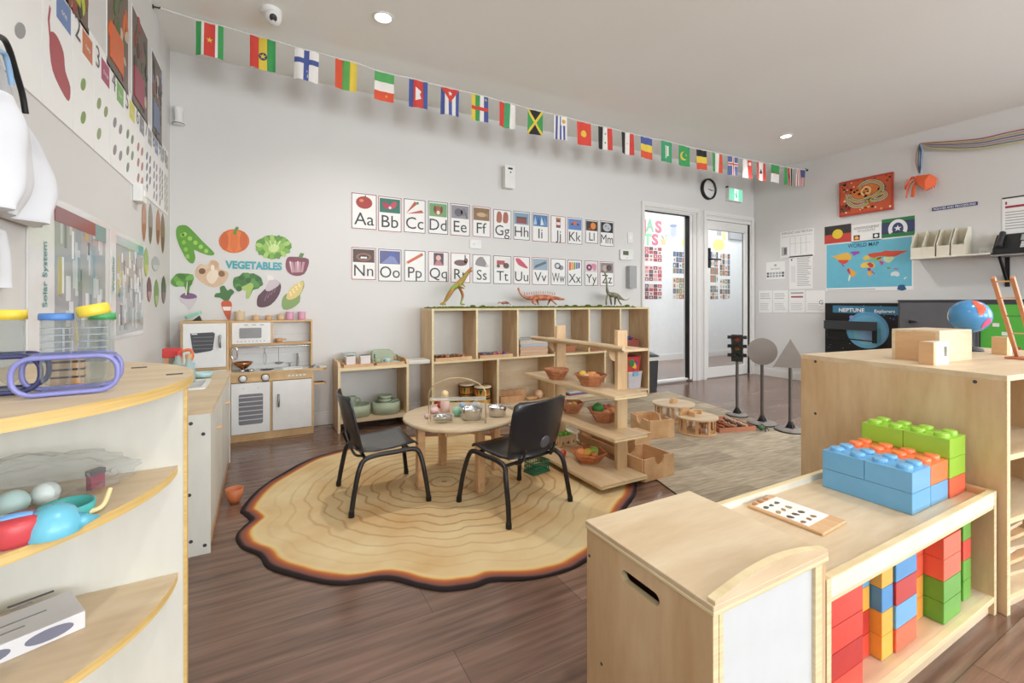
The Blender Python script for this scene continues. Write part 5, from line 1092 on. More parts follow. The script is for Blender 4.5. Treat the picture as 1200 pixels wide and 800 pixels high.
# columns standing inside the cabinet, listed from the bottom up
cols = ((1.085, .560, 'rRrr', 'first', 3), (1.270, .60, 'rRyb', 'second', 2), (1.3945, .575, 'yyky', 'third', 1), (1.458, .57, 'cbRk', 'fourth', 2), (1.582, .60, 'aacc', 'fifth', 2), (1.706, .555, 'GGcc', 'sixth', 2), (1.8285, .64, 'GgrG', 'seventh', 1), (1.8925, .57, 'GGrG', 'eighth', 1))
for ci, (x, y, cs, lb, nx_) in enumerate(cols):
    for lv, c in enumerate(cs):
        brick(c, nx_, 2, (x, y, .0590 + BH * lv), '%s brick, %s level up, in the %s column inside the low cabinet' % (BN[c], ['lowest', 'second', 'third', 'top'][lv], lb))

# ================================================================== CARD TRAY ON THE LOW CABINET
q = [at_z(*v, .3674) for v in ((876, 592), (903, 582.5), (991, 611), (960, 627.5))]
c0 = Vector((1.215, .725, .3674))
t = thing('picture_card_tray', 'wooden tray of small picture tiles lying on the low cabinet', 'tray', (1.348, .768, .3676), radians(4))
w, d = .135, .205
m = MB(); m.box(-w / 2, w / 2, -d / 2, d / 2, 0, .008, PINE); m.build('board', t, bev=.002)
m = MB(); m.plate(rect(-w / 2 + .008, -d / 2 + .04, w / 2 - .008, d / 2 - .02), .0015, col('#f3efe9'), T=Matrix.Translation((0, 0, .0081)))
rd = random.Random(4); cc = ['#8a6b4c', '#5c4a3c', '#a58a5c', '#4f5a4a', '#b07a4f']
for i in range(3):
    for j in range(5):
        u, v = -w / 2 + .022 + .03 * i, -d / 2 + .058 + .034 * j
        m.plate(wob([(u + rd.uniform(.006, .012) * cos(a), v + rd.uniform(.005, .011) * sin(a)) for a in (0, 1, 2, 3, 4, 5.2)], 3), .0022, col(cc[(i * 5 + j) % 5]), T=Matrix.Translation((0, 0, .0081)))
m.build('picture_sheet', t)

# ================================================================== ON AND IN THE TALL CABINET
TM = Matrix.Translation((2.042, .515, 0)) @ Matrix.Rotation(TA, 4, 'Z')
def on_tall(px, py, Z=.7525): return at_z(px, py, Z)
TZ0 = .7525
p = on_tall(1045, 419)
A = at_z(1047, 420, TZ0)
q_ = at_z(1101, 425, TZ0); t = thing('wooden_box_block', 'large pale hollow wooden block on the tall cabinet', 'wooden block', (q_.x, q_.y + .0, TZ0), radians(-4)); m = MB(); m.box(0, .25, 0, .012, 0, .112, BIRCHX); m.box(0, .25, .143, .155, 0, .112, BIRCHX); m.box(0, .012, .012, .143, 0, .112, PINE); m.box(.238, .25, .012, .143, 0, .112, PINE); m.build('frame', t); m = MB(); m.box(.0, .25, 0, .155, .1122, .122, BIRCHX); m.build('top', t, bev=.001)
t = thing('wooden_window_block', 'cream layered block with square window hole on the tall cabinet', 'wooden block', (at_z(1094, 428, TZ0).x, at_z(1094, 428, TZ0).y, TZ0), radians(-6))
m = MB(); m.box(0, .014, 0, .045, 0, .084, PINE); m.build('layer', t)
m = MB(); m.plate(rect(0, 0, .085, .084), .045, CREAM, holes=[rect(.054, .030, .074, .066)], T=frame((.0145, .045, 0), (1, 0, 0), (0, 0, 1))); m.build('window_layer', t, bev=.001)
p = at_z(1173, 420, TZ0)
q_ = at_z(1180, 416, TZ0); t = thing('wooden_layer_block', 'small layered wooden block beside the wooden frame stand', 'wooden block', (q_.x, q_.y, TZ0), radians(-6)); m = MB(); m.box(0, .02, 0, .05, 0, .078, PINE); m.build('layer', t); m = MB(); m.box(.0205, .030, 0, .05, 0, .078, PINE); m.build('layer', t); m = MB(); m.box(.0305, .045, 0, .05, 0, .078, CREAM); m.build('cream_layer', t)
# leaning wooden frame (abacus like ladder)
cf = at_z(1192, 420, TZ0)
t = thing('counting_frame', 'tilted wooden counting frame with crossbars on the tall cabinet, right edge', 'counting frame', cf)
top_ = at_y(1163, 326, cf.y) - cf; CFM = col('#c4875f', .45)
m = MB(); m.T = Matrix.Rotation(TA, 4, 'Z'); m.box(-.05, .05, -.065, .02, 0, .008, col('#b9714e', .5)); m.build('base', t, bev=.001)
lean = math.atan2(top_.x, top_.z); Lu = sqrt(top_.x ** 2 + top_.z ** 2)
for k, (dx, dy) in enumerate(((.0, .0), (.004, -.05))):
    m = MB(); m.T = Matrix.Translation((dx, dy, .010)) @ Matrix.Rotation(lean, 4, 'Y'); m.box(-.007, .007, -.006, .006, 0, Lu - .01, CFM); m.box(.0071, .0085, -.006, .006, .0, Lu - .01, WHITE); m.build('upright', t, bev=.001)
for k, f_ in enumerate((.3, .52, .74, .93)):
    m = MB(); x, z = top_.x * f_, .010 + top_.z * f_; m.tube([(x, .0, z), (x + .004, -.05, z)], .003, [BIRCH, col('#4c8a4c'), BIRCH, BEECH][k], 8); m.build('crossbar', t)
# globe
GMm, n, l, b = new_mat('globe_print')
tc = n.new('ShaderNodeTexCoord'); nz = n.new('ShaderNodeTexNoise'); nz.inputs['Scale'].default_value = 9; nz.inputs['Detail'].default_value = 4; rp = n.new('ShaderNodeValToRGB'); rp.color_ramp.interpolation = 'CONSTANT'
e = rp.color_ramp.elements; e[0].position = 0; e[0].color = rgb('#4b8fc4'); e[1].position = .57; e[1].color = rgb('#4b8fc4')
mp = n.new('ShaderNodeMapping'); mp.inputs['Location'].default_value = (3.1, .4, 1.2)
l.new(tc.outputs['Object'], mp.inputs[0]); l.new(mp.outputs[0], nz.inputs[0]); l.new(nz.outputs['Fac'], rp.inputs[0]); l.new(rp.outputs[0], b.inputs['Base Color']); b.inputs['Roughness'].default_value = .18
gc = Vector((2.96, .87, .917)); gr = .078
t = thing('globe', 'shiny blue desk globe with red and pink continents on the tall cabinet', 'globe', (gc.x, gc.y, TZ0))
m = MB(); m.ball((0, 0, gc.z - TZ0), gr, GMm, 40)
dv = (Vector((0, 0, CAM_H)) - gc).normalized(); rt = dv.cross(Vector((0, 0, 1))) * -1; up = rt.cross(dv) * -1
if up.z < 0: up = -up
if rt.dot(Vector((cos(YAW), -sin(YAW), 0))) < 0: rt = -rt
def patch(pts, mat, hh=.0012):   # raised continent shapes on the ball
    cx = sum(p[0] for p in pts) / len(pts); cy = sum(p[1] for p in pts) / len(pts)
    R = []; K = 5; n_ = len(pts); V = []
    for k in range(K + 1):
        for px_, py_ in pts:
            u, v = cx + (px_ - cx) * k / K, cy + (py_ - cy) * k / K; ww = sqrt(max(0, 1 - u * u - v * v)); d_ = (rt * u + up * v + dv * ww).normalized(); V.append(tuple(d_ * (gr + hh) + Vector((0, 0, gc.z - TZ0))))
    F_ = [(k * n_ + i, k * n_ + (i + 1) % n_, (k + 1) * n_ + (i + 1) % n_, (k + 1) * n_ + i) for k in range(K) for i in range(n_)]
    m.add(V, F_, mat, True)
patch(wob([(.1, .93), (.28, .9), (.55, .7), (.68, .45), (.6, .2), (.48, .05), (.35, .2), (.3, .5), (.18, .7)], 4), col('#dc5a3c', .25)); patch(wob([(.78, -.1), (.9, -.2), (.85, -.4), (.62, -.62), (.5, -.72), (.55, -.45)], 4), col('#d85584', .25)); patch(wob([(-.96, .15), (-.9, .3), (-.93, -.1), (-.88, -.3), (-.97, -.15)], 3), col('#e6e3dc', .3))
m.build('ball', t); m = MB(); m.lathe([(.001, 0), (.05, 0), (.046, .012), (.012, .022), (.01, gc.z - TZ0 - gr + .004), (.001, gc.z - TZ0 - gr + .004)], DKGREY); m.build('stand', t)
# inside the tall cabinet
def tl_(x, y, z): return TM @ Vector((x, y, z))
m = MB(); m.ball((0, 0, .028), .028, col('#c2383c', .3), 16); tag(m.build('red_ball', None, tl_(.12, .3, .575)), 'small red ball on a wooden block inside the tall cabinet', 'ball')
m = MB(); m.box(-.06, .12, -.05, .05, 0, .07, PINE); tag(m.build('wooden_brick', None, tl_(.09, .28, .5005), TA, bev=.003), 'plain wooden block under the red ball in the tall cabinet', 'block')
for i in range(6):
    m = MB(); m.box(0, .30 - .02 * i, -.14, .14, 0, .012, [BIRCHX, PINE, col('#e9e4dc'), BIRCHX, PINE, BIRCHX][i]); tag(m.build('thin_board', None, tl_(.06 + .01 * i, .2, .0585 + .0275 * i + .0), TA + .08 * (i % 3 - 1), bev=.001), ['lowest', 'second', 'third white', 'fourth', 'fifth', 'topmost'][i] + ' thin board of the loose pile in the tall cabinet', 'board', 'boards in the tall cabinet')
    if i < 5: m = MB(); m.box(.02, .05, -.08, .08, 0, .0148, BEECH); m.box(.15, .18, -.08, .08, 0, .0148, BEECH); tag(m.build('board_batten', None, tl_(.06 + .01 * i, .2, .0585 + .0275 * i + .0123), TA), 'thin wooden battens between boards of the pile in the tall cabinet', 'batten', 'battens in the board pile')

# ================================================================== RIGHT WALL FURNITURE
def rpt(px, py, X): return at_x(px, py, X)
# display board with the Neptune poster, standing on a low cupboard
a = rpt(968, 355, 5.93); b2 = rpt(1063, 355, 5.93); zt_ = a.z; zb_ = .385
W = a.y - b2.y; H = zt_ - zb_
s = Sheet(W, H, BLACK, .02)
def U(px): return (a.y - rpt(px, 380, 5.93).y) / W
def V(py): return (rpt(1016, py, 5.93).z - zb_) / H
sc = H / .43
s.Pg([(U(977), V(358)), (U(1055), V(359)), (U(1055), V(368.5)), (U(977), V(366.5))], col('#3b7fa0', .4), 2)
s.Tx('NEPTUNE', (U(979) + U(1020)) / 2, V(365.5), .042, col('#f4f4f4', .4), 3, maxw=W * .46, bold=.02); s.Tx('Explorers', (U(1023) + U(1053)) / 2, V(366.0), .034, col('#f4f4f4', .4), 3, maxw=W * .33, bold=.02)
for k, (rr, c) in enumerate(((.205, '#5f9fc9'), (.185, '#6fb0d0'), (.13, '#7ec0cf'), (.07, '#8fb7dd'))): s.plate(disc(U(1017) * W, min(V(386.5) * H, H) - .02 * k, rr * 1.0, rr * 1.0, 48), .0205 + .0006 * (3 + k), col(c, .35))
s.D(U(999), V(372), .022, col('#8f96d0', .35), 4); s.D(U(1048), V(373), .012, col('#2c3d8a', .35), 4)
rd = random.Random(2)
for i in range(30): s.D(rd.uniform(.02, .98), rd.uniform(.1, .95), .003, col('#c9c9d0'), 2)
o = s.put('poster_board', frame((5.93, a.y, zb_), (0, -1, 0), (0, 0, 1))); tag(o, 'dark space display board with blue planet and the title NEPTUNE Explorers', 'display board')
t = thing('wall_bracket', 'black rectangular metal arm in front of the space display board', 'bracket', (5.86, a.y, .6)); m = MB()
y0 = rpt(966, 380, 5.86).y; y1 = rpt(1027, 380, 5.86).y; y2 = rpt(1020, 380, 5.86).y; z1 = rpt(990, 376, 5.86).z; z2 = rpt(990, 386, 5.86).z
o_ = Vector((5.86, a.y, .6)); m.box(-.012, .012, y1 - o_.y, y0 - o_.y, z2 - .6, z1 - .6, col('#3a3d40', .35)); m.build('arm', t)
m = MB(); m.box(-.014, .014, y1 - .0 - o_.y - .0, y1 + .035 - o_.y, -.06, z2 - .601, BLACK); m.build('upright', t); m = MB(); m.tube([(0, y0 - .03 - o_.y, z2 - .61), (0, y0 - .03 - o_.y, -.02), (0, y1 - o_.y + .04, -.04)], .007, BLACK, 6); m.build('lower_rod', t)
# long low cupboard run under it
t = thing('low_cupboard', 'long grey cupboard run against the right wall, under the boards', 'cupboard', (5.62, 1.0, 0)); m = MB(); m.box(0, .33, -1.4, 2.02, 0, .36, col('#5a5a5e', .45)); m.build('carcass', t); m = MB(); m.box(-.01, .34, -1.41, 2.03, .3605, .38, col('#7b7b7d', .4)); m.build('top', t)
for k in range(6):
    m = MB(); m.box(-.0145, -.0005, -1.38 + .565 * k, -1.38 + .565 * k + .545, .05, .35, col('#66666a', .45)); dd = m.build('door', t, bev=.002)
    m = MB(); m.ball((-.022, -1.38 + .565 * k + .5, .29), .011, BLACK, 10); m.build('knob', dd)
# grey locker and green chalk board
y3, y4, y5 = rpt(1065, 352, 5.9).y, rpt(1158, 352, 5.9).y, rpt(1199, 352, 5.9).y - .5
zt2 = rpt(1065, 351.5, 5.9).z
t = thing('grey_cupboard', 'dark grey wall cupboard with a black catch, right of the space display board', 'cupboard', (5.66, y3, .3805)); m = MB(); hh = zt2 - .3805; w_ = y3 - y4
m.box(0, .28, -w_, -.002, 0, hh - .016, col('#56575b', .5)); m.build('carcass', t); m = MB(); m.box(-.012, .285, -w_, -.002, hh - .0155, hh, col('#3c3c40', .5)); m.build('top', t)
m = MB(); m.box(-.012, -.0005, -w_ + .02, -.02, .02, hh - .03, col('#606166', .5)); dd = m.build('door', t, bev=.002); m = MB(); m.tube([(-.02, -.10, hh * .66), (-.02, -.16, hh * .66)], [.016, .004], BLACK, 8); m.build('catch', dd)
s = Sheet(y4 - y5, hh, DKGREY, .018); s.Pg(rect(.015, .22, .985, .93), col('#58b446', .4), 1)
for u, v, c in ((.12, .62, '#e9e9e4'), (.2, .5, '#e4e6e0'), (.3, .3, '#c83d3d'), (.45, .66, '#dfe4da')): s.Pg(rect(u, v, u + .06, v + .05), col(c), 2)
o = s.put('green_board', frame((5.70, y4, .3805), (0, -1, 0), (0, 0, 1))); tag(o, 'bright green board in dark frame behind the globe', 'board')

# ================================================================== LEFT FOREGROUND: TUBE RACKS, TOYS, CARTON, SMOCK
CT0 = .8205
A, B = at_z(12, 469, CT0), at_z(138, 458, CT0)
u = (B - A); Lr = u.length; ra = math.atan2(u.y, u.x)
VIO = col('#8587c4', .3); NAVY = col('#3c3f6b', .35)
def rack(label, o, rz, L, mat, name='tube_rack', hh=.066, dp=.07):
    t = thing(name, label, 'tube rack', o, rz)
    r = .026
    for y in (.0, dp):
        m = MB(); P = [(x, y, z) for x, z in rrect(0, .004, L, hh, r, 5)]; m.tube(P + [P[0], P[1]], .0042, mat, 8); m.build('side_loop', t)
    holes = [disc(L / 2 - .018, dp / 2, .0222, n=36), disc(L / 2 + .030, dp / 2, .0222, n=36)]
    m = MB(); m.plate(rect(.012, .005, L - .006, dp - .005), .004, mat, holes=holes, T=Matrix.Translation((0, 0, hh - .004))); m.build('top_plate', t)
    m = MB(); m.plate(rect(.03, .004, L - .03, dp - .004), .003, mat, T=Matrix.Translation((0, 0, .002))); m.build('base_plate', t)
    return t
rk = rack('violet plastic tube rack holding two large clear tubes', (A.x, A.y, CT0 + .0005), ra, Lr, VIO)
TG = glass('tube_plastic', '#f4f6f6', .03, .06)
Mr = Matrix.Translation((A.x, A.y, CT0 + .0005)) @ Matrix.Rotation(ra, 4, 'Z')
def tube_(label, cx, capc, tilt=False, zt=.122):
    p = Mr @ Vector((cx, .035, .0065)); t = thing('test_tube', label, 'test tube', p, ra)
    m = MB(); m.lathe([(.001, .0), (.010, .002), (.017, .009), (.0203, .022), (.0208, zt - .012), (.0208, zt), (.0195, zt), (.0192, .024), (.0155, .011), (.001, .004)], TG, n=36)
    for k in range(4): m.lathe([(.0209, .072 + .012 * k), (.0211, .073 + .012 * k)], col('#b9bfc6'), n=36)
    m.build('tube', t); m = MB()
    if tilt: m.T = Matrix.Translation((.002, 0, zt + .012)) @ Matrix.Rotation(radians(-13), 4, 'Y')
    else: m.T = Matrix.Translation((0, 0, zt + .0005))
    m.lathe([(.001, 0), (.0225, 0), (.0232, .003), (.0232, .010), (.022, .012), (.001, .012)] if not tilt else [(.001, -.004), (.0225, -.004), (.0238, .002), (.0238, .012), (.0215, .016), (.001, .016)], col(capc, .4), n=36)
    m.build('screw_cap', t); return t
tube_('clear tube with flat blue cap in the violet rack', Lr / 2 - .018, '#4d7fc2'); tube_('clear tube with tilted yellow cap in the violet rack', Lr / 2 + .030, '#e8cf45', True)
p = Mr @ Vector((Lr * .86, .135, 0)); t = thing('test_tube', 'clear tube with green cap standing behind the violet rack', 'test tube', (p.x - .02, p.y + .02, CT0)); m = MB(); m.lathe([(.001, 0), (.018, 0), (.02, .01), (.02, .125), (.018, .125), (.018, .01), (.001, .006)], TG, n=24); m.build('tube', t); m = MB(); m.lathe([(.001, .1255), (.022, .1255), (.022, .14), (.001, .14)], col('#4fa868', .4), n=24); m.build('cap', t)
q = Mr @ Vector((-.125, .06, 0)); rack('dark navy tube rack at the left edge, behind the violet rack', (q.x, q.y, CT0 + .0005), ra, .15, NAVY)
q2 = Matrix.Translation((q.x, q.y, CT0)) @ Matrix.Rotation(ra, 4, 'Z') @ Vector((.15 / 2 + .030, .035, .0075)); t = thing('test_tube', 'clear tube with bright yellow cap in the navy rack at the left edge', 'test tube', q2); m = MB(); m.lathe([(.001, 0), (.017, .009), (.0203, .022), (.0208, .122), (.0195, .122), (.019, .024), (.001, .004)], TG, n=30); m.build('tube', t); m = MB(); m.lathe([(.001, .1225), (.0235, .1225), (.0235, .14), (.001, .14)], col('#ecd048', .4), n=30); m.build('screw_cap', t)
for i in range(3):
    p = Mr @ Vector((Lr * (.27 + .09 * i), .155, 0)); m = MB(); m.box(-.012, .012, -.008, .008, 0, .055, PINE)
    for k in range(3): m.box(-.0125, .0125, -.0085, .0085, .012 + .015 * k, .016 + .015 * k, col('#3d2f2a'))
    tag(m.build('striped_block', None, (p.x, p.y, CT0), ra), 'small wooden block with dark stripes behind the violet tube rack', 'block', 'striped blocks behind the tube rack')
# middle shelf: ladle, balls, red box and clear bag
S2 = .6315
t = thing('toy_ladle', 'bright blue toy ladle with pouring lip on the middle shelf of the half-round unit', 'ladle', at_z(62, 624, S2), 0); BL = col('#6fbfd6', .3); BL2 = col('#6ea9e2', .3)
m = MB(); m.lathe([(.034, 0), (.035, .004), (.033, .018), (.024, .034), (.012, .041), (.001, .043)], BL, n=32)
m.build('cup', t); m = MB(); m.tube(curve([(-.02, -.004, .036), (-.045, -.008, .036), (-.09, -.018, .026), (-.125, -.022, .02)], 5), [.006 + .0004 * k for k in range(16)], BL2, 10, sq=.6); m.build('handle', t)
m = MB(); m.add([(.028, -.018, .002), (.056, .004, .012), (.026, .018, .002), (.024, 0, .028)], [(0, 1, 3), (1, 2, 3), (0, 3, 2), (0, 2, 1)], BL, True); m.build('pouring_lip', t)
p = at_z(18, 635, S2); m = MB(); m.lathe([(.001, 0), (.026, 0), (.03, .008), (.03, .03), (.027, .036), (.001, .036)], col('#cf4a50', .35), n=28); tag(m.build('red_pot', None, p), 'red round toy pot under the blue ladle handle', 'toy pot')
for px, py, r, c, lb in ((4, 636, .02, '#dfe6ea', 'white ball at the left edge beside the red toy pot'), (14, 606, .022, '#b7d2d0', 'pale green ball behind the blue ladle handle'), (53, 592, .02, '#dbe4e2', 'pale ball behind the cup of the blue ladle')):
    p = at_z(px, py, S2); m = MB(); m.ball((0, 0, r), r, col(c, .35), 16); tag(m.build('toy_ball', None, p), lb, 'ball')
t = thing('toy_sieve', 'teal toy sieve with cream handle under the blue ladle', 'sieve', at_z(78, 606, S2)); m = MB(); m.lathe([(.03, 0), (.034, .004), (.036, .022), (.033, .022), (.03, .004)], col('#4fb3b0', .35), n=28); m.build('ring', t); m = MB(); m.tube(curve([(.03, -.01, .006), (.045, .0, .01), (.05, .02, .03)], 4), .004, col('#e8d49c', .4), 8); m.build('handle', t)
t = thing('picture_pack', 'small pack with dark red printed card, at the rear of the middle shelf', 'pack', at_z(112, 572, S2), .9); m = MB(); m.box(-.012, .012, -.006, .006, 0, .026, col('#9c3a56', .4)); m.build('card', t); m = MB(); m.box(-.013, .013, -.007, .007, .0262, .036, col('#5b5658', .4)); m.build('header', t)
# crumpled clear bag
def bag():
    bm = bmesh.new(); bmesh.ops.create_icosphere(bm, subdivisions=4, radius=1); rd = random.Random(9)
    from mathutils import noise
    for v in bm.verts:
        c = v.co.copy(); nn = noise.noise(c * 2.2) * .28 + noise.noise(c * 5.5) * .16; v.co = c * (1 + nn); v.co.x *= .13; v.co.y *= .058; v.co.z = max(-.034, v.co.z * .042)
    me = bpy.data.meshes.new('plastic_bag'); bm.to_mesh(me); bm.free(); me.materials.append(glass('bag_film', '#f2f3f3', .07, .12))
    o = bpy.data.objects.new('plastic_bag', me); COL.objects.link(o); o.location = (-.355, 1.118, S2 + .036); o.rotation_euler = (0, 0, -.1); tag(o, 'crumpled clear plastic bag lying behind the blue ladle', 'bag')
bag()
# lower shelf carton
S3 = .4015
c1, c2, c3 = at_z(100, 735, S3), at_z(0, 778, S3), at_z(18, 700, S3)
ang3 = math.atan2(c1.y - c2.y, c1.x - c2.x)
t = thing('window_carton', 'flat white carton with clear window on the bottom shelf of the half-round unit', 'carton', c1, ang3); w, d, h = .24, .10, .030
m = MB(); m.box(-w, 0, 0, d, 0, h, col('#d9d9dc', .45)); T = Matrix.Translation((-w, 0, h))
for i in range(5): m.plate(rect(.05, .03 + .026 * i, .05 + [.12, .15, .09, .14, .07][i], .034 + .026 * i), .0006, col('#8b8b8f'), T=T)
m.plate(rect(.16, .12, .22, .127), .0006, col('#4d4d50'), T=T); m.build('box', t, bev=.001)
m = MB()
for k in range(3): m.plate(disc(.045 + .075 * k, h / 2, .030, .010, 20), .0008, col('#77788a', .3), T=frame((-w, 0, 0), (1, 0, 0), (0, 0, 1)))
m.build('window', t)

# white smock hanging on the left wall
def drape(name, label, cat, rows, depth, mat, off=.012, nu=26, group=None, rough=3.0, parent=None):
    """rows: (z, y left, y right); cloth with folds hanging against the left wall"""
    Z = rows; V = []; F_ = []; nr = len(Z); rd = random.Random(6)
    for k, (z, y0, y1) in enumerate(Z):
        for side in (0, 1):
            for i in range(nu + 1):
                s = i / nu; y = y0 + (y1 - y0) * s; e = sin(pi * min(1, max(0, s))) ** .45
                fold = .30 * sin(s * 13 + k * .5) + .20 * sin(s * 27 + k * .9) + .10 * sin(k * 2.1 + s * 5)
                V.append((off + (depth * e * (.75 + fold) if side == 0 else 0) * (.8 + .2 * k / nr), y, z))
    N = (nu + 1) * 2
    for k in range(nr - 1):
        for i in range(nu):
            a, b = k * N + i, (k + 1) * N + i; F_.append((a, a + 1, b + 1, b)); c, d = k * N + nu + 1 + i, (k + 1) * N + nu + 1 + i; F_.append((c, d, d + 1, c + 1))
        a, c = k * N, k * N + nu + 1; F_.append((a, a + N, c + N, c)); a, c = k * N + nu, k * N + 2 * nu + 1; F_.append((a, c, c + N, a + N))
    for k in (0, nr - 1):
        b = k * N
        for i in range(nu): F_.append((b + i, b + nu + 1 + i, b + nu + 2 + i, b + i + 1))
    m = MB(); m.add(V, F_, mat, True); o = m.build(name, parent, None if parent else (XL, 0, 0), weld=True); s = o.modifiers.new('sub', 'SUBSURF'); s.levels = 1; s.render_levels = 2
    return tag(o, label, cat, group) if not parent else o
def wl(px, py, d=.05): q = at_x(px, py, XL + d); return q.y, q.z
CLOTH = col('#dfe1e6', .8, var=.04)
pts = [(30, 132), (40, 148), (52, 166), (63, 190), (71, 212), (73, 235), (70, 252), (60, 268)]
rows = []
for px, py in pts: y, z = wl(px, py, .05); rows.append((z, 1.30, y))
smock = thing('white_smock', 'white cotton smock hanging on the left wall, top left corner', 'smock', (XL, 0, 0))
drape('smock_top', None, None, rows, .075, CLOTH, parent=smock)
rows2 = []
for px, py in ((18, 270), (19, 290), (20, 315), (21, 338)): y, z = wl(px, py, .03); rows2.append((z, 1.30, y))
drape('smock_skirt', None, None, rows2, .035, CLOTH, parent=smock)
m = MB(); Q = [at_x(px, py, XL + .03) - Vector((XL, 0, 0)) for px, py in ((-12, 45), (2, 44), (10, 56), (18, 82), (26, 110), (30, 133))]; m.tube(curve(Q, 5), .007, BLACK, 8); tag(m.build('neck_strap', smock), 'black neck strap')
m = MB(); Q = [at_x(px, py, XL + .045) - Vector((XL, 0, 0)) for px, py in ((-10, 60), (4, 62), (10, 78), (14, 100))]; m.tube(curve(Q, 5), .006, col('#8fb3d6', .5), 8); m.build('blue_loop', smock)
m = MB(); rws = []
for px, py in ((6, 60), (14, 82), (22, 108), (28, 134)): y, z = wl(px, py, .03); rws.append((z, 1.30, y))
drape('plastic_collar', None, None, rws, .03, glass('pvc', '#eef0f2', .45, .25), off=.01, parent=smock)
# ================================================================== WALL ART, SIGNS, FLAGS
def decal(name, label, cat, shapes, plane='back', group=None, d=.001, base=None):
    """flat cut-outs; outline points are read off the wall plane, in true wall metres"""
    f = {'back': lambda p: at_y(p[0], p[1], YB), 'right': lambda p: at_x(p[0], p[1], XR), 'left': lambda p: at_x(p[0], p[1], XL)}[plane]
    ax = {'back': lambda v: (v.x, v.z), 'right': lambda v: (-v.y, v.z), 'left': lambda v: (v.y, v.z)}[plane]
    W = [([ax(f(p)) for p in pts], m, k) for pts, m, k in shapes]
    cu = sum(p[0] for p in W[0][0]) / len(W[0][0]); cv = min(p[1] for p in W[0][0])
    m = MB()
    for pts, mt, k in W: m.plate([(a - cu, b - cv) for a, b in pts], .0012 + .0006 * k, mt)
    o = m.build(name); o.matrix_world = {'back': WBk(cu, cv, d), 'right': WRt(-cu, cv, d), 'left': WLf(cu, cv, d)}[plane]
    return tag(o, label, cat, group)
def C(h): return col(h, .4)
def el(x, y, rx, ry, a=0, n=16): return [(x + rx * cos(t) * cos(a) - ry * sin(t) * sin(a), y + rx * cos(t) * sin(a) + ry * sin(t) * cos(a)) for t in [2 * pi * i / n for i in range(n)]]
def halo(pts, k=1.08, e=1.2):
    cx = sum(p[0] for p in pts) / len(pts); cy = sum(p[1] for p in pts) / len(pts); return [(cx + (x - cx) * k, cy + (y - cy) * k) for x, y in pts]
VG = 'vegetable pictures on the back wall'
# crop coordinates of the wall pictures (x = 190 + u/2.667, y = 240 + v/2.667)
def K(*uv): return [(190 + u / 2.667, 240 + v / 2.667) for u, v in uv]
pod = wob(K((48, 68), (75, 64), (100, 85), (125, 112), (163, 150), (150, 158), (118, 148), (100, 140), (104, 165), (96, 183), (78, 172), (55, 130), (44, 95)), 3)
decal('wall_picture', 'cut-out picture of two green pea pods on the back wall', 'wall picture', [(pod, C('#5f9a34'), 0)] + [(el(*K((70 + 17 * i, 92 + 13 * i))[0], 2.6, 2.6), C('#9ccc55'), 1) for i in range(5)] + [(el(*K((62 + 6 * i, 95 + 22 * i))[0], 2.4, 2.6), C('#8fc04c'), 1) for i in range(4)], group=VG)
pk = K((225, 113))[0]
decal('wall_picture', 'cut-out picture of an orange pumpkin on the back wall', 'wall picture', [(el(*pk, 18, 14, n=24), C('#d4682c'), 0), (el(pk[0], pk[1], 11.5, 13.4), C('#e07a35'), 1), (el(pk[0], pk[1], 4.5, 13.2), C('#d86f2f'), 2), (el(pk[0] - 11, pk[1], 4.5, 11), C('#c95f26'), 1.5), (el(pk[0] + 11, pk[1], 4.5, 11), C('#c95f26'), 1.5), (wob(K((222, 92), (226, 78), (232, 68), (240, 72), (233, 82), (233, 92)), 2), C('#5c8a3a'), 3)], group=VG)
decal('wall_picture', 'cut-out picture of a frilly green lettuce on the back wall', 'wall picture', [(wob(K((292, 130), (296, 112), (312, 104), (330, 95), (355, 97), (380, 100), (400, 116), (404, 130), (392, 150), (370, 162), (345, 170), (320, 162), (300, 148)), 2), C('#5d8f37'), 0), (wob(K((312, 132), (330, 112), (350, 108), (375, 114), (385, 132), (362, 152), (335, 154)), 2), C('#92bb57'), 1), (wob(K((332, 135), (348, 122), (366, 130), (360, 145), (340, 148)), 2), C('#c3d98a'), 2)] + [(el(*K((348 + 46 * cos(a), 132 + 28 * sin(a)))[0], 4.2, 2.6, a), C(['#5d8f37', '#7bab46', '#a5c766'][i % 3]), 2.5 + .2 * (i % 3)) for i, a in enumerate([.42 * k for k in range(15)])] + [([K((348, 150))[0], K((348 + dx, 112))[0], K((351 + dx, 113))[0]], C('#dfe9b4'), 4) for dx in (-26, -12, 4, 20)], group=VG)
decal('wall_picture', 'cut-out picture of pale brown mushrooms on the back wall', 'wall picture', [(wob(K((104, 222), (106, 198), (122, 184), (142, 190), (150, 174), (168, 174), (178, 184), (180, 200), (204, 208), (206, 226), (190, 248), (160, 258), (130, 246)), 2), C('#d2b596'), 0), (wob(K((138, 225), (150, 206), (172, 204), (176, 224), (160, 246), (146, 242)), 2), C('#e8d8c2'), 1), (el(*K((125, 207))[0], 4, 3.5), C('#7a5236'), 2), (el(*K((186, 215))[0], 4, 3.5, .4), C('#8a6040'), 2), (wob(K((112, 214), (118, 192), (136, 186), (148, 194), (130, 204)), 2), C('#dcc3a6'), 1.5), (wob(K((152, 176), (170, 176), (178, 192), (160, 198)), 2), C('#c9a684'), 1.5), (el(*K((158, 196))[0], 2.2, 3.4), C('#f0e4d2'), 3)], group=VG)
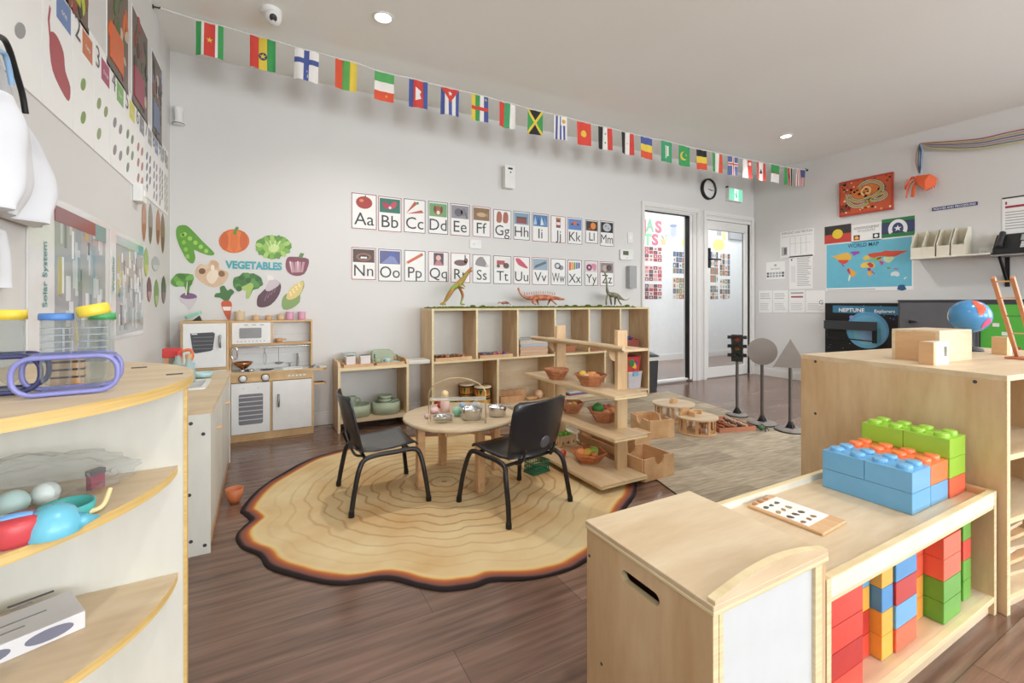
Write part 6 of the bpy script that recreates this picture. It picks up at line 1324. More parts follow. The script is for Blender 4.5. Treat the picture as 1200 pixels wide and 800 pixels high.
decal('wall_picture', 'cut-out picture of a white turnip with green leaves on the back wall', 'wall picture', [(wob(K((55, 288), (66, 276), (82, 274), (104, 280), (110, 292), (100, 310), (86, 328), (76, 312), (60, 304)), 2), C('#cdc4c9'), 0), (wob(K((56, 288), (68, 276), (84, 275), (104, 280), (108, 290), (80, 294)), 2), C('#7c5a7e'), 1), (wob(K((28, 236), (44, 216), (64, 214), (96, 218), (98, 236), (88, 250), (84, 276), (76, 276), (70, 254), (44, 256), (30, 248)), 2), C('#568a38'), 1)] + [(el(*K(q_)[0], 5, 3.2, r_), C(c_), 2 + .2 * i) for i, (q_, r_, c_) in enumerate((((46, 232), .5, '#6fa648'), ((62, 224), .2, '#4a7a30'), ((86, 228), -.4, '#78ad50'), ((56, 246), .2, '#7fb556'), ((84, 246), -.8, '#4a7a30')))] + [(K((72, 282), (78, 240), (80, 240), (77, 282)), C('#dce6c6'), 4)], group=VG)
decal('wall_picture', 'cut-out picture of an orange carrot above the toy fridge', 'wall picture', [(wob(K((184, 308), (194, 298), (208, 298), (218, 308), (216, 330), (212, 360), (206, 360), (192, 335)), 2), C('#c4552e'), 0), (wob(K((188, 318), (216, 318), (214, 330), (192, 330)), 1), C('#e8e0da'), 1), (wob(K((192, 298), (182, 290), (164, 288), (168, 276), (182, 274), (180, 258), (194, 252), (204, 268), (214, 262), (226, 272), (216, 284), (208, 298)), 2), C('#3f6e35'), 1)], group=VG)
decal('wall_picture', 'cut-out picture of green broccoli on the back wall', 'wall picture', [(wob(K((222, 250), (224, 228), (242, 222), (252, 212), (272, 214), (290, 216), (308, 226), (314, 244), (300, 262), (284, 266), (272, 292), (262, 290), (262, 266), (240, 264), (228, 262)), 2), C('#437a33'), 0), (wob(K((240, 262), (262, 250), (300, 232), (282, 262), (272, 292), (263, 290), (262, 268)), 2), C('#a3bf60'), 1)] + [(el(*K(q_)[0], 3.6, 3.2), C(['#3b6e2c', '#568f3e', '#2f5f26'][i % 3]), 2 + .1 * i) for i, q_ in enumerate(((232, 240), (236, 254), (248, 228), (252, 244), (266, 220), (270, 236), (284, 222), (286, 238), (300, 232), (306, 246), (294, 250), (240, 262)))], group=VG)
decal('wall_picture', 'cut-out picture of a red cabbage half on the back wall, right of the lettering', 'wall picture', [(wob(K((386, 182), (392, 164), (410, 162), (436, 164), (458, 170), (456, 192), (444, 216), (420, 222), (400, 216), (388, 202)), 2), C('#7b3a4c'), 0), (wob(K((396, 178), (446, 178), (440, 210), (404, 212)), 1), C('#b98a94'), 1), (wob(K((426, 164), (432, 150), (444, 152), (438, 166)), 1), C('#5b8440'), 2)] + [(K((398 + 12 * k, 176), (402 + 12 * k, 176), (406 + 9 * k, 212)), C(['#e4d5d8', '#6b2f42'][k % 2]), 2) for k in range(4)], group=VG)
decal('wall_picture', 'cut-out picture of a dark purple beet on the back wall', 'wall picture', [(wob(K((296, 306), (300, 284), (322, 262), (336, 236), (352, 232), (370, 246), (370, 268), (360, 290), (340, 312), (318, 320), (300, 318)), 2), C('#53303c'), 0), (wob(K((322, 262), (336, 236), (352, 232), (368, 246), (350, 262), (332, 270)), 2), C('#c9bcc0'), 1), (wob(K((330, 236), (326, 218), (344, 222), (350, 234)), 1), C('#e6e4de'), 2)] + [(K((318 + 10 * k, 300 - 9 * k), (322 + 10 * k, 300 - 9 * k), (334 + 8 * k, 262 - 3 * k)), C('#8a6474'), 1.5) for k in range(4)], group=VG)
decal('wall_picture', 'cut-out picture of yellow corn in its green husk on the back wall', 'wall picture', [(wob(K((374, 300), (384, 280), (404, 272), (420, 250), (440, 236), (444, 256), (432, 280), (430, 304), (404, 324), (378, 326)), 2), C('#7d9a55'), 0), (wob(K((394, 272), (412, 250), (440, 238), (440, 258), (428, 282), (404, 296), (388, 292)), 2), C('#d9c27a'), 1)] + [(el(*K((400 + 9 * (k % 4) + 3 * (k // 4), 284 - 9 * (k % 4) + 7 * (k // 4) - 10))[0], 1.2, 1.2), C('#eddc9a'), 2) for k in range(8)], group=VG)
M_, w_, h_ = back_rect(264, 302.5, 330.5, 316); s = MB(); s.text('VEGETABLES', w_ / 2, .0, h_ * .74, C('#3fa3ad'), .0, w_, bold=.045); s2 = MB(); vs, fs, _, _ = glyphs('VEGETABLES', .045)
s = MB(); k = h_ * .74 / .7; kx = w_ / glyphs('VEGETABLES', .045)[2]; s.add([(x * kx, y * k, .002) for x, y in vs], fs, C('#3fa3ad')); o = s.build('wall_lettering'); o.matrix_world = M_; tag(o, 'teal lettering VEGETABLES on the back wall', 'lettering')

# ---- alphabet cards
P1 = [(411, 442, 224.5, 268.0), (442.5, 471, 228.5, 271), (472.5, 499, 231.5, 272.5), (501, 525.5, 234.5, 274), (527, 551, 237, 276), (553, 575, 240, 277.5), (577.5, 599.5, 244, 279.5), (601, 621, 246, 281), (623, 643, 248.5, 283), (645, 663, 251.5, 284.5), (664.5, 682.5, 253.5, 286), (685.5, 701, 256.5, 285), (702.5, 719.5, 257.5, 288.5)]
P2 = [(411, 441, 288.5, 328), (442.5, 471, 290.5, 330), (473, 499, 292, 330), (501, 526, 293.5, 330.5), (527.5, 551.5, 295, 331.5), (553, 575.5, 297, 332), (577.5, 599.5, 298.5, 333), (601, 621, 299.5, 333.5), (623, 643, 300.5, 334), (645, 663, 302, 334.5), (664.5, 682, 303.5, 335), (684.5, 701, 304.5, 335), (702.5, 719.5, 305.5, 335.5)]
WORDS = ['a red apple', 'a red butterfly', 'two orange carrots', 'a brown dog on green', 'a grey elephant', 'a brown fish', 'knitted gloves', 'a horse and house', 'blue ice', 'a jar of jam', 'a flying kite on blue', 'a round orange lamp', 'the grey full moon', 'a brown bird nest', 'a violet blue octopus scene', 'an orange pencil', 'a queen portrait', 'a brown rabbit', 'a grey shell', 'a red tractor', 'a red umbrella', 'a grey violin scene', 'a wrist watch', 'a striped xylophone', 'a pink yo-yo', 'a pair of zebras']
BG = ['', '#2f6f60', '', '#6fa06a', '#8d8b92', '#8a6a45', '', '#7d9bb0', '#4b76a8', '', '#5b83c0', '#3a2a22', '#1d1d22', '#4a3428', '#54588a', '', '#e4e0e0', '', '', '#e2ddd8', '', '#8fa6b5', '', '', '#d8d3d3', '#8a7f7a']
CB = [col(c, .5) for c in ('#8a5a62', '#a4626a', '#7d6a78', '#5a5f6a')]
TXT = col('#3a3a3c', .5)
def pic(s, i):
    g = lambda u, v: (u, v)
    q = s.Pg
    if BG[i]: s.R(.08, .54, .92, .93, C(BG[i]), 1)
    if i == 0: q(el(.5, .74, .31, .17), C('#a5382f'), 2); q(el(.4, .79, .08, .04), C('#d98a5a'), 3); q([(.49, .88), (.55, .95), (.58, .94), (.53, .87)], C('#4b3a22'), 3)
    elif i == 1: q(el(.35, .73, .16, .08, -.4), C('#b0344c'), 2); q(el(.64, .76, .16, .08, .5), C('#c4455c'), 2); q(el(.5, .68, .06, .04), C('#e5dfe0'), 3)
    elif i == 2:
        for a, b, c, d in ((.12, .56, .55, .9), (.15, .55, .85, .66)): q([(a, b), (c - .05, d + .03), (c + .05, d - .05)], C('#b5573a'), 2)
        q(el(.62, .88, .06, .04), C('#5a8a46'), 3)
    elif i == 3: q(el(.5, .72, .2, .14), C('#9a5a36'), 2); q(el(.5, .66, .08, .06), C('#e4d8ca'), 3); q(el(.34, .76, .06, .1), C('#6d3d26'), 3); q(el(.66, .76, .06, .1), C('#6d3d26'), 3)
    elif i == 4: q(el(.42, .72, .2, .12), C('#5f5d66'), 2); q(el(.66, .74, .13, .12), C('#77757e'), 2); q([(.74, .7), (.8, .56), (.84, .57), (.8, .74)], C('#5f5d66'), 3)
    elif i == 5: q(el(.5, .72, .26, .07), C('#c2a684'), 2); q([(.7, .72), (.84, .8), (.84, .64)], C('#a88a66'), 2)
    elif i == 6:
        for x in (.33, .67): q(wob([(x - .12, .56), (x + .1, .56), (x + .14, .8), (x + .04, .92), (x - .1, .88), (x - .14, .7)], 2), C('#a9654f'), 2)
    elif i == 7: q(rect(.2, .58, .8, .74), C('#8a3f3c'), 2); q(rect(.2, .74, .8, .8), C('#4b4a50'), 2)
    elif i == 8: [q([(.1 + .2 * k, .58), (.3 + .2 * k, .6), (.2 + .18 * k, .88)], C(['#a9c3df', '#31598c', '#d2e0ee', '#6f94c0'][k]), 2) for k in range(4)]
    elif i == 9: q(rect(.36, .56, .64, .86), C('#8a3c44'), 2); q(rect(.34, .86, .66, .92), C('#b58d52'), 2); q(rect(.38, .66, .62, .76), C('#e8e0d6'), 3)
    elif i == 10: q([(.2, .74), (.5, .86), (.8, .74), (.5, .72)], C('#d2663f'), 2); q([(.2, .74), (.35, .7), (.4, .78)], C('#222436'), 3); q([(.8, .74), (.65, .7), (.6, .78)], C('#222436'), 3)
    elif i == 11: q(el(.6, .74, .2, .14), C('#e08a3c'), 2); q([(.15, .6), (.45, .58), (.4, .66)], C('#c43c2c'), 2)
    elif i == 12: q(el(.5, .74, .28, .16), C('#b9bdc4'), 2); q(el(.42, .78, .07, .04), C('#8a8f98'), 3); q(el(.6, .7, .06, .03), C('#8a8f98'), 3)
    elif i == 13: q(el(.5, .7, .3, .12), C('#8a5a48'), 2); q(el(.5, .7, .2, .07), C('#2e2018'), 3); [q(el(.42 + .08 * k, .68, .05, .03), C('#eef0ee'), 4) for k in range(3)]
    elif i == 14: q([(.15, .56), (.85, .56), (.6, .84)], C('#7d86b5'), 2); q(el(.62, .82, .1, .06), C('#3c5fb0'), 3)
    elif i == 15: q([(.12, .62), (.2, .56), (.88, .84), (.82, .92)], C('#c25a30'), 2); q([(.12, .62), (.2, .56), (.08, .54)], C('#e6c9a4'), 3)
    elif i == 16: q(rect(.28, .54, .74, .94), C('#4e2f3a'), 2); q(el(.5, .78, .12, .09), C('#d9a9a4'), 3); q([(.3, .54), (.72, .54), (.6, .68), (.4, .68)], C('#b5737c'), 3)
    elif i == 17: q(el(.5, .66, .32, .1), C('#6b4a48'), 2); q(el(.76, .74, .1, .08), C('#6b4a48'), 2); q(el(.72, .86, .03, .08), C('#6b4a48'), 2)
    elif i == 18: q(wob([(.16, .64), (.3, .86), (.55, .9), (.74, .7), (.84, .58), (.5, .58)], 2), C('#8b8285'), 2); q([(.7, .58), (.9, .6), (.74, .7)], C('#d5d2cf'), 3)
    elif i == 19: q(rect(.2, .68, .62, .82), C('#a5444a'), 2); q(el(.7, .65, .16, .1), C('#5a4038'), 2); q(el(.28, .63, .09, .06), C('#5a4038'), 3)
    elif i == 20: q(wob([(.14, .9), (.4, .9), (.8, .66), (.86, .58), (.66, .6), (.3, .7)], 2), C('#c43f5a'), 2)
    elif i == 21: q([(.12, .58), (.85, .78), (.8, .86), (.2, .7)], C('#4d5c66'), 2)
    elif i == 22: q(el(.45, .72, .2, .12), C('#6a6d72'), 2); q(el(.45, .72, .12, .07), C('#cfd2d4'), 3); q(el(.68, .66, .16, .09), C('#8b8e92'), 2)
    elif i == 23: [q([(.12 + .15 * k, .58 + .02 * k), (.24 + .15 * k, .6 + .02 * k), (.25 + .15 * k, .88), (.13 + .15 * k, .9)], C(['#d8563a', '#e3a33c', '#8a9a4a', '#4a7fa8', '#8a4a8a'][k]), 2) for k in range(5)]
    elif i == 24: q(el(.34, .72, .2, .13), C('#7d2f52'), 2); q(wob([(.5, .86), (.84, .84), (.8, .6), (.62, .64)], 2), C('#d78aa6'), 2); q(el(.34, .72, .07, .05), C('#e5c3cf'), 3)
    elif i == 25: q(el(.36, .72, .18, .12), C('#b9a9a6'), 2); q(el(.64, .74, .18, .13), C('#5c4f4e'), 2); q([(.2, .56), (.5, .6), (.3, .62)], C('#d89a8a'), 3)
for i in range(26):
    x0, x1, y0, y1 = (P1 + P2)[i]
    xm = (x0 + x1) / 2
    a, b2 = at_y(x0, y0), at_y(x1, y0); zb = at_y(x0, y1).z; w = b2.x - a.x; h = a.z - zb
    s = Sheet(w, h, PAPER, .0018, .004); L_ = chr(65 + i) + chr(97 + i)
    e = .035; s.plate(rrect(.004, .004, w - .004, h - .004, .004), s.t + .0006, CB[i % 4], holes=[rrect(.011, .011, w - .011, h - .011, .004)])
    pic(s, i); s.Tx(L_, .5, .13, h * .34, TXT, 1, maxw=w * .82)
    o = s.put('alphabet_card', WBk(a.x, zb, .001)); tag(o, 'alphabet card %s with a picture of %s, %s row' % (L_, WORDS[i], 'upper' if i < 13 else 'lower'), 'alphabet card', 'alphabet cards on the back wall')

# ---- small fittings on the back wall
def plateb(name, label, cat, px0, py0, px1, py1, d, mat=WHITE, more=None, bev=.003):
    M, w, h = back_rect(px0, py0, px1, py1); m = MB(); m.plate(rrect(0, 0, w, h, min(w, h) * .12), d, mat); t = thing(name, label, cat, M.translation); T = M.copy(); T.translation = (0, 0, 0); m.v = [tuple(T @ Vector(p)) for p in m.v]; m.build('body', t, bev=bev)
    if more:
        for nm, f in more:
            k = MB(); k.T = T; f(k, w, h, d); k.build(nm, t)
    return t
plateb('air_freshener', 'white upright dispenser high on the back wall above the alphabet cards', 'dispenser', 588, 195, 599.5, 223, .07, WHITE, [('sensor_window', lambda k, w, h, d: k.plate(rrect(w * .3, h * .82, w * .75, h * .9, .004), .0715, BLACK)), ('button', lambda k, w, h, d: k.plate(disc(w * .55, h * .7, .008), .0715, BLACK))], .012)
plateb('socket_plate', 'white blank switch plate between the rows of alphabet cards', 'wall plate', 550, 280.5, 563.5, 291.5, .009, WHITE, [('switch_dots', lambda k, w, h, d: k.plate(disc(w * .35, h * .5, .004), .0105, DKGREY))])
plateb('thermostat', 'white thermostat with small grey screen left of the glass door', 'thermostat', 725.5, 292, 740.5, 305, .022, WHITE, [('screen', lambda k, w, h, d: k.plate(rect(w * .2, h * .45, w * .62, h * .85), .0235, col('#5d6450', .3))), ('button', lambda k, w, h, d: k.plate(disc(w * .5, h * .2, .006), .0235, SILVER))])
plateb('door_switch', 'plain white switch plate above the thermostat', 'switch', 735, 272, 741, 285, .01, WHITE, [('rocker', lambda k, w, h, d: k.plate(rect(w * .3, h * .35, w * .7, h * .65), .0125, col('#f2f2f0')))])
plateb('soap_dispenser', 'grey and white rounded dispenser beside the glass door', 'dispenser', 733.5, 311.5, 742, 338, .06, col('#a7a8aa', .4), [('white_cover', lambda k, w, h, d: k.plate(rrect(w * .35, h * .02, w * 1.2, h * .98, .02), .05, WHITE))], .01)
M, w, h = back_rect(198, 125, 210, 147)
t = thing('motion_sensor', 'small white motion sensor in the left corner of the back wall', 'sensor', (XL + .055, YB, at_y(203, 147).z)); m = MB(); m.lathe([(.001, 0), (.034, .0), (.036, .01), (.028, .02), (.022, .03), (.026, .09), (.032, .115), (.016, .13), (.001, .13)], WHITE, (0, -.037, 0), n=20); m.build('body', t); m = MB(); m.lathe([(.035, .003), (.037, .006), (.035, .009)], DKGREY, (0, -.037, 0), n=20); m.build('lens_band', t)
# clock
p = at_y(829, 222); t = thing('wall_clock', 'round black rimmed clock above the glass door', 'clock', (p.x, YB, p.z)); T = frame((0, 0, 0), (1, 0, 0), (0, 0, 1)); r = .135
m = MB(); m.T = T; m.lathe([(r, 0), (r, .035), (r - .006, .04), (r - .02, .04), (r - .022, .018), (.001, .018)], BLACK, n=48); m.build('rim', t)
m = MB(); m.T = T; m.lathe([(r - .022, .0185), (.001, .0185)], col('#e4e4e2', .4), n=48)
for k in range(12): a = k * pi / 6; m.plate([(cos(a) * (r - .04) - sin(a) * .002, sin(a) * (r - .04) + cos(a) * .002), (cos(a) * (r - .04) + sin(a) * .002, sin(a) * (r - .04) - cos(a) * .002), (cos(a) * (r - .03) + sin(a) * .002, sin(a) * (r - .03) - cos(a) * .002), (cos(a) * (r - .03) - sin(a) * .002, sin(a) * (r - .03) + cos(a) * .002)], .0195, DKGREY)
m.build('dial', t)
for a, L, nm in ((radians(-12), .062, 'hour_hand'), (radians(-6), .09, 'minute_hand')): m = MB(); m.T = T @ Matrix.Rotation(a, 4, 'Z'); m.plate(rect(-.012, -.003, L, .003), .0215 if L > .07 else .0205, BLACK); m.build(nm, t)
# exit sign, standing off the wall
t = thing('exit_sign', 'green and white illuminated running man exit sign by the clock', 'exit sign', (at_y(858, 228).x, YB, at_y(858, 237).z)); T = frame((0, 0, 0), (1, 0, 0), (0, 0, 1)); w, h = .29, .175
m = MB(); m.T = T; m.plate(rrect(-w / 2, 0, w / 2, h, .01), .055, WHITE); m.build('case', t, bev=.003)
m = MB(); m.T = T; m.plate(rect(-w / 2 + .012, .012, w / 2 - .012, h - .012), .0565, glow('#7fd8b4', .55)); WG = glow('#eafff6', .8)
m.plate(rect(-.03, .014, .045, h - .014), .0572, WG); g = glow('#3fae86', .5); m.plate(disc(.02, .128, .012), .058, g); m.plate([(-.005, .112), (.016, .115), (.02, .08), (.03, .055), (.02, .03), (.012, .05), (.0, .06), (-.01, .035), (-.02, .03), (-.008, .065), (-.002, .085), (-.018, .085), (-.02, .095)], .058, g); m.build('lit_panel', t)
m = MB(); m.box(-w / 2 - .0, -w / 2 + .015, -.04, -.01, h + .0005, h + .02, DKGREY); m.build('bracket', t)
# security camera on the ceiling
p = at_z(318, 12, ZC); t = thing('security_camera', 'white dome security camera on the ceiling behind the bunting', 'camera', (p.x, p.y, ZC)); m = MB(); m.lathe([(.058, 0), (.06, -.02), (.05, -.034), (.001, -.034)], WHITE, n=28); m.build('base', t); m = MB(); m.ball((.01, -.025, -.055), .046, WHITE, 24); m.build('eyeball', t)
m = MB(); dd = (Vector((0, 0, CAM_H)) - Vector((p.x, p.y, ZC))).normalized(); R_ = dd.to_track_quat('Z', 'Y').to_matrix().to_4x4(); m.T = Matrix.Translation(Vector((.01, -.025, -.055)) + dd * .0435) @ R_ @ Matrix.Rotation(.5, 4, 'X'); m.lathe([(.02, -.008), (.02, .006), (.001, .007)], DKGREY, n=20); m.build('lens', t)

# ---- bunting
def on_string(px, py):   # vertical plane of the string, from left wall to right wall
    A_, B_ = Vector((XL, 3.40)), Vector((XR, 3.25)); d = ray(px, py); u = B_ - A_
    # solve A + s u = t d
    det = d.x * (-u.y) + u.x * d.y; tt = (A_.x * (-u.y) + u.x * A_.y) / det; return Vector((d.x * tt, d.y * tt, CAM_H + d.z * tt))
F = [(229.5, 23, 262, 31), (293, 40, 323, 48), (345.5, 55, 374, 62), (393, 67.5, 418.5, 74), (439, 82, 462, 88), (479.5, 91, 501, 97), (517, 101, 538, 106), (552.5, 109, 572, 114), (585, 118, 604, 122.5), (618.5, 127, 636, 131), (649.5, 134, 664, 137.5), (676, 141, 692, 145), (701, 147, 717, 150.5), (728, 153.5, 742.5, 157), (750.5, 159, 764.5, 162.5), (775, 164, 787.5, 167), (795, 169, 808, 172.5), (816, 174, 827.5, 176.5), (834.5, 178, 846.5, 180.5), (853.5, 182, 864.5, 184.5), (871, 186, 881.5, 188), (886.5, 189, 897, 191), (904, 192, 913.5, 194), (919.5, 195.5, 928.5, 197), (933.5, 197.5, 943, 199)]
g_, r_, w_c, y_, b_l, k_, s_ = '#3f9a56', '#d0463c', '#e9e6e2', '#e3c84c', '#4a5a9a', '#262626', '#7fb2d8'
vstr = lambda cs, ws=None: [('R', sum((ws or [1 / len(cs)] * len(cs))[:i]), 0, sum((ws or [1 / len(cs)] * len(cs))[:i + 1]), 1, c) for i, c in enumerate(cs)]
hstr = lambda cs: [('R', 0, 1 - (i + 1) / len(cs), 1, 1 - i / len(cs), c) for i, c in enumerate(cs)]
DES = [
 (vstr([g_, w_c, r_, w_c, g_], [.2, .1, .4, .1, .2]) + [('S', .5, .5, .13, y_)], 'green, white and red striped flag with yellow star'),
 (vstr([r_, y_, g_]) + [('C', .5, .42, .17, '#3a4a66'), ('S', .5, .42, .14, y_)], 'red, yellow and green flag with dark blue disc'),
 ([('R', 0, 0, 1, 1, w_c), ('R', .38, 0, .6, 1, b_l), ('R', 0, .55, 1, .72, b_l)], 'white flag with blue cross'),
 (vstr(['#d8583a', '#62a858', y_]), 'plain red, green and yellow flag'),
 (hstr(['#58a860', w_c, '#d8563a']) + [('C', .62, .18, .06, '#e89a4a')], 'green, white and red flag in level bands'),
 (vstr([b_l, r_, b_l], [.24, .52, .24]) + [('P', [(.34, .25), (.66, .35), (.58, .5), (.66, .62), (.34, .75)], w_c)], 'blue and red flag with white temple'),
 (vstr([b_l, w_c, b_l, w_c, b_l]) + [('P', [(0, 1), (1, 1), (.5, .48)], r_), ('S', .5, .82, .14, w_c)], 'blue and white striped flag with red triangle'),
 (vstr([y_, g_, w_c, b_l]) + [('R', 0, .42, 1, .56, r_), ('S', .86, .88, .09, y_)], 'yellow, green, white and blue flag with red bar'),
 (vstr(['#d0463c', '#4aa06a', w_c], [.34, .34, .32]), 'red, green and white flag'),
 ([('R', 0, 0, 1, 1, g_), ('P', [(0, 1), (1, 1), (.5, .5)], k_), ('P', [(0, 0), (1, 0), (.5, .5)], k_), ('P', [(0, .93), (.0, 1), (.1, 1), (1, .07), (1, 0), (.9, 0)], y_), ('P', [(1, .93), (1, 1), (.9, 1), (0, .07), (0, 0), (.1, 0)], y_)], 'green and black flag with yellow diagonal cross'),
 (vstr([w_c, '#4c5aa0', w_c, '#4c5aa0', w_c, '#4c5aa0', w_c]) + [('R', .5, .62, 1, 1, w_c), ('C', .75, .8, .14, '#dfae4c')], 'white and blue striped flag with gold sun'),
 ([('R', 0, 0, 1, 1, '#d84a3c'), ('C', .5, .5, .2, '#e8c24e')], 'red flag with yellow disc'),
 (vstr([k_, w_c, r_]) + [('S', .5, .7, .09, g_), ('S', .5, .3, .09, g_)], 'black, white and red flag with two green stars'),
 (vstr([k_, w_c, r_]) + [('C', .5, .5, .05, y_)], 'black, white and red flag with tiny gold emblem'),
 (hstr([b_l, y_, '#d8563a']), 'blue, yellow and red flag in level bands'),
 ([('R', 0, 0, 1, 1, '#3f9a6a'), ('R', .38, .18, .46, .82, w_c), ('R', .52, .3, .66, .8, w_c)], 'green flag with white script and sword'),
 ([('R', 0, 0, 1, 1, '#3f9a5a'), ('C', .5, .5, .28, y_), ('C', .6, .54, .24, '#3f9a5a'), ('S', .72, .56, .08, y_)], 'green flag with yellow crescent'),
 (hstr([k_, y_, '#d8563a']), 'black, yellow and red flag in level bands'),
 (vstr([g_, w_c, '#d8563a']), 'green, white and orange red flag'),
 ([('R', 0, 0, 1, 1, '#5a6a9a'), ('R', .38, 0, .66, 1, w_c), ('R', 0, .5, 1, .7, w_c), ('R', .46, 0, .58, 1, r_), ('R', 0, .56, 1, .64, r_)], 'blue flag with red and white cross'),
 (vstr([w_c, '#d8443c']) + [('C', .72, .8, .13, w_c)], 'white and red flag with white crescent'),
 (vstr([r_, w_c, r_], [.28, .44, .28]) + [('P', [(.36, .38), (.64, .38), (.5, .66)], '#3a3a34')], 'red and white flag with dark tree'),
 (hstr([g_, w_c]) + [('C', .5, .5, .15, r_), ('C', .5, .44, .12, w_c)], 'green and white flag with red crescent'),
 (vstr([g_, w_c, r_, w_c, k_], [.28, .06, .32, .06, .28]) + [('P', [(.5, .25), (.66, .5), (.5, .75), (.34, .5)], '#8a2f34')], 'green, red and black flag with shield'),
 ([('R', 0, 0, 1, 1, w_c)] + [('R', .14 * k, 0, .14 * k + .07, 1, '#b8504c') for k in range(8)] + [('R', .5, .55, 1, 1, '#46548c')], 'red and white striped flag with blue corner')]
FH = .205
for i, (fx0, fy0, fx1, fy1) in enumerate(F):
    a, b2 = on_string(fx0, fy0), on_string(fx1, fy1); U_ = (b2 - a); w = U_.length; u = U_.normalized()
    rd = random.Random(i); ph = rd.uniform(0, 6); amp = rd.uniform(.004, .012); tw = rd.uniform(-.02, .02)
    NX, NY = 12, 8; m = MB(); S_ = DES[i][0]
    def pos(s, v, off):     # s across 0..1, v up 0..1 (1 at the string)
        d = (1 - v); return (s * w + tw * d * .3, (amp * sin(s * 6 + ph) * d + amp * .5 * sin(s * 11 + ph)) * -1 - off, -d * FH + .0)
    def surf(loop, mt, off):
        tri = tessellate_polygon([[Vector((p[0], p[1], 0)) for p in loop]])
        # subdivide along the width for the curl
        bm = bmesh.new(); vs = [bm.verts.new((p[0], p[1], 0)) for p in loop]
        for t3 in tri:
            try: bm.faces.new([vs[q] for q in t3])
            except Exception: pass
        for x in range(1, NX): bmesh.ops.bisect_plane(bm, geom=bm.verts[:] + bm.edges[:] + bm.faces[:], plane_co=(x / NX, 0, 0), plane_no=(1, 0, 0))
        for y in range(1, 4): bmesh.ops.bisect_plane(bm, geom=bm.verts[:] + bm.edges[:] + bm.faces[:], plane_co=(0, y / 4, 0), plane_no=(0, 1, 0))
        bm.verts.ensure_lookup_table(); bm.verts.index_update()
        m.add([pos(v.co.x, v.co.y, off) for v in bm.verts], [[v.index for v in f.verts] for f in bm.faces], mt, True); bm.free()
    surf(rect(0, 0, 1, 1), C('#d9d6d2'), -.0007)
    for k, sh in enumerate(S_):
        off = .0004 * k
        if sh[0] == 'R': surf(rect(sh[1], sh[2], sh[3], sh[4]), col(sh[5], .8), off)
        elif sh[0] == 'C': surf(disc(sh[1], sh[2], sh[3], sh[3] * w / FH, 16), col(sh[4], .8), off)
        elif sh[0] == 'S': surf([(x, sh[2] + (y - sh[2]) * w / FH) for x, y in star(sh[1], sh[2], sh[3])], col(sh[4], .8), off)
        elif sh[0] == 'P': surf(sh[1], col(sh[2], .8), off)
    o = m.build('flag'); ux = Vector((u.x, u.y, u.z)); vz = Vector((0, 0, 1)); wy = vz.cross(ux).normalized()
    o.matrix_world = Matrix(((ux.x, wy.x, vz.x, a.x), (ux.y, wy.y, vz.y, a.y), (ux.z, wy.z, vz.z, a.z - .0052), (0, 0, 0, 1)))
    tag(o, DES[i][1] + ' on the bunting', 'flag', 'flags on the bunting string')
pts = [on_string(180, 7)] + [p for f in F for p in (on_string(f[0], f[1]), on_string(f[2], f[3]))] + [on_string(946, 199)]
pts[0].x = XL + .008; pts[-1].x = XR - .01
m = MB(); m.tube(pts, .0035, col('#e8e6e2', .7), 6); tag(m.build('bunting_string'), 'white string of the flag bunting stretched from wall to wall', 'string')
for x, p, lb, c in ((XL, pts[0], 'black wall hook holding the left end of the bunting', 'left'), (XR, pts[-1], 'black wall hook holding the right end of the bunting', 'right')):
    m = MB(); s_g = 1 if c == 'left' else -1; m.tube([(0, 0, 0), (.035 * s_g, 0, 0), (.035 * s_g, 0, .018)], .005, BLACK, 8); m.lathe([(.001, 0), (.014, 0), (.012, .005), (.001, .005)], BLACK, n=12, T=Matrix.Rotation(pi / 2 * s_g, 4, 'Y')); tag(m.build('wall_hook', None, (x, p.y, p.z - .004)), lb, 'hook')

# ================================================================== RIGHT WALL
def sheet_r(px0, py0, px1, py1, X=XR, base=PAPER, r=0.0, t=.0022):
    M, w, h = right_rect(px0, py0, px1, py1, X); return Sheet(w, h, base, t, r), M, w, h
def lines(s, u0, u1, v0, v1, n, c='#9a9a9c', k=1, seed=0, th=.35):
    rd = random.Random(seed)
    for i in range(n):
        v = v1 - (v1 - v0) * (i + .5) / n; s.R(u0, v - (v1 - v0) / n * th * .5, u1 - (u1 - u0) * rd.uniform(0, .3), v + (v1 - v0) / n * th * .5, C(c), k)
# painting: generic dot style canvas
a, b2 = at_x(985, 214.5), at_x(1047.5, 203.5); zb = at_x(985, 254.5).z; W, H = a.y - b2.y, a.z - zb
s = Sheet(W, H, C('#b8422c'), .03); s.R(.03, .05, .97, .95, C('#c9562f'), .6); s.Pg(wob([(.1, .5), (.3, .7), (.6, .8), (.85, .6), (.9, .35), (.6, .3), (.3, .32)], 3), C('#d87a36'), 1)
def band(pts, wd, mt, k, n=5):
    cv = [Vector((p[0] * W, p[1] * H)) for p in pts]; cv = curve([(p.x, p.y, 0) for p in cv], n); Lf, Rt = [], []
    for i, p in enumerate(cv):
        d = (cv[min(i + 1, len(cv) - 1)] - cv[max(i - 1, 0)]).normalized(); nn = Vector((-d.y, d.x, 0)) * wd / 2; Lf.append((p + nn)[:2]); Rt.append((p - nn)[:2])
    for i in range(len(cv) - 1):
        s.add([(*Lf[i], s.t + .0006 * k), (*Rt[i], s.t + .0006 * k), (*Rt[i + 1], s.t + .0006 * k), (*Lf[i + 1], s.t + .0006 * k)], [(0, 1, 2, 3)], mt)
snake = [(.38, .74), (.48, .84), (.62, .86), (.78, .76), (.82, .6), (.7, .46), (.55, .4), (.42, .36), (.28, .42), (.2, .56), (.18, .4), (.3, .24), (.48, .24), (.66, .4), (.84, .5), (.88, .38), (.74, .32), (.5, .34)]
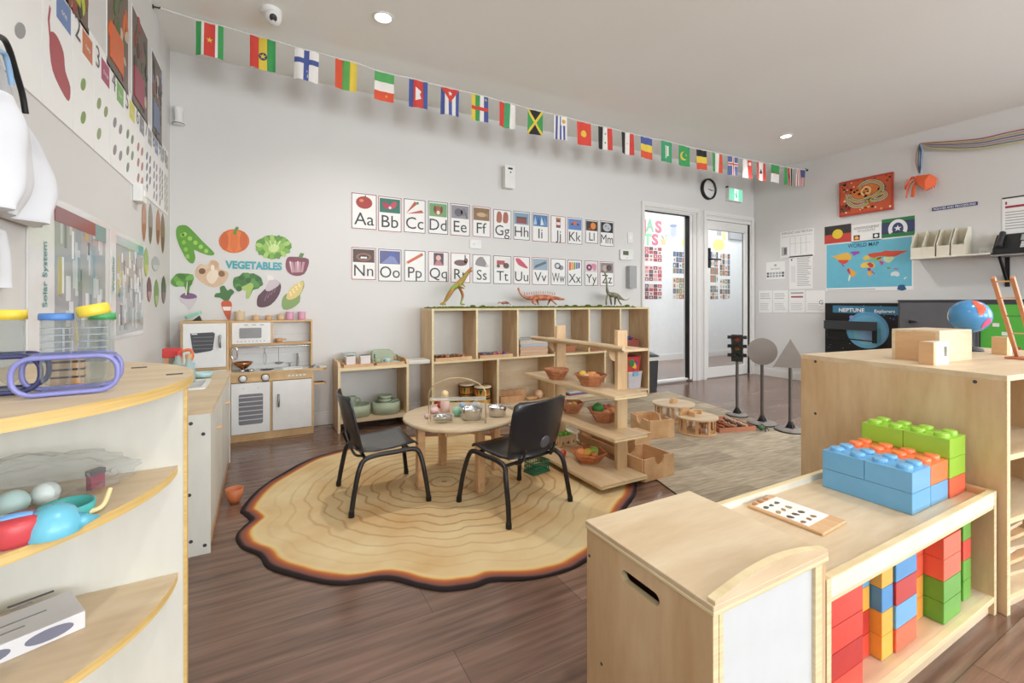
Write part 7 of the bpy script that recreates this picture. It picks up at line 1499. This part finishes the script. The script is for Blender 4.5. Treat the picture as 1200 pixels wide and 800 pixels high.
band(snake, .046, C('#3a2420'), 1.6); band(snake, .036, C('#efe4d0'), 2); band(snake, .024, C('#5a6a4a'), 3); band(snake, .010, C('#d9b05a'), 4)
band([(.48, .5), (.44, .62), (.52, .72), (.6, .66), (.58, .55), (.52, .56)], .02, C('#f0c88a'), 2)
rd = random.Random(8)
for i in range(95):
    x, y = rd.uniform(.04, .96), rd.uniform(.05, .95); s.D(x, y, rd.uniform(.006, .014), C(rd.choice(['#2c2220', '#5a2420', '#8f2a22', '#e8a04a', '#35605a', '#f0e0c4'])), 1)
for k in range(7): s.R(.03 + .03 * k, .1 + .03 * (k % 2), .045 + .03 * k, .32, C('#2e2220'), 1)
o = s.put('painting', WRt(a.y, zb, .001)); tag(o, 'red and orange dotted snake painting on canvas on the right wall', 'painting')
# flags posters
a, b2 = at_x(966.5, 266), at_x(997.5, 263.5); zb = at_x(966.5, 286).z; W, H = a.y - b2.y, a.z - zb
s = Sheet(W, H, C('#3a3636')); s.R(0, 0, 1, .5, C('#c4463c'), 1); s.D(.5, .5, W * .2, C('#e4c83c'), 2); tag(s.put('flag_poster', WRt(a.y, zb, .001)), 'black over red flag poster with yellow disc above the world map', 'poster')
a, b2 = at_x(998.5, 264), at_x(1033, 261); zb = at_x(998.5, 284.5).z; W, H = a.y - b2.y, a.z - zb
s = Sheet(W, H, PAPER); s.Tx('ACKNOWLEDGEMENT', .5, .72, .028, C('#6a6a6c'), 1, maxw=W * .86); s.Tx('OF COUNTRY', .5, .55, .026, C('#8a8a8c'), 1, maxw=W * .6); s.R(.06, .12, .28, .4, C('#3a3030'), 1); s.R(.06, .12, .28, .26, C('#c4463c'), 2); s.D(.17, .26, .018, C('#e4c050'), 3); s.R(.72, .12, .94, .4, C('#35403f'), 1); s.D(.83, .26, .018, C('#e9e9e9'), 2); tag(s.put('paper_sign', WRt(a.y, zb, .001)), 'white sheet with two tiny flags between the two flag posters', 'paper sign')
a, b2 = at_x(1033.5, 257.5), at_x(1072, 253.5); zb = at_x(1033.5, 279).z; W, H = a.y - b2.y, a.z - zb
s = Sheet(W, H, C('#2f7a4a')); s.R(0, .2, 1, .8, C('#2c2c34'), 1); s.R(0, .24, 1, .76, C('#3c4468'), 2)
P = [(W * .5 + .085 * cos(radians(t_)), H * .42 + .10 * sin(radians(t_))) for t_ in range(-30, 211, 12)] + [(W * .5 + .05 * cos(radians(t_)), H * .42 + .065 * sin(radians(t_))) for t_ in range(210, -31, -12)]
s.plate(P, s.t + .0018, C('#e9e9ec')); s.plate(star(W * .5, H * .44, .035), s.t + .0022, C('#e9e9ec')); tag(s.put('flag_poster', WRt(a.y, zb, .001)), 'green and blue flag poster with white headdress emblem above the world map', 'poster')
# world map
a, b2 = at_x(968, 286.5), at_x(1070.5, 277.2); zb = at_x(968, 341.5).z; W, H = a.y - b2.y, a.z - zb
s = Sheet(W, H, PAPER); s.R(.008, .07, .985, .985, C('#6cbad2'), 1)
def mp_(pts): # (x, y) in the 10x crop of the photograph -> fraction
    out = []
    for x, y in pts:
        px, py = 960 + x / 10, 270 + y / 10; q = at_x(px, py); u = (a.y - q.y) / W; vt = .985 ; out.append((u, (q.z - zb) / H))
    return out
LAND = [('#e6b64e', [(130, 300), (175, 300), (240, 280), (300, 262), (345, 262), (380, 300), (378, 335), (345, 352), (220, 345), (185, 318)]), ('#d4533c', [(220, 345), (350, 345), (335, 370), (318, 388), (300, 388), (280, 400), (262, 388), (235, 372)]), ('#8b4f9e', [(258, 392), (285, 402), (300, 420), (290, 428), (270, 408)]), ('#9a4fae', [(355, 258), (400, 245), (480, 243), (470, 272), (430, 285), (405, 298), (388, 270)]),
 ('#e8a84a', [(340, 440), (368, 442), (400, 470), (436, 490), (428, 520), (400, 548), (372, 530), (352, 500)]), ('#b8405c', [(330, 452), (352, 440), (362, 470), (372, 515), (345, 498), (330, 475)]), ('#e6e4d8', [(355, 520), (375, 528), (362, 570), (350, 600), (342, 580), (348, 545)]),
 ('#d4533c', [(570, 278), (640, 262), (720, 255), (780, 235), (850, 240), (930, 236), (1040, 240), (1000, 258), (960, 275), (900, 300), (830, 308), (760, 300), (700, 305), (640, 322), (605, 310), (580, 300)]),
 ('#e3c65a', [(515, 320), (545, 295), (575, 290), (600, 312), (590, 335), (555, 345), (520, 350)]), ('#8fb85a', [(590, 335), (640, 322), (720, 308), (760, 302), (700, 330), (680, 350), (640, 350), (610, 355)]), ('#c9dcae', [(760, 312), (850, 305), (890, 318), (850, 360), (825, 378), (790, 375), (750, 345)]),
 ('#c24f86', [(715, 352), (760, 372), (740, 410), (728, 400), (705, 365)]), ('#e6943c', [(680, 330), (720, 305), (735, 330), (705, 358), (680, 350)]),
 ('#e9c95a', [(490, 400), (520, 375), (580, 370), (640, 378), (660, 410), (640, 440), (610, 440), (560, 432), (510, 440), (488, 425)]), ('#c4463c', [(560, 390), (600, 372), (640, 400), (635, 430), (600, 435)]), ('#8a3f8e', [(565, 440), (605, 438), (608, 470), (575, 475)]), ('#e3a84a', [(570, 478), (612, 470), (632, 480), (615, 515), (590, 540), (570, 515)]), ('#c24f6a', [(612, 470), (640, 482), (630, 500), (615, 498)]), ('#7d4a3a', [(640, 495), (652, 488), (650, 512), (640, 516)]),
 ('#c9587a', [(870, 438), (930, 445), (925, 458), (885, 452)]), ('#7d9a4a', [(790, 430), (838, 430), (832, 450), (805, 452)]), ('#d9e2e4', [(840, 500), (870, 482), (905, 475), (940, 495), (945, 525), (920, 540), (880, 528), (842, 532)]), ('#e6e4d8', [(990, 565), (1010, 545), (1030, 545), (1005, 572)])]
for k, (c, P) in enumerate(LAND): s.Pg(mp_(P), C(c), 2 + (k % 3) * .3)
s.Tx('WORLD MAP', .46, .88, .045, C('#2c4a6a'), 2, maxw=W * .36, bold=.01); s.Pg(mp_([(915, 690), (925, 650), (950, 635), (1000, 635), (1025, 690), (970, 705)]), C('#2f5f88'), 2); s.R(.02, .02, .6, .035, C('#a9b2b8'), 1)
tag(s.put('world_map', WRt(a.y, zb, .001)), 'light blue world map poster on the right wall', 'map')
# sheets left of the map
for px0, py0, px1, py1, lb, sd in ((914.5, 272, 954, 299.5, 'white floor plan sheet, topmost of the notices left of the map', 1), (898, 307.5, 920, 326.5, 'small white sheet with a row of dark stamps near the glass door', 2), (925, 300.5, 952.5, 338, 'tall printed notice sheet below the floor plan', 3)):
    s, M, w, h = sheet_r(px0, py0, px1, py1)
    if sd == 1: s.Tx('EMERGENCY AND FIRE PLAN', .5, .88, .03, C('#7a7a7c'), 1, maxw=w * .9); s.R(.04, .1, .22, .42, C('#b9b9bb'), 1); s.R(.12, .14, .2, .38, C('#6a6a6c'), 2); [s.R(.3 + .16 * k, .1 + .05 * (k % 2), .31 + .16 * k, .74, C('#b5b5b7'), 1) for k in range(4)]; s.R(.3, .5, .92, .51, C('#b5b5b7'), 1); s.R(.04, .78, .95, .8, C('#c5c5c7'), 1)
    elif sd == 2: s.Tx('NO NUTS', .5, .55, .02, C('#6a6a6c'), 1, maxw=w * .6); s.D(.5, .8, .018, C('#b5b5b7'), 1); [s.R(.04 + .16 * k, .12 + .16 * j, .16 + .16 * k, .24 + .16 * j, C('#55565c' if k in (0, 5) else '#a9a9ae'), 1) for k in range(6) for j in range(2)]
    else: lines(s, .35, .95, .08, .95, 16, '#a9a9ab', seed=3); s.R(.08, .86, .14, .92, C('#4a4a4c'), 1); s.R(.08, .2, .28, .7, C('#e2e2e4'), 1)
    tag(s.put('notice_sheet', M), lb, 'notice')
for k, (px0, px1) in enumerate(((889.5, 905), (906, 923.5), (925, 943.5), (944.5, 967))):
    s, M, w, h = sheet_r(px0, 340.5, px1, 366.5); s.R(.03, .5, .97, .51, C('#d5d5d7'), 1); lines(s, .1, .9, .1, .45, 5, '#c2c2c4', seed=k + 5)
    if k == 2: s.R(.12, .68, .88, .75, C('#a04a58'), 1); s.R(.1, .86, .9, .92, C('#9a9a9c'), 1)
    elif k == 3: s.Tx('G', .8, .38, .05, C('#4a4a4c'), 1)
    else: lines(s, .1, .9, .6, .9, 3, '#b2b2b4', seed=k + 9)
    tag(s.put('notice_sheet', M), ['first sheet from the door in the low row of notices, faint text', 'second sheet from the door in the low row of notices', 'sheet with a dark red band in the low row of notices', 'sheet with a large letter at the right end of the low row of notices'][k], 'notice', 'low row of notices on the right wall')
# policies sign
a, b2 = at_x(1092.5, 243.5), at_x(1146, 237.5); zb = at_x(1092.5, 247.5).z; W, H = a.y - b2.y, (a.z - zb)
s = Sheet(W, H, C('#3c4278'), .004, .006); s.Tx('POLICIES AND PROCEDURES', .5, .22, H * .55, C('#eceef4'), 1, maxw=W * .92, bold=.02); o = s.put('name_plate', WRt(a.y, zb, .001)); tag(o, 'narrow blue plate lettered POLICIES AND PROCEDURES', 'sign')
# framed notice at the right edge
s, M, w, h = sheet_r(1174.5, 232, 1212, 271); s.R(0, .96, 1, 1, C('#3a3436'), 1); s.R(.1, .8, .16, .88, C('#a03048'), 1); s.R(.1, .7, .95, .76, C('#a03048'), 1); lines(s, .1, .9, .1, .62, 7, '#a9a9ab', seed=21); tag(s.put('notice_sheet', M), 'large notice with red band at the right edge, above the telephone', 'notice')
# file holders on a wall shelf
y0, y1 = at_x(1077, 301).y, at_x(1170, 300).y; zb = at_x(1120, 300.5).z
t = thing('wall_shelf', 'thin cream wall shelf carrying the file holders', 'shelf', (XR, y1, zb)); m = MB(); m.box(-.2, 0, 0, y0 - y1, -.014, 0, col('#e4e0d4', .5)); m.build('board', t); m = MB(); m.box(-.012, 0, 0, y0 - y1 - .56, .0005, .19, col('#d9d2c4', .5)); m.build('back_plate', t)
for k in range(4):
    yy = [at_x(px, 290).y for px in (1077, 1090.5, 1107, 1124)][k]; wd = .095
    t = thing('file_holder', ['leftmost cream slanted file holder on the wall shelf', 'second cream slanted file holder on the wall shelf', 'third cream slanted file holder on the wall shelf', 'rightmost cream slanted file holder on the wall shelf, side closed'][k], 'file holder', (XR - .19, yy - wd, zb + .0005), 0, 'cream file holders'); FM = col('#ddd8c6', .55)
    prof = [(0, 0), (.17, 0), (.17, .27), (.10, .27), (0, .12)]
    for yv in (0, wd - .004): m = MB(); m.plate(prof, .004, FM, T=frame((0, yv + .004, 0), (1, 0, 0), (0, 0, 1))); m.build('side_panel', t)
    m = MB(); m.box(.164, .17, .004, wd - .004, 0, .27, FM); m.box(0, .164, .004, wd - .004, 0, .004, FM); m.box(0, .004, .004, wd - .004, .004, .10, FM); m.build('tray', t)
M, w, h = right_rect(1150, 291, 1168, 300)
t = thing('wall_socket', 'white double power socket beside the file holders', 'socket', (XR - .0122, at_x(1160, 295).y, at_x(1160, 299).z)); m = MB(); m.T = frame((0, 0, 0), (0, -1, 0), (0, 0, 1)); m.plate(rrect(-.07, 0, .07, .075, .006), .010, WHITE); m.build('plate', t, bev=.002); m = MB(); m.T = frame((0, 0, 0), (0, -1, 0), (0, 0, 1))
for x in (-.035, .035):
    for q in (-.01, .01): m.plate(rect(x + q - .0015, .03, x + q + .0015, .042), .0115, DKGREY)
m.build('pin_slots', t)
# telephone on a bracket shelf
ya = at_x(1169, 298).y; zs = at_x(1185, 299.5).z
t = thing('phone_shelf', 'small dark wall shelf with bracket under the telephone, right edge', 'shelf', (XR, ya, zs)); m = MB(); m.box(-.24, 0, -.55, 0, -.012, 0, col('#8d8b88', .4)); m.build('board', t)
m = MB(); m.box(-.012, 0, -.08, -.05, -.28, -.013, BLACK); m.tube([(-.2, -.065, -.02), (-.01, -.065, -.24)], .012, BLACK, 8); m.build('bracket', t)
t = thing('telephone', 'black desk telephone with keypad on the small wall shelf', 'telephone', (XR - .20, ya - .02, zs + .0005)); m = MB()
m.T = frame((0, 0, 0), (0, -1, 0), (0, 0, 1)); body = [(0, 0), (.16, 0), (.16, .16), (.12, .2), (.06, .1), (0, .03)]
m = MB(); m.plate([(0, 0), (.16, 0), (.16, .19), (.11, .19), (0, .05)], .30, col('#232325', .35), T=frame((0, 0, 0), (1, 0, 0), (0, 0, 1))); m.v = [(x, y, z) for x, y, z in m.v]; m.build('body', t, bev=.006)
m = MB(); Tn = frame((0, 0, .05), (0, -1, 0), Vector((.11, 0, .14)).normalized()); m.T = Tn; m.plate(rect(.16, .09, .28, .16), .003, col('#9aa3a0', .3)); m.build('screen', t); 
m = MB(); m.T = Tn
for i in range(3):
    for j in range(4): m.plate(rect(.17 + .035 * i, .005 + .019 * j, .195 + .035 * i, .018 + .019 * j), .004, col('#cfcfd0', .4))
m.build('keypad', t); m = MB(); m.T = Tn; m.tube([(.045, .0, .03), (.045, .17, .03)], .022, col('#2c2c2f', .3), 12); m.build('handset', t)
# ribbons and orange paper creature
pc = at_x(1078, 168); RB = ['#b0566a', '#c9b45a', '#6a6f9a', '#c9a0a8', '#7d8f86', '#d9cf8a']
t = thing('streamers', 'bundle of coloured streamers draped along the top of the right wall', 'streamers', (XR - .05, pc.y, pc.z))
o0 = Vector((XR - .05, pc.y, pc.z))
for k in range(6):
    P = []
    for px, py in ((1078, 168), (1090, 170 + 1.2 * (k - 2.5)), (1120, 169 + 2.0 * (k - 2)), (1150, 167 + 2.4 * (k - 2)), (1180, 161 + 2.8 * (k - 2)), (1215, 154 + 3 * (k - 2)), (1260, 143 + 3 * (k - 2))): P.append(at_x(px, py, XR - .05) - o0)
    m = MB(); m.tube(curve(P, 5), .008, col(RB[k], .6), 6, sq=.6); m.build('streamer', t)
for k in range(4):
    P = [at_x(px, py, XR - .04 - .008 * k) - o0 for px, py in ((1078, 168), (1074.5 + 2.2 * k, 178), (1073.5 + 2.4 * k, 190), (1077 + .6 * k, 203))]; m = MB(); m.tube(curve(P, 5), .006, col(['#c98a8a', '#4a8a7a', '#4a5aa0', '#8fa9c0'][k], .6), 6); m.build('hanging_tail', t)
OR = col('#e6683c', .7)
q0 = at_x(1078, 206, XR - .06)
t = thing('paper_creature', 'orange folded paper creature hanging under the streamers', 'paper craft', q0)
def A3(px, py, d=0): return at_x(px, py, XR - .06 - d) - q0
m = MB(); P = [A3(1073, 206, .02), A3(1090, 204, .03), A3(1096, 208, .01), A3(1094, 218, .02), A3(1084, 223, .05), A3(1074, 214, .06)]; Pb = [p + Vector((.05, 0, 0)) for p in P]; n_ = len(P); c_ = sum(P, Vector()) / n_ + Vector((-.03, 0, 0))
m.add([tuple(p) for p in P] + [tuple(p) for p in Pb] + [tuple(c_)], [(i, (i + 1) % n_, 12) for i in range(n_)] + [(i + n_, (i + 1) % n_ + n_, (i + 1) % n_, i) for i in range(n_)] + [tuple(range(6, 12))[::-1]], OR); m.build('body', t)
for k, pp in enumerate((((1074, 208), (1066, 211), (1062, 218), (1061, 222)), ((1074, 210), (1066, 216), (1063, 226), (1062, 232)), ((1075, 212), (1071, 220), (1070, 228), (1069, 231)), ((1072, 207), (1068, 208), (1064, 213), (1060, 219)))):
    m = MB(); m.tube(curve([A3(x, y, .02 + .01 * k) for x, y in pp], 4), .016, OR, 6, sq=.35, smooth=False); m.build('leg', t)
m = MB()
for k in range(7): m.tube([A3(1078 + 3 * k, 218, .02), A3(1079 + 3 * k, 228 + (k % 3) * 2, .02)], .003, col('#d5c9c6', .7), 5)
m.build('fringe', t)

# ================================================================== LEFT WALL
def sheet_l(y0, y1, z0, z1, base=PAPER, t=.0022, r=0): return Sheet(y1 - y0, z1 - z0, base, t, r), WLf(y0, z0, .001)
NC = ['#e0b94a', '#6a86b8', '#c9764e', '#a8446a', '#7dae62', '#d9cf5a', '#8a8a90', '#9a9aa2', '#7d8ab0', '#a9a9a9', '#b0a090']
NW = ['zero', 'one', 'two', 'three', 'four', 'five', 'six', 'seven', 'eight', 'nine', 'ten']
zbot = at_x(29, 104, XL).z
ys = [1.60, 1.86, 2.107, 2.327, 2.545, 2.765, 2.975, 3.18, 3.37, 3.55, 3.72, 3.88]
for k in range(11):
    y0, y1 = ys[k], ys[k + 1]; s, M = sheet_l(y0 + .002, y1 - .002, zbot, zbot + .44); w, h = s.w, s.h
    s.Tx(str(k), .2, .77, .085, C('#5a5558' if k > 1 else '#7a4a50'), 1); s.R(.42, .72, .92, .92, C(NC[k]), 1); s.Tx(NW[k], .67, .79, .022, C('#f2f0ec'), 2)
    if k == 1: s.Pg(wob([(.2, .45), (.3, .30), (.6, .22), (.85, .2), (.9, .32), (.72, .40), (.66, .52), (.45, .58), (.25, .56)], 3), C('#a8474e'), 1); s.Pg([(.2, .5), (.25, .5), (.2, .62), (.24, .72), (.2, .73), (.15, .62)], C('#a8474e'), 1.2)
    else:
        n = max(1, k); nc = 2 if n > 2 else 1
        for i in range(n):
            s.Pg(wob(el(.28 + .42 * (i % nc) + (.18 if nc == 1 else 0), .58 - .55 / max(1, math.ceil(n / nc)) * (i // nc + .5) + .02, .13, .05, .3, 7), 2), C(['#9a9a9a', '#a8474e', '#7d9a4e', '#8f9a6a', '#8a8488', '#7d8a70', '#b07a7a', '#7a7a88', '#9a8a9a', '#8a8a8a', '#9a9080'][k]), 1)
    tag(s.put('number_poster', M), 'white counting poster for number %s on the left wall' % NW[k], 'poster', 'counting posters along the left wall')
for k, (a_, b_2, c1, c2, lb) in enumerate(((1.93, 2.27, '#b7c93e', '#7d4a34', 'green fruit market photo poster, highest on the left wall'), (2.49, 2.84, '#d96a35', '#4f6a3c', 'orange pumpkin photo poster on the left wall'), (2.90, 3.26, '#a03a50', '#3c4a44', 'photo poster with a red caption on the left wall'), (3.36, 3.66, '#6a7a9a', '#4a4a48', 'bluish photo poster nearest the back wall corner'))):
    s, M = sheet_l(a_, b_2, 1.985, 2.48, PAPER); s.R(.03, .02, .97, .98, C('#6f5f56'), 1); rd = random.Random(k + 40)
    for i in range(26): s.Pg(wob(el(rd.uniform(.1, .9), rd.uniform(.08, .92), rd.uniform(.05, .14), rd.uniform(.03, .08), rd.uniform(0, 3), 7), 2), C(rd.choice([c1, c2, '#3c3430', '#c9b8a4', '#8a3c34', '#5a6a44'])), 2 + i * .15)
    s.R(.12, .1, .7, .42, C(c1), 7); tag(s.put('photo_poster', M), lb, 'poster')
# laminated science posters
def sciposter(px0, px1, zt, zb_, lb, side, seed, strip):
    y0, y1 = at_x(px0, 300, XL).y, at_x(px1, 300, XL).y; s, M = sheet_l(y0, y1, zb_, zt, col('#e4e4e4', .12)); w, h = s.w, s.h
    s.R(strip, .04, .985, .96, col('#a3a4a6', .12), 1); rd = random.Random(seed)
    for i in range(60):
        u = strip + .02 + (.93 - strip) * rd.random(); v = rd.uniform(.06, .88); c = rd.choice(['#d9dbe0', '#7c7f84', '#c9cdd2', '#8f9aa0', '#e8e9ea', '#5f6266', '#b8b06a', '#c4c9cc', '#8a9ea8', '#cfd3d6']); s.R(u, v, min(.98, u + rd.uniform(.02, .06)), min(.94, v + rd.uniform(.06, .2)), col(c, .12), 2 + .02 * i)  # grey streaks paint the gloss reflections in among the print
    s.R(strip, .88, .985, .96, col('#8a4a50' if seed == 1 else '#b9c9cc', .15), 4); s.R(.8, .86, .985, .96, col('#5fa3a8', .15), 5)
    if side:
        vs, fs, WW, HH = glyphs(side, .01); kk = h * .32 / WW; s.add([(strip * w * .68 - y * kk * 1.1, .44 * h + x * kk, s.t + .002) for x, y in vs], fs, C('#3a8f8c'))
        if seed == 1: s.R(0, 0, strip * .95, .2, C('#4f86b8'), 2)
    tag(s.put('science_poster', M), lb, 'poster')
z1 = at_x(123, 261, XL).z; sciposter(30, 123, z1, z1 - .62, 'glossy laminated poster lettered Solar System on the left wall', 'Solar System', 1, .26)
z2 = at_x(166, 285, XL).z; z3 = at_x(128, 400, XL).z; sciposter(128, 167, z2, z3, 'glossy laminated weather poster between the solar poster and the vegetable cut-outs', 'Weather', 2, .14)
# vegetable cut-outs on the left wall
LV = 'vegetable cut-outs on the left wall'
for i, (cx, y0, y1, w_, c1, c2) in enumerate(((168.5, 232, 283, 2.6, '#b98a70', '#a3683c'), (176, 238, 286, 2.4, '#8f8a80', '#6a5a48'), (185, 245, 287, 2.4, '#b07a58', '#8a4a34'), (190.5, 250, 297, 2.2, '#8a6a50', '#7a3f30'), (171, 290, 324, 2.6, '#9ab86a', '#c9c96a'), (182, 300, 318, 4.5, '#a9b2b0', '#c5cac6'), (174.5, 324, 354, 2.6, '#6a3f48', '#b58a90'), (183, 327, 360, 2.6, '#6f9a4a', '#a9c070'), (191.5, 323, 356, 2.6, '#4a5a3c', '#8a6a70'))):
    m1 = wob([(cx - w_, y0 + (y1 - y0) * .3), (cx, y0), (cx + w_, y0 + (y1 - y0) * .35), (cx + w_ * .8, y0 + (y1 - y0) * .75), (cx, y1), (cx - w_ * .8, y0 + (y1 - y0) * .8)], 2)
    m2 = wob([(cx - w_ * .7, y0 + (y1 - y0) * .6), (cx + w_ * .7, y0 + (y1 - y0) * .6), (cx + w_ * .5, y0 + (y1 - y0) * .8), (cx, y1 - 1.5), (cx - w_ * .5, y0 + (y1 - y0) * .8)], 2)
    lbs = ['tall tan root cut-out nearest the laminated posters, top row', 'grey brown root cut-out second in the top row', 'reddish brown root cut-out third in the top row', 'dark brown root cut-out closest to the corner, top row', 'light green bean cut-out in the middle row', 'pale grey cauliflower cut-out in the middle row', 'dark red beet cut-out, left of the bottom row', 'green cucumber cut-out in the bottom row', 'dark radish cut-out closest to the corner, bottom row']
    decal('wall_picture', lbs[i] + ' on the left wall', 'wall picture', [(m1, C(c1), 0), (m2, C(c2), 1)], 'left', LV)
q = at_x(157, 236, XL); t = thing('light_switch', 'small white box switch on the left wall below the counting posters', 'switch', (XL, q.y - .03, q.z)); m = MB(); m.box(0, .04, 0, .1, 0, .09, WHITE); m.build('box', t, bev=.004); m = MB(); m.box(.04, .044, .03, .07, .03, .06, col('#f4f4f2', .4)); m.build('rocker', t)

# ================================================================== CORRIDOR WALL SEEN THROUGH THE GLASS
YC = 5.6
def onc(px, py): return at_y(px, py, YC)
def sheet_c(px0, py0, px1, py1): a_, b_ = onc(px0, py0), onc(px1, py1); return Sheet(b_.x - a_.x, a_.z - b_.z, PAPER), frame((a_.x, YC - .001, b_.z), (1, 0, 0), (0, 0, 1))
for txt, px, py, h, c, lb in (('XMAS', 776, 273, .30, None, ''), ('EVENTS', 772, 289, .26, None, '')):
    pass
for i, (ch, px0, px1, yt, yb_, c, lb) in enumerate((('M', 749, 757, 256, 272, '#c9788a', 'pink letter cut by the glass frame, upper line of wall letters'), ('A', 756.5, 766.5, 255.5, 271, '#8fbf9f', 'green letter A behind the glass'), ('S', 767.5, 775.5, 258, 272.5, '#c9788a', 'pink letter S in the upper line behind the glass'), ('T', 754.5, 763.5, 273, 287, '#8fcf9f', 'green letter T behind the glass'), ('S', 763.5, 771.5, 273.5, 287, '#c9788a', 'pink letter S in the lower line behind the glass'))):
    a_, b_ = onc(px0, yt), onc(px1, yb_); w = b_.x - a_.x; h = a_.z - b_.z; vs, fs, WW, HH = glyphs(ch, .05); m = MB(); m.add([(x * w / WW, y * h / HH, .002) for x, y in vs], fs, C(c)); o = m.build('wall_letter'); o.matrix_world = frame((a_.x, YC - .001, b_.z), (1, 0, 0), (0, 0, 1)); tag(o, lb, 'letter')
def cdecal(name, label, cat, shapes):
    W_ = [([(onc(*p).x, onc(*p).z) for p in pts], mt, k) for pts, mt, k in shapes]; cu, cv = W_[0][0][0]; m = MB()
    for pts, mt, k in W_: m.plate([(a_ - cu, b_ - cv) for a_, b_ in pts], .001 + .0008 * k, mt)
    o = m.build(name); o.matrix_world = frame((cu, YC - .001, cv), (1, 0, 0), (0, 0, 1)); tag(o, label, cat)
cdecal('wall_picture', 'grey blue acorn shape on the corridor wall behind the glass', 'wall picture', [(el(789, 271, 4, 7), C('#b5bfd6'), 0), (el(789, 264.5, 4.4, 2), C('#8a97b8'), 1)])
cdecal('wall_picture', 'small potted sprout shape on the corridor wall behind the glass', 'wall picture', [([(774, 280), (781, 280), (780, 287), (775, 287)], C('#e6c49a'), 0), ([(777, 280), (774, 275), (776, 276), (778, 279), (781, 275), (782, 276)], C('#7d9a6a'), 1)])
cdecal('wall_picture', 'yellow vertical shape on the corridor wall at the edge of the glass panel', 'wall picture', [([(800.5, 261), (806, 261), (806, 286), (798, 288), (801, 276)], C('#e3ea8a'), 0)])
cdecal('wall_picture', 'pale yellow flower shape on the corridor wall seen through the door', 'wall picture', [(wob(el(842, 287, 7, 7, 0, 9), 2), C('#e8ec8c'), 0), ([(846, 272), (850, 272), (850, 282), (847, 282)], C('#e6ea94'), 1)])
for i, (x0, y0, x1, y1, sd, lb) in enumerate(((754.5, 288, 776, 307.5, 1, 'pink photo collage, top of the left column behind the glass'), (754.5, 310.5, 776, 330, 2, 'dark pink photo collage, middle of the left column behind the glass'), (754.5, 332, 776, 351, 3, 'red photo collage, bottom of the left column behind the glass'), (788, 293.5, 803, 321.5, 4, 'photo collage in the second column, upper, behind the glass'), (788, 324.5, 803, 351, 5, 'photo collage in the second column, lower, behind the glass'), (832, 293.5, 841.5, 332, 6, 'photo collage on the left as seen through the door'), (843, 296, 855.5, 324, 7, 'photo collage on the right as seen through the door, upper'), (843, 326, 855.5, 351, 8, 'photo collage on the right as seen through the door, lower'), (832, 334, 841.5, 351, 9, 'small photo collage low on the left as seen through the door'))):
    s, M = sheet_c(x0, y0, x1, y1); rd = random.Random(sd * 7)
    pal = ['#b5505c', '#8a3a44', '#d9a0a0', '#5a4a4c', '#c9c0bc'] if sd < 4 else ['#7d8a6a', '#5a6a8a', '#c9b090', '#4a4a4c', '#d5d2cc', '#b06a4a']
    for a1 in range(4):
        for b1 in range(4): s.R(.03 + .24 * a1, .03 + .24 * b1, .25 + .24 * a1, .25 + .24 * b1, C(rd.choice(pal)), 1 + .1 * ((a1 + b1) % 2)); s.Pg(el(.14 + .24 * a1, .13 + .24 * b1, .05, .06, 0, 8), C(rd.choice(pal)), 2.5)
    tag(s.put('photo_collage', M), lb, 'photo collage')
s, M = sheet_c(839, 270, 846, 277); s.R(.1, .1, .9, .9, C('#a9a9ab'), 1); tag(s.put('wall_notice', M), 'small grey framed notice on the corridor wall, seen through the door', 'notice')
a_, b_ = onc(853, 272), onc(873, 282)
m = MB(); m.box(0, b_.x - a_.x, -.05, 0, 0, a_.z - b_.z, col('#a9abae', .5)); tag(m.build('roller_blind', None, (a_.x, YC, b_.z)), 'grey rolled blind box on the corridor wall, seen through the door', 'blind')
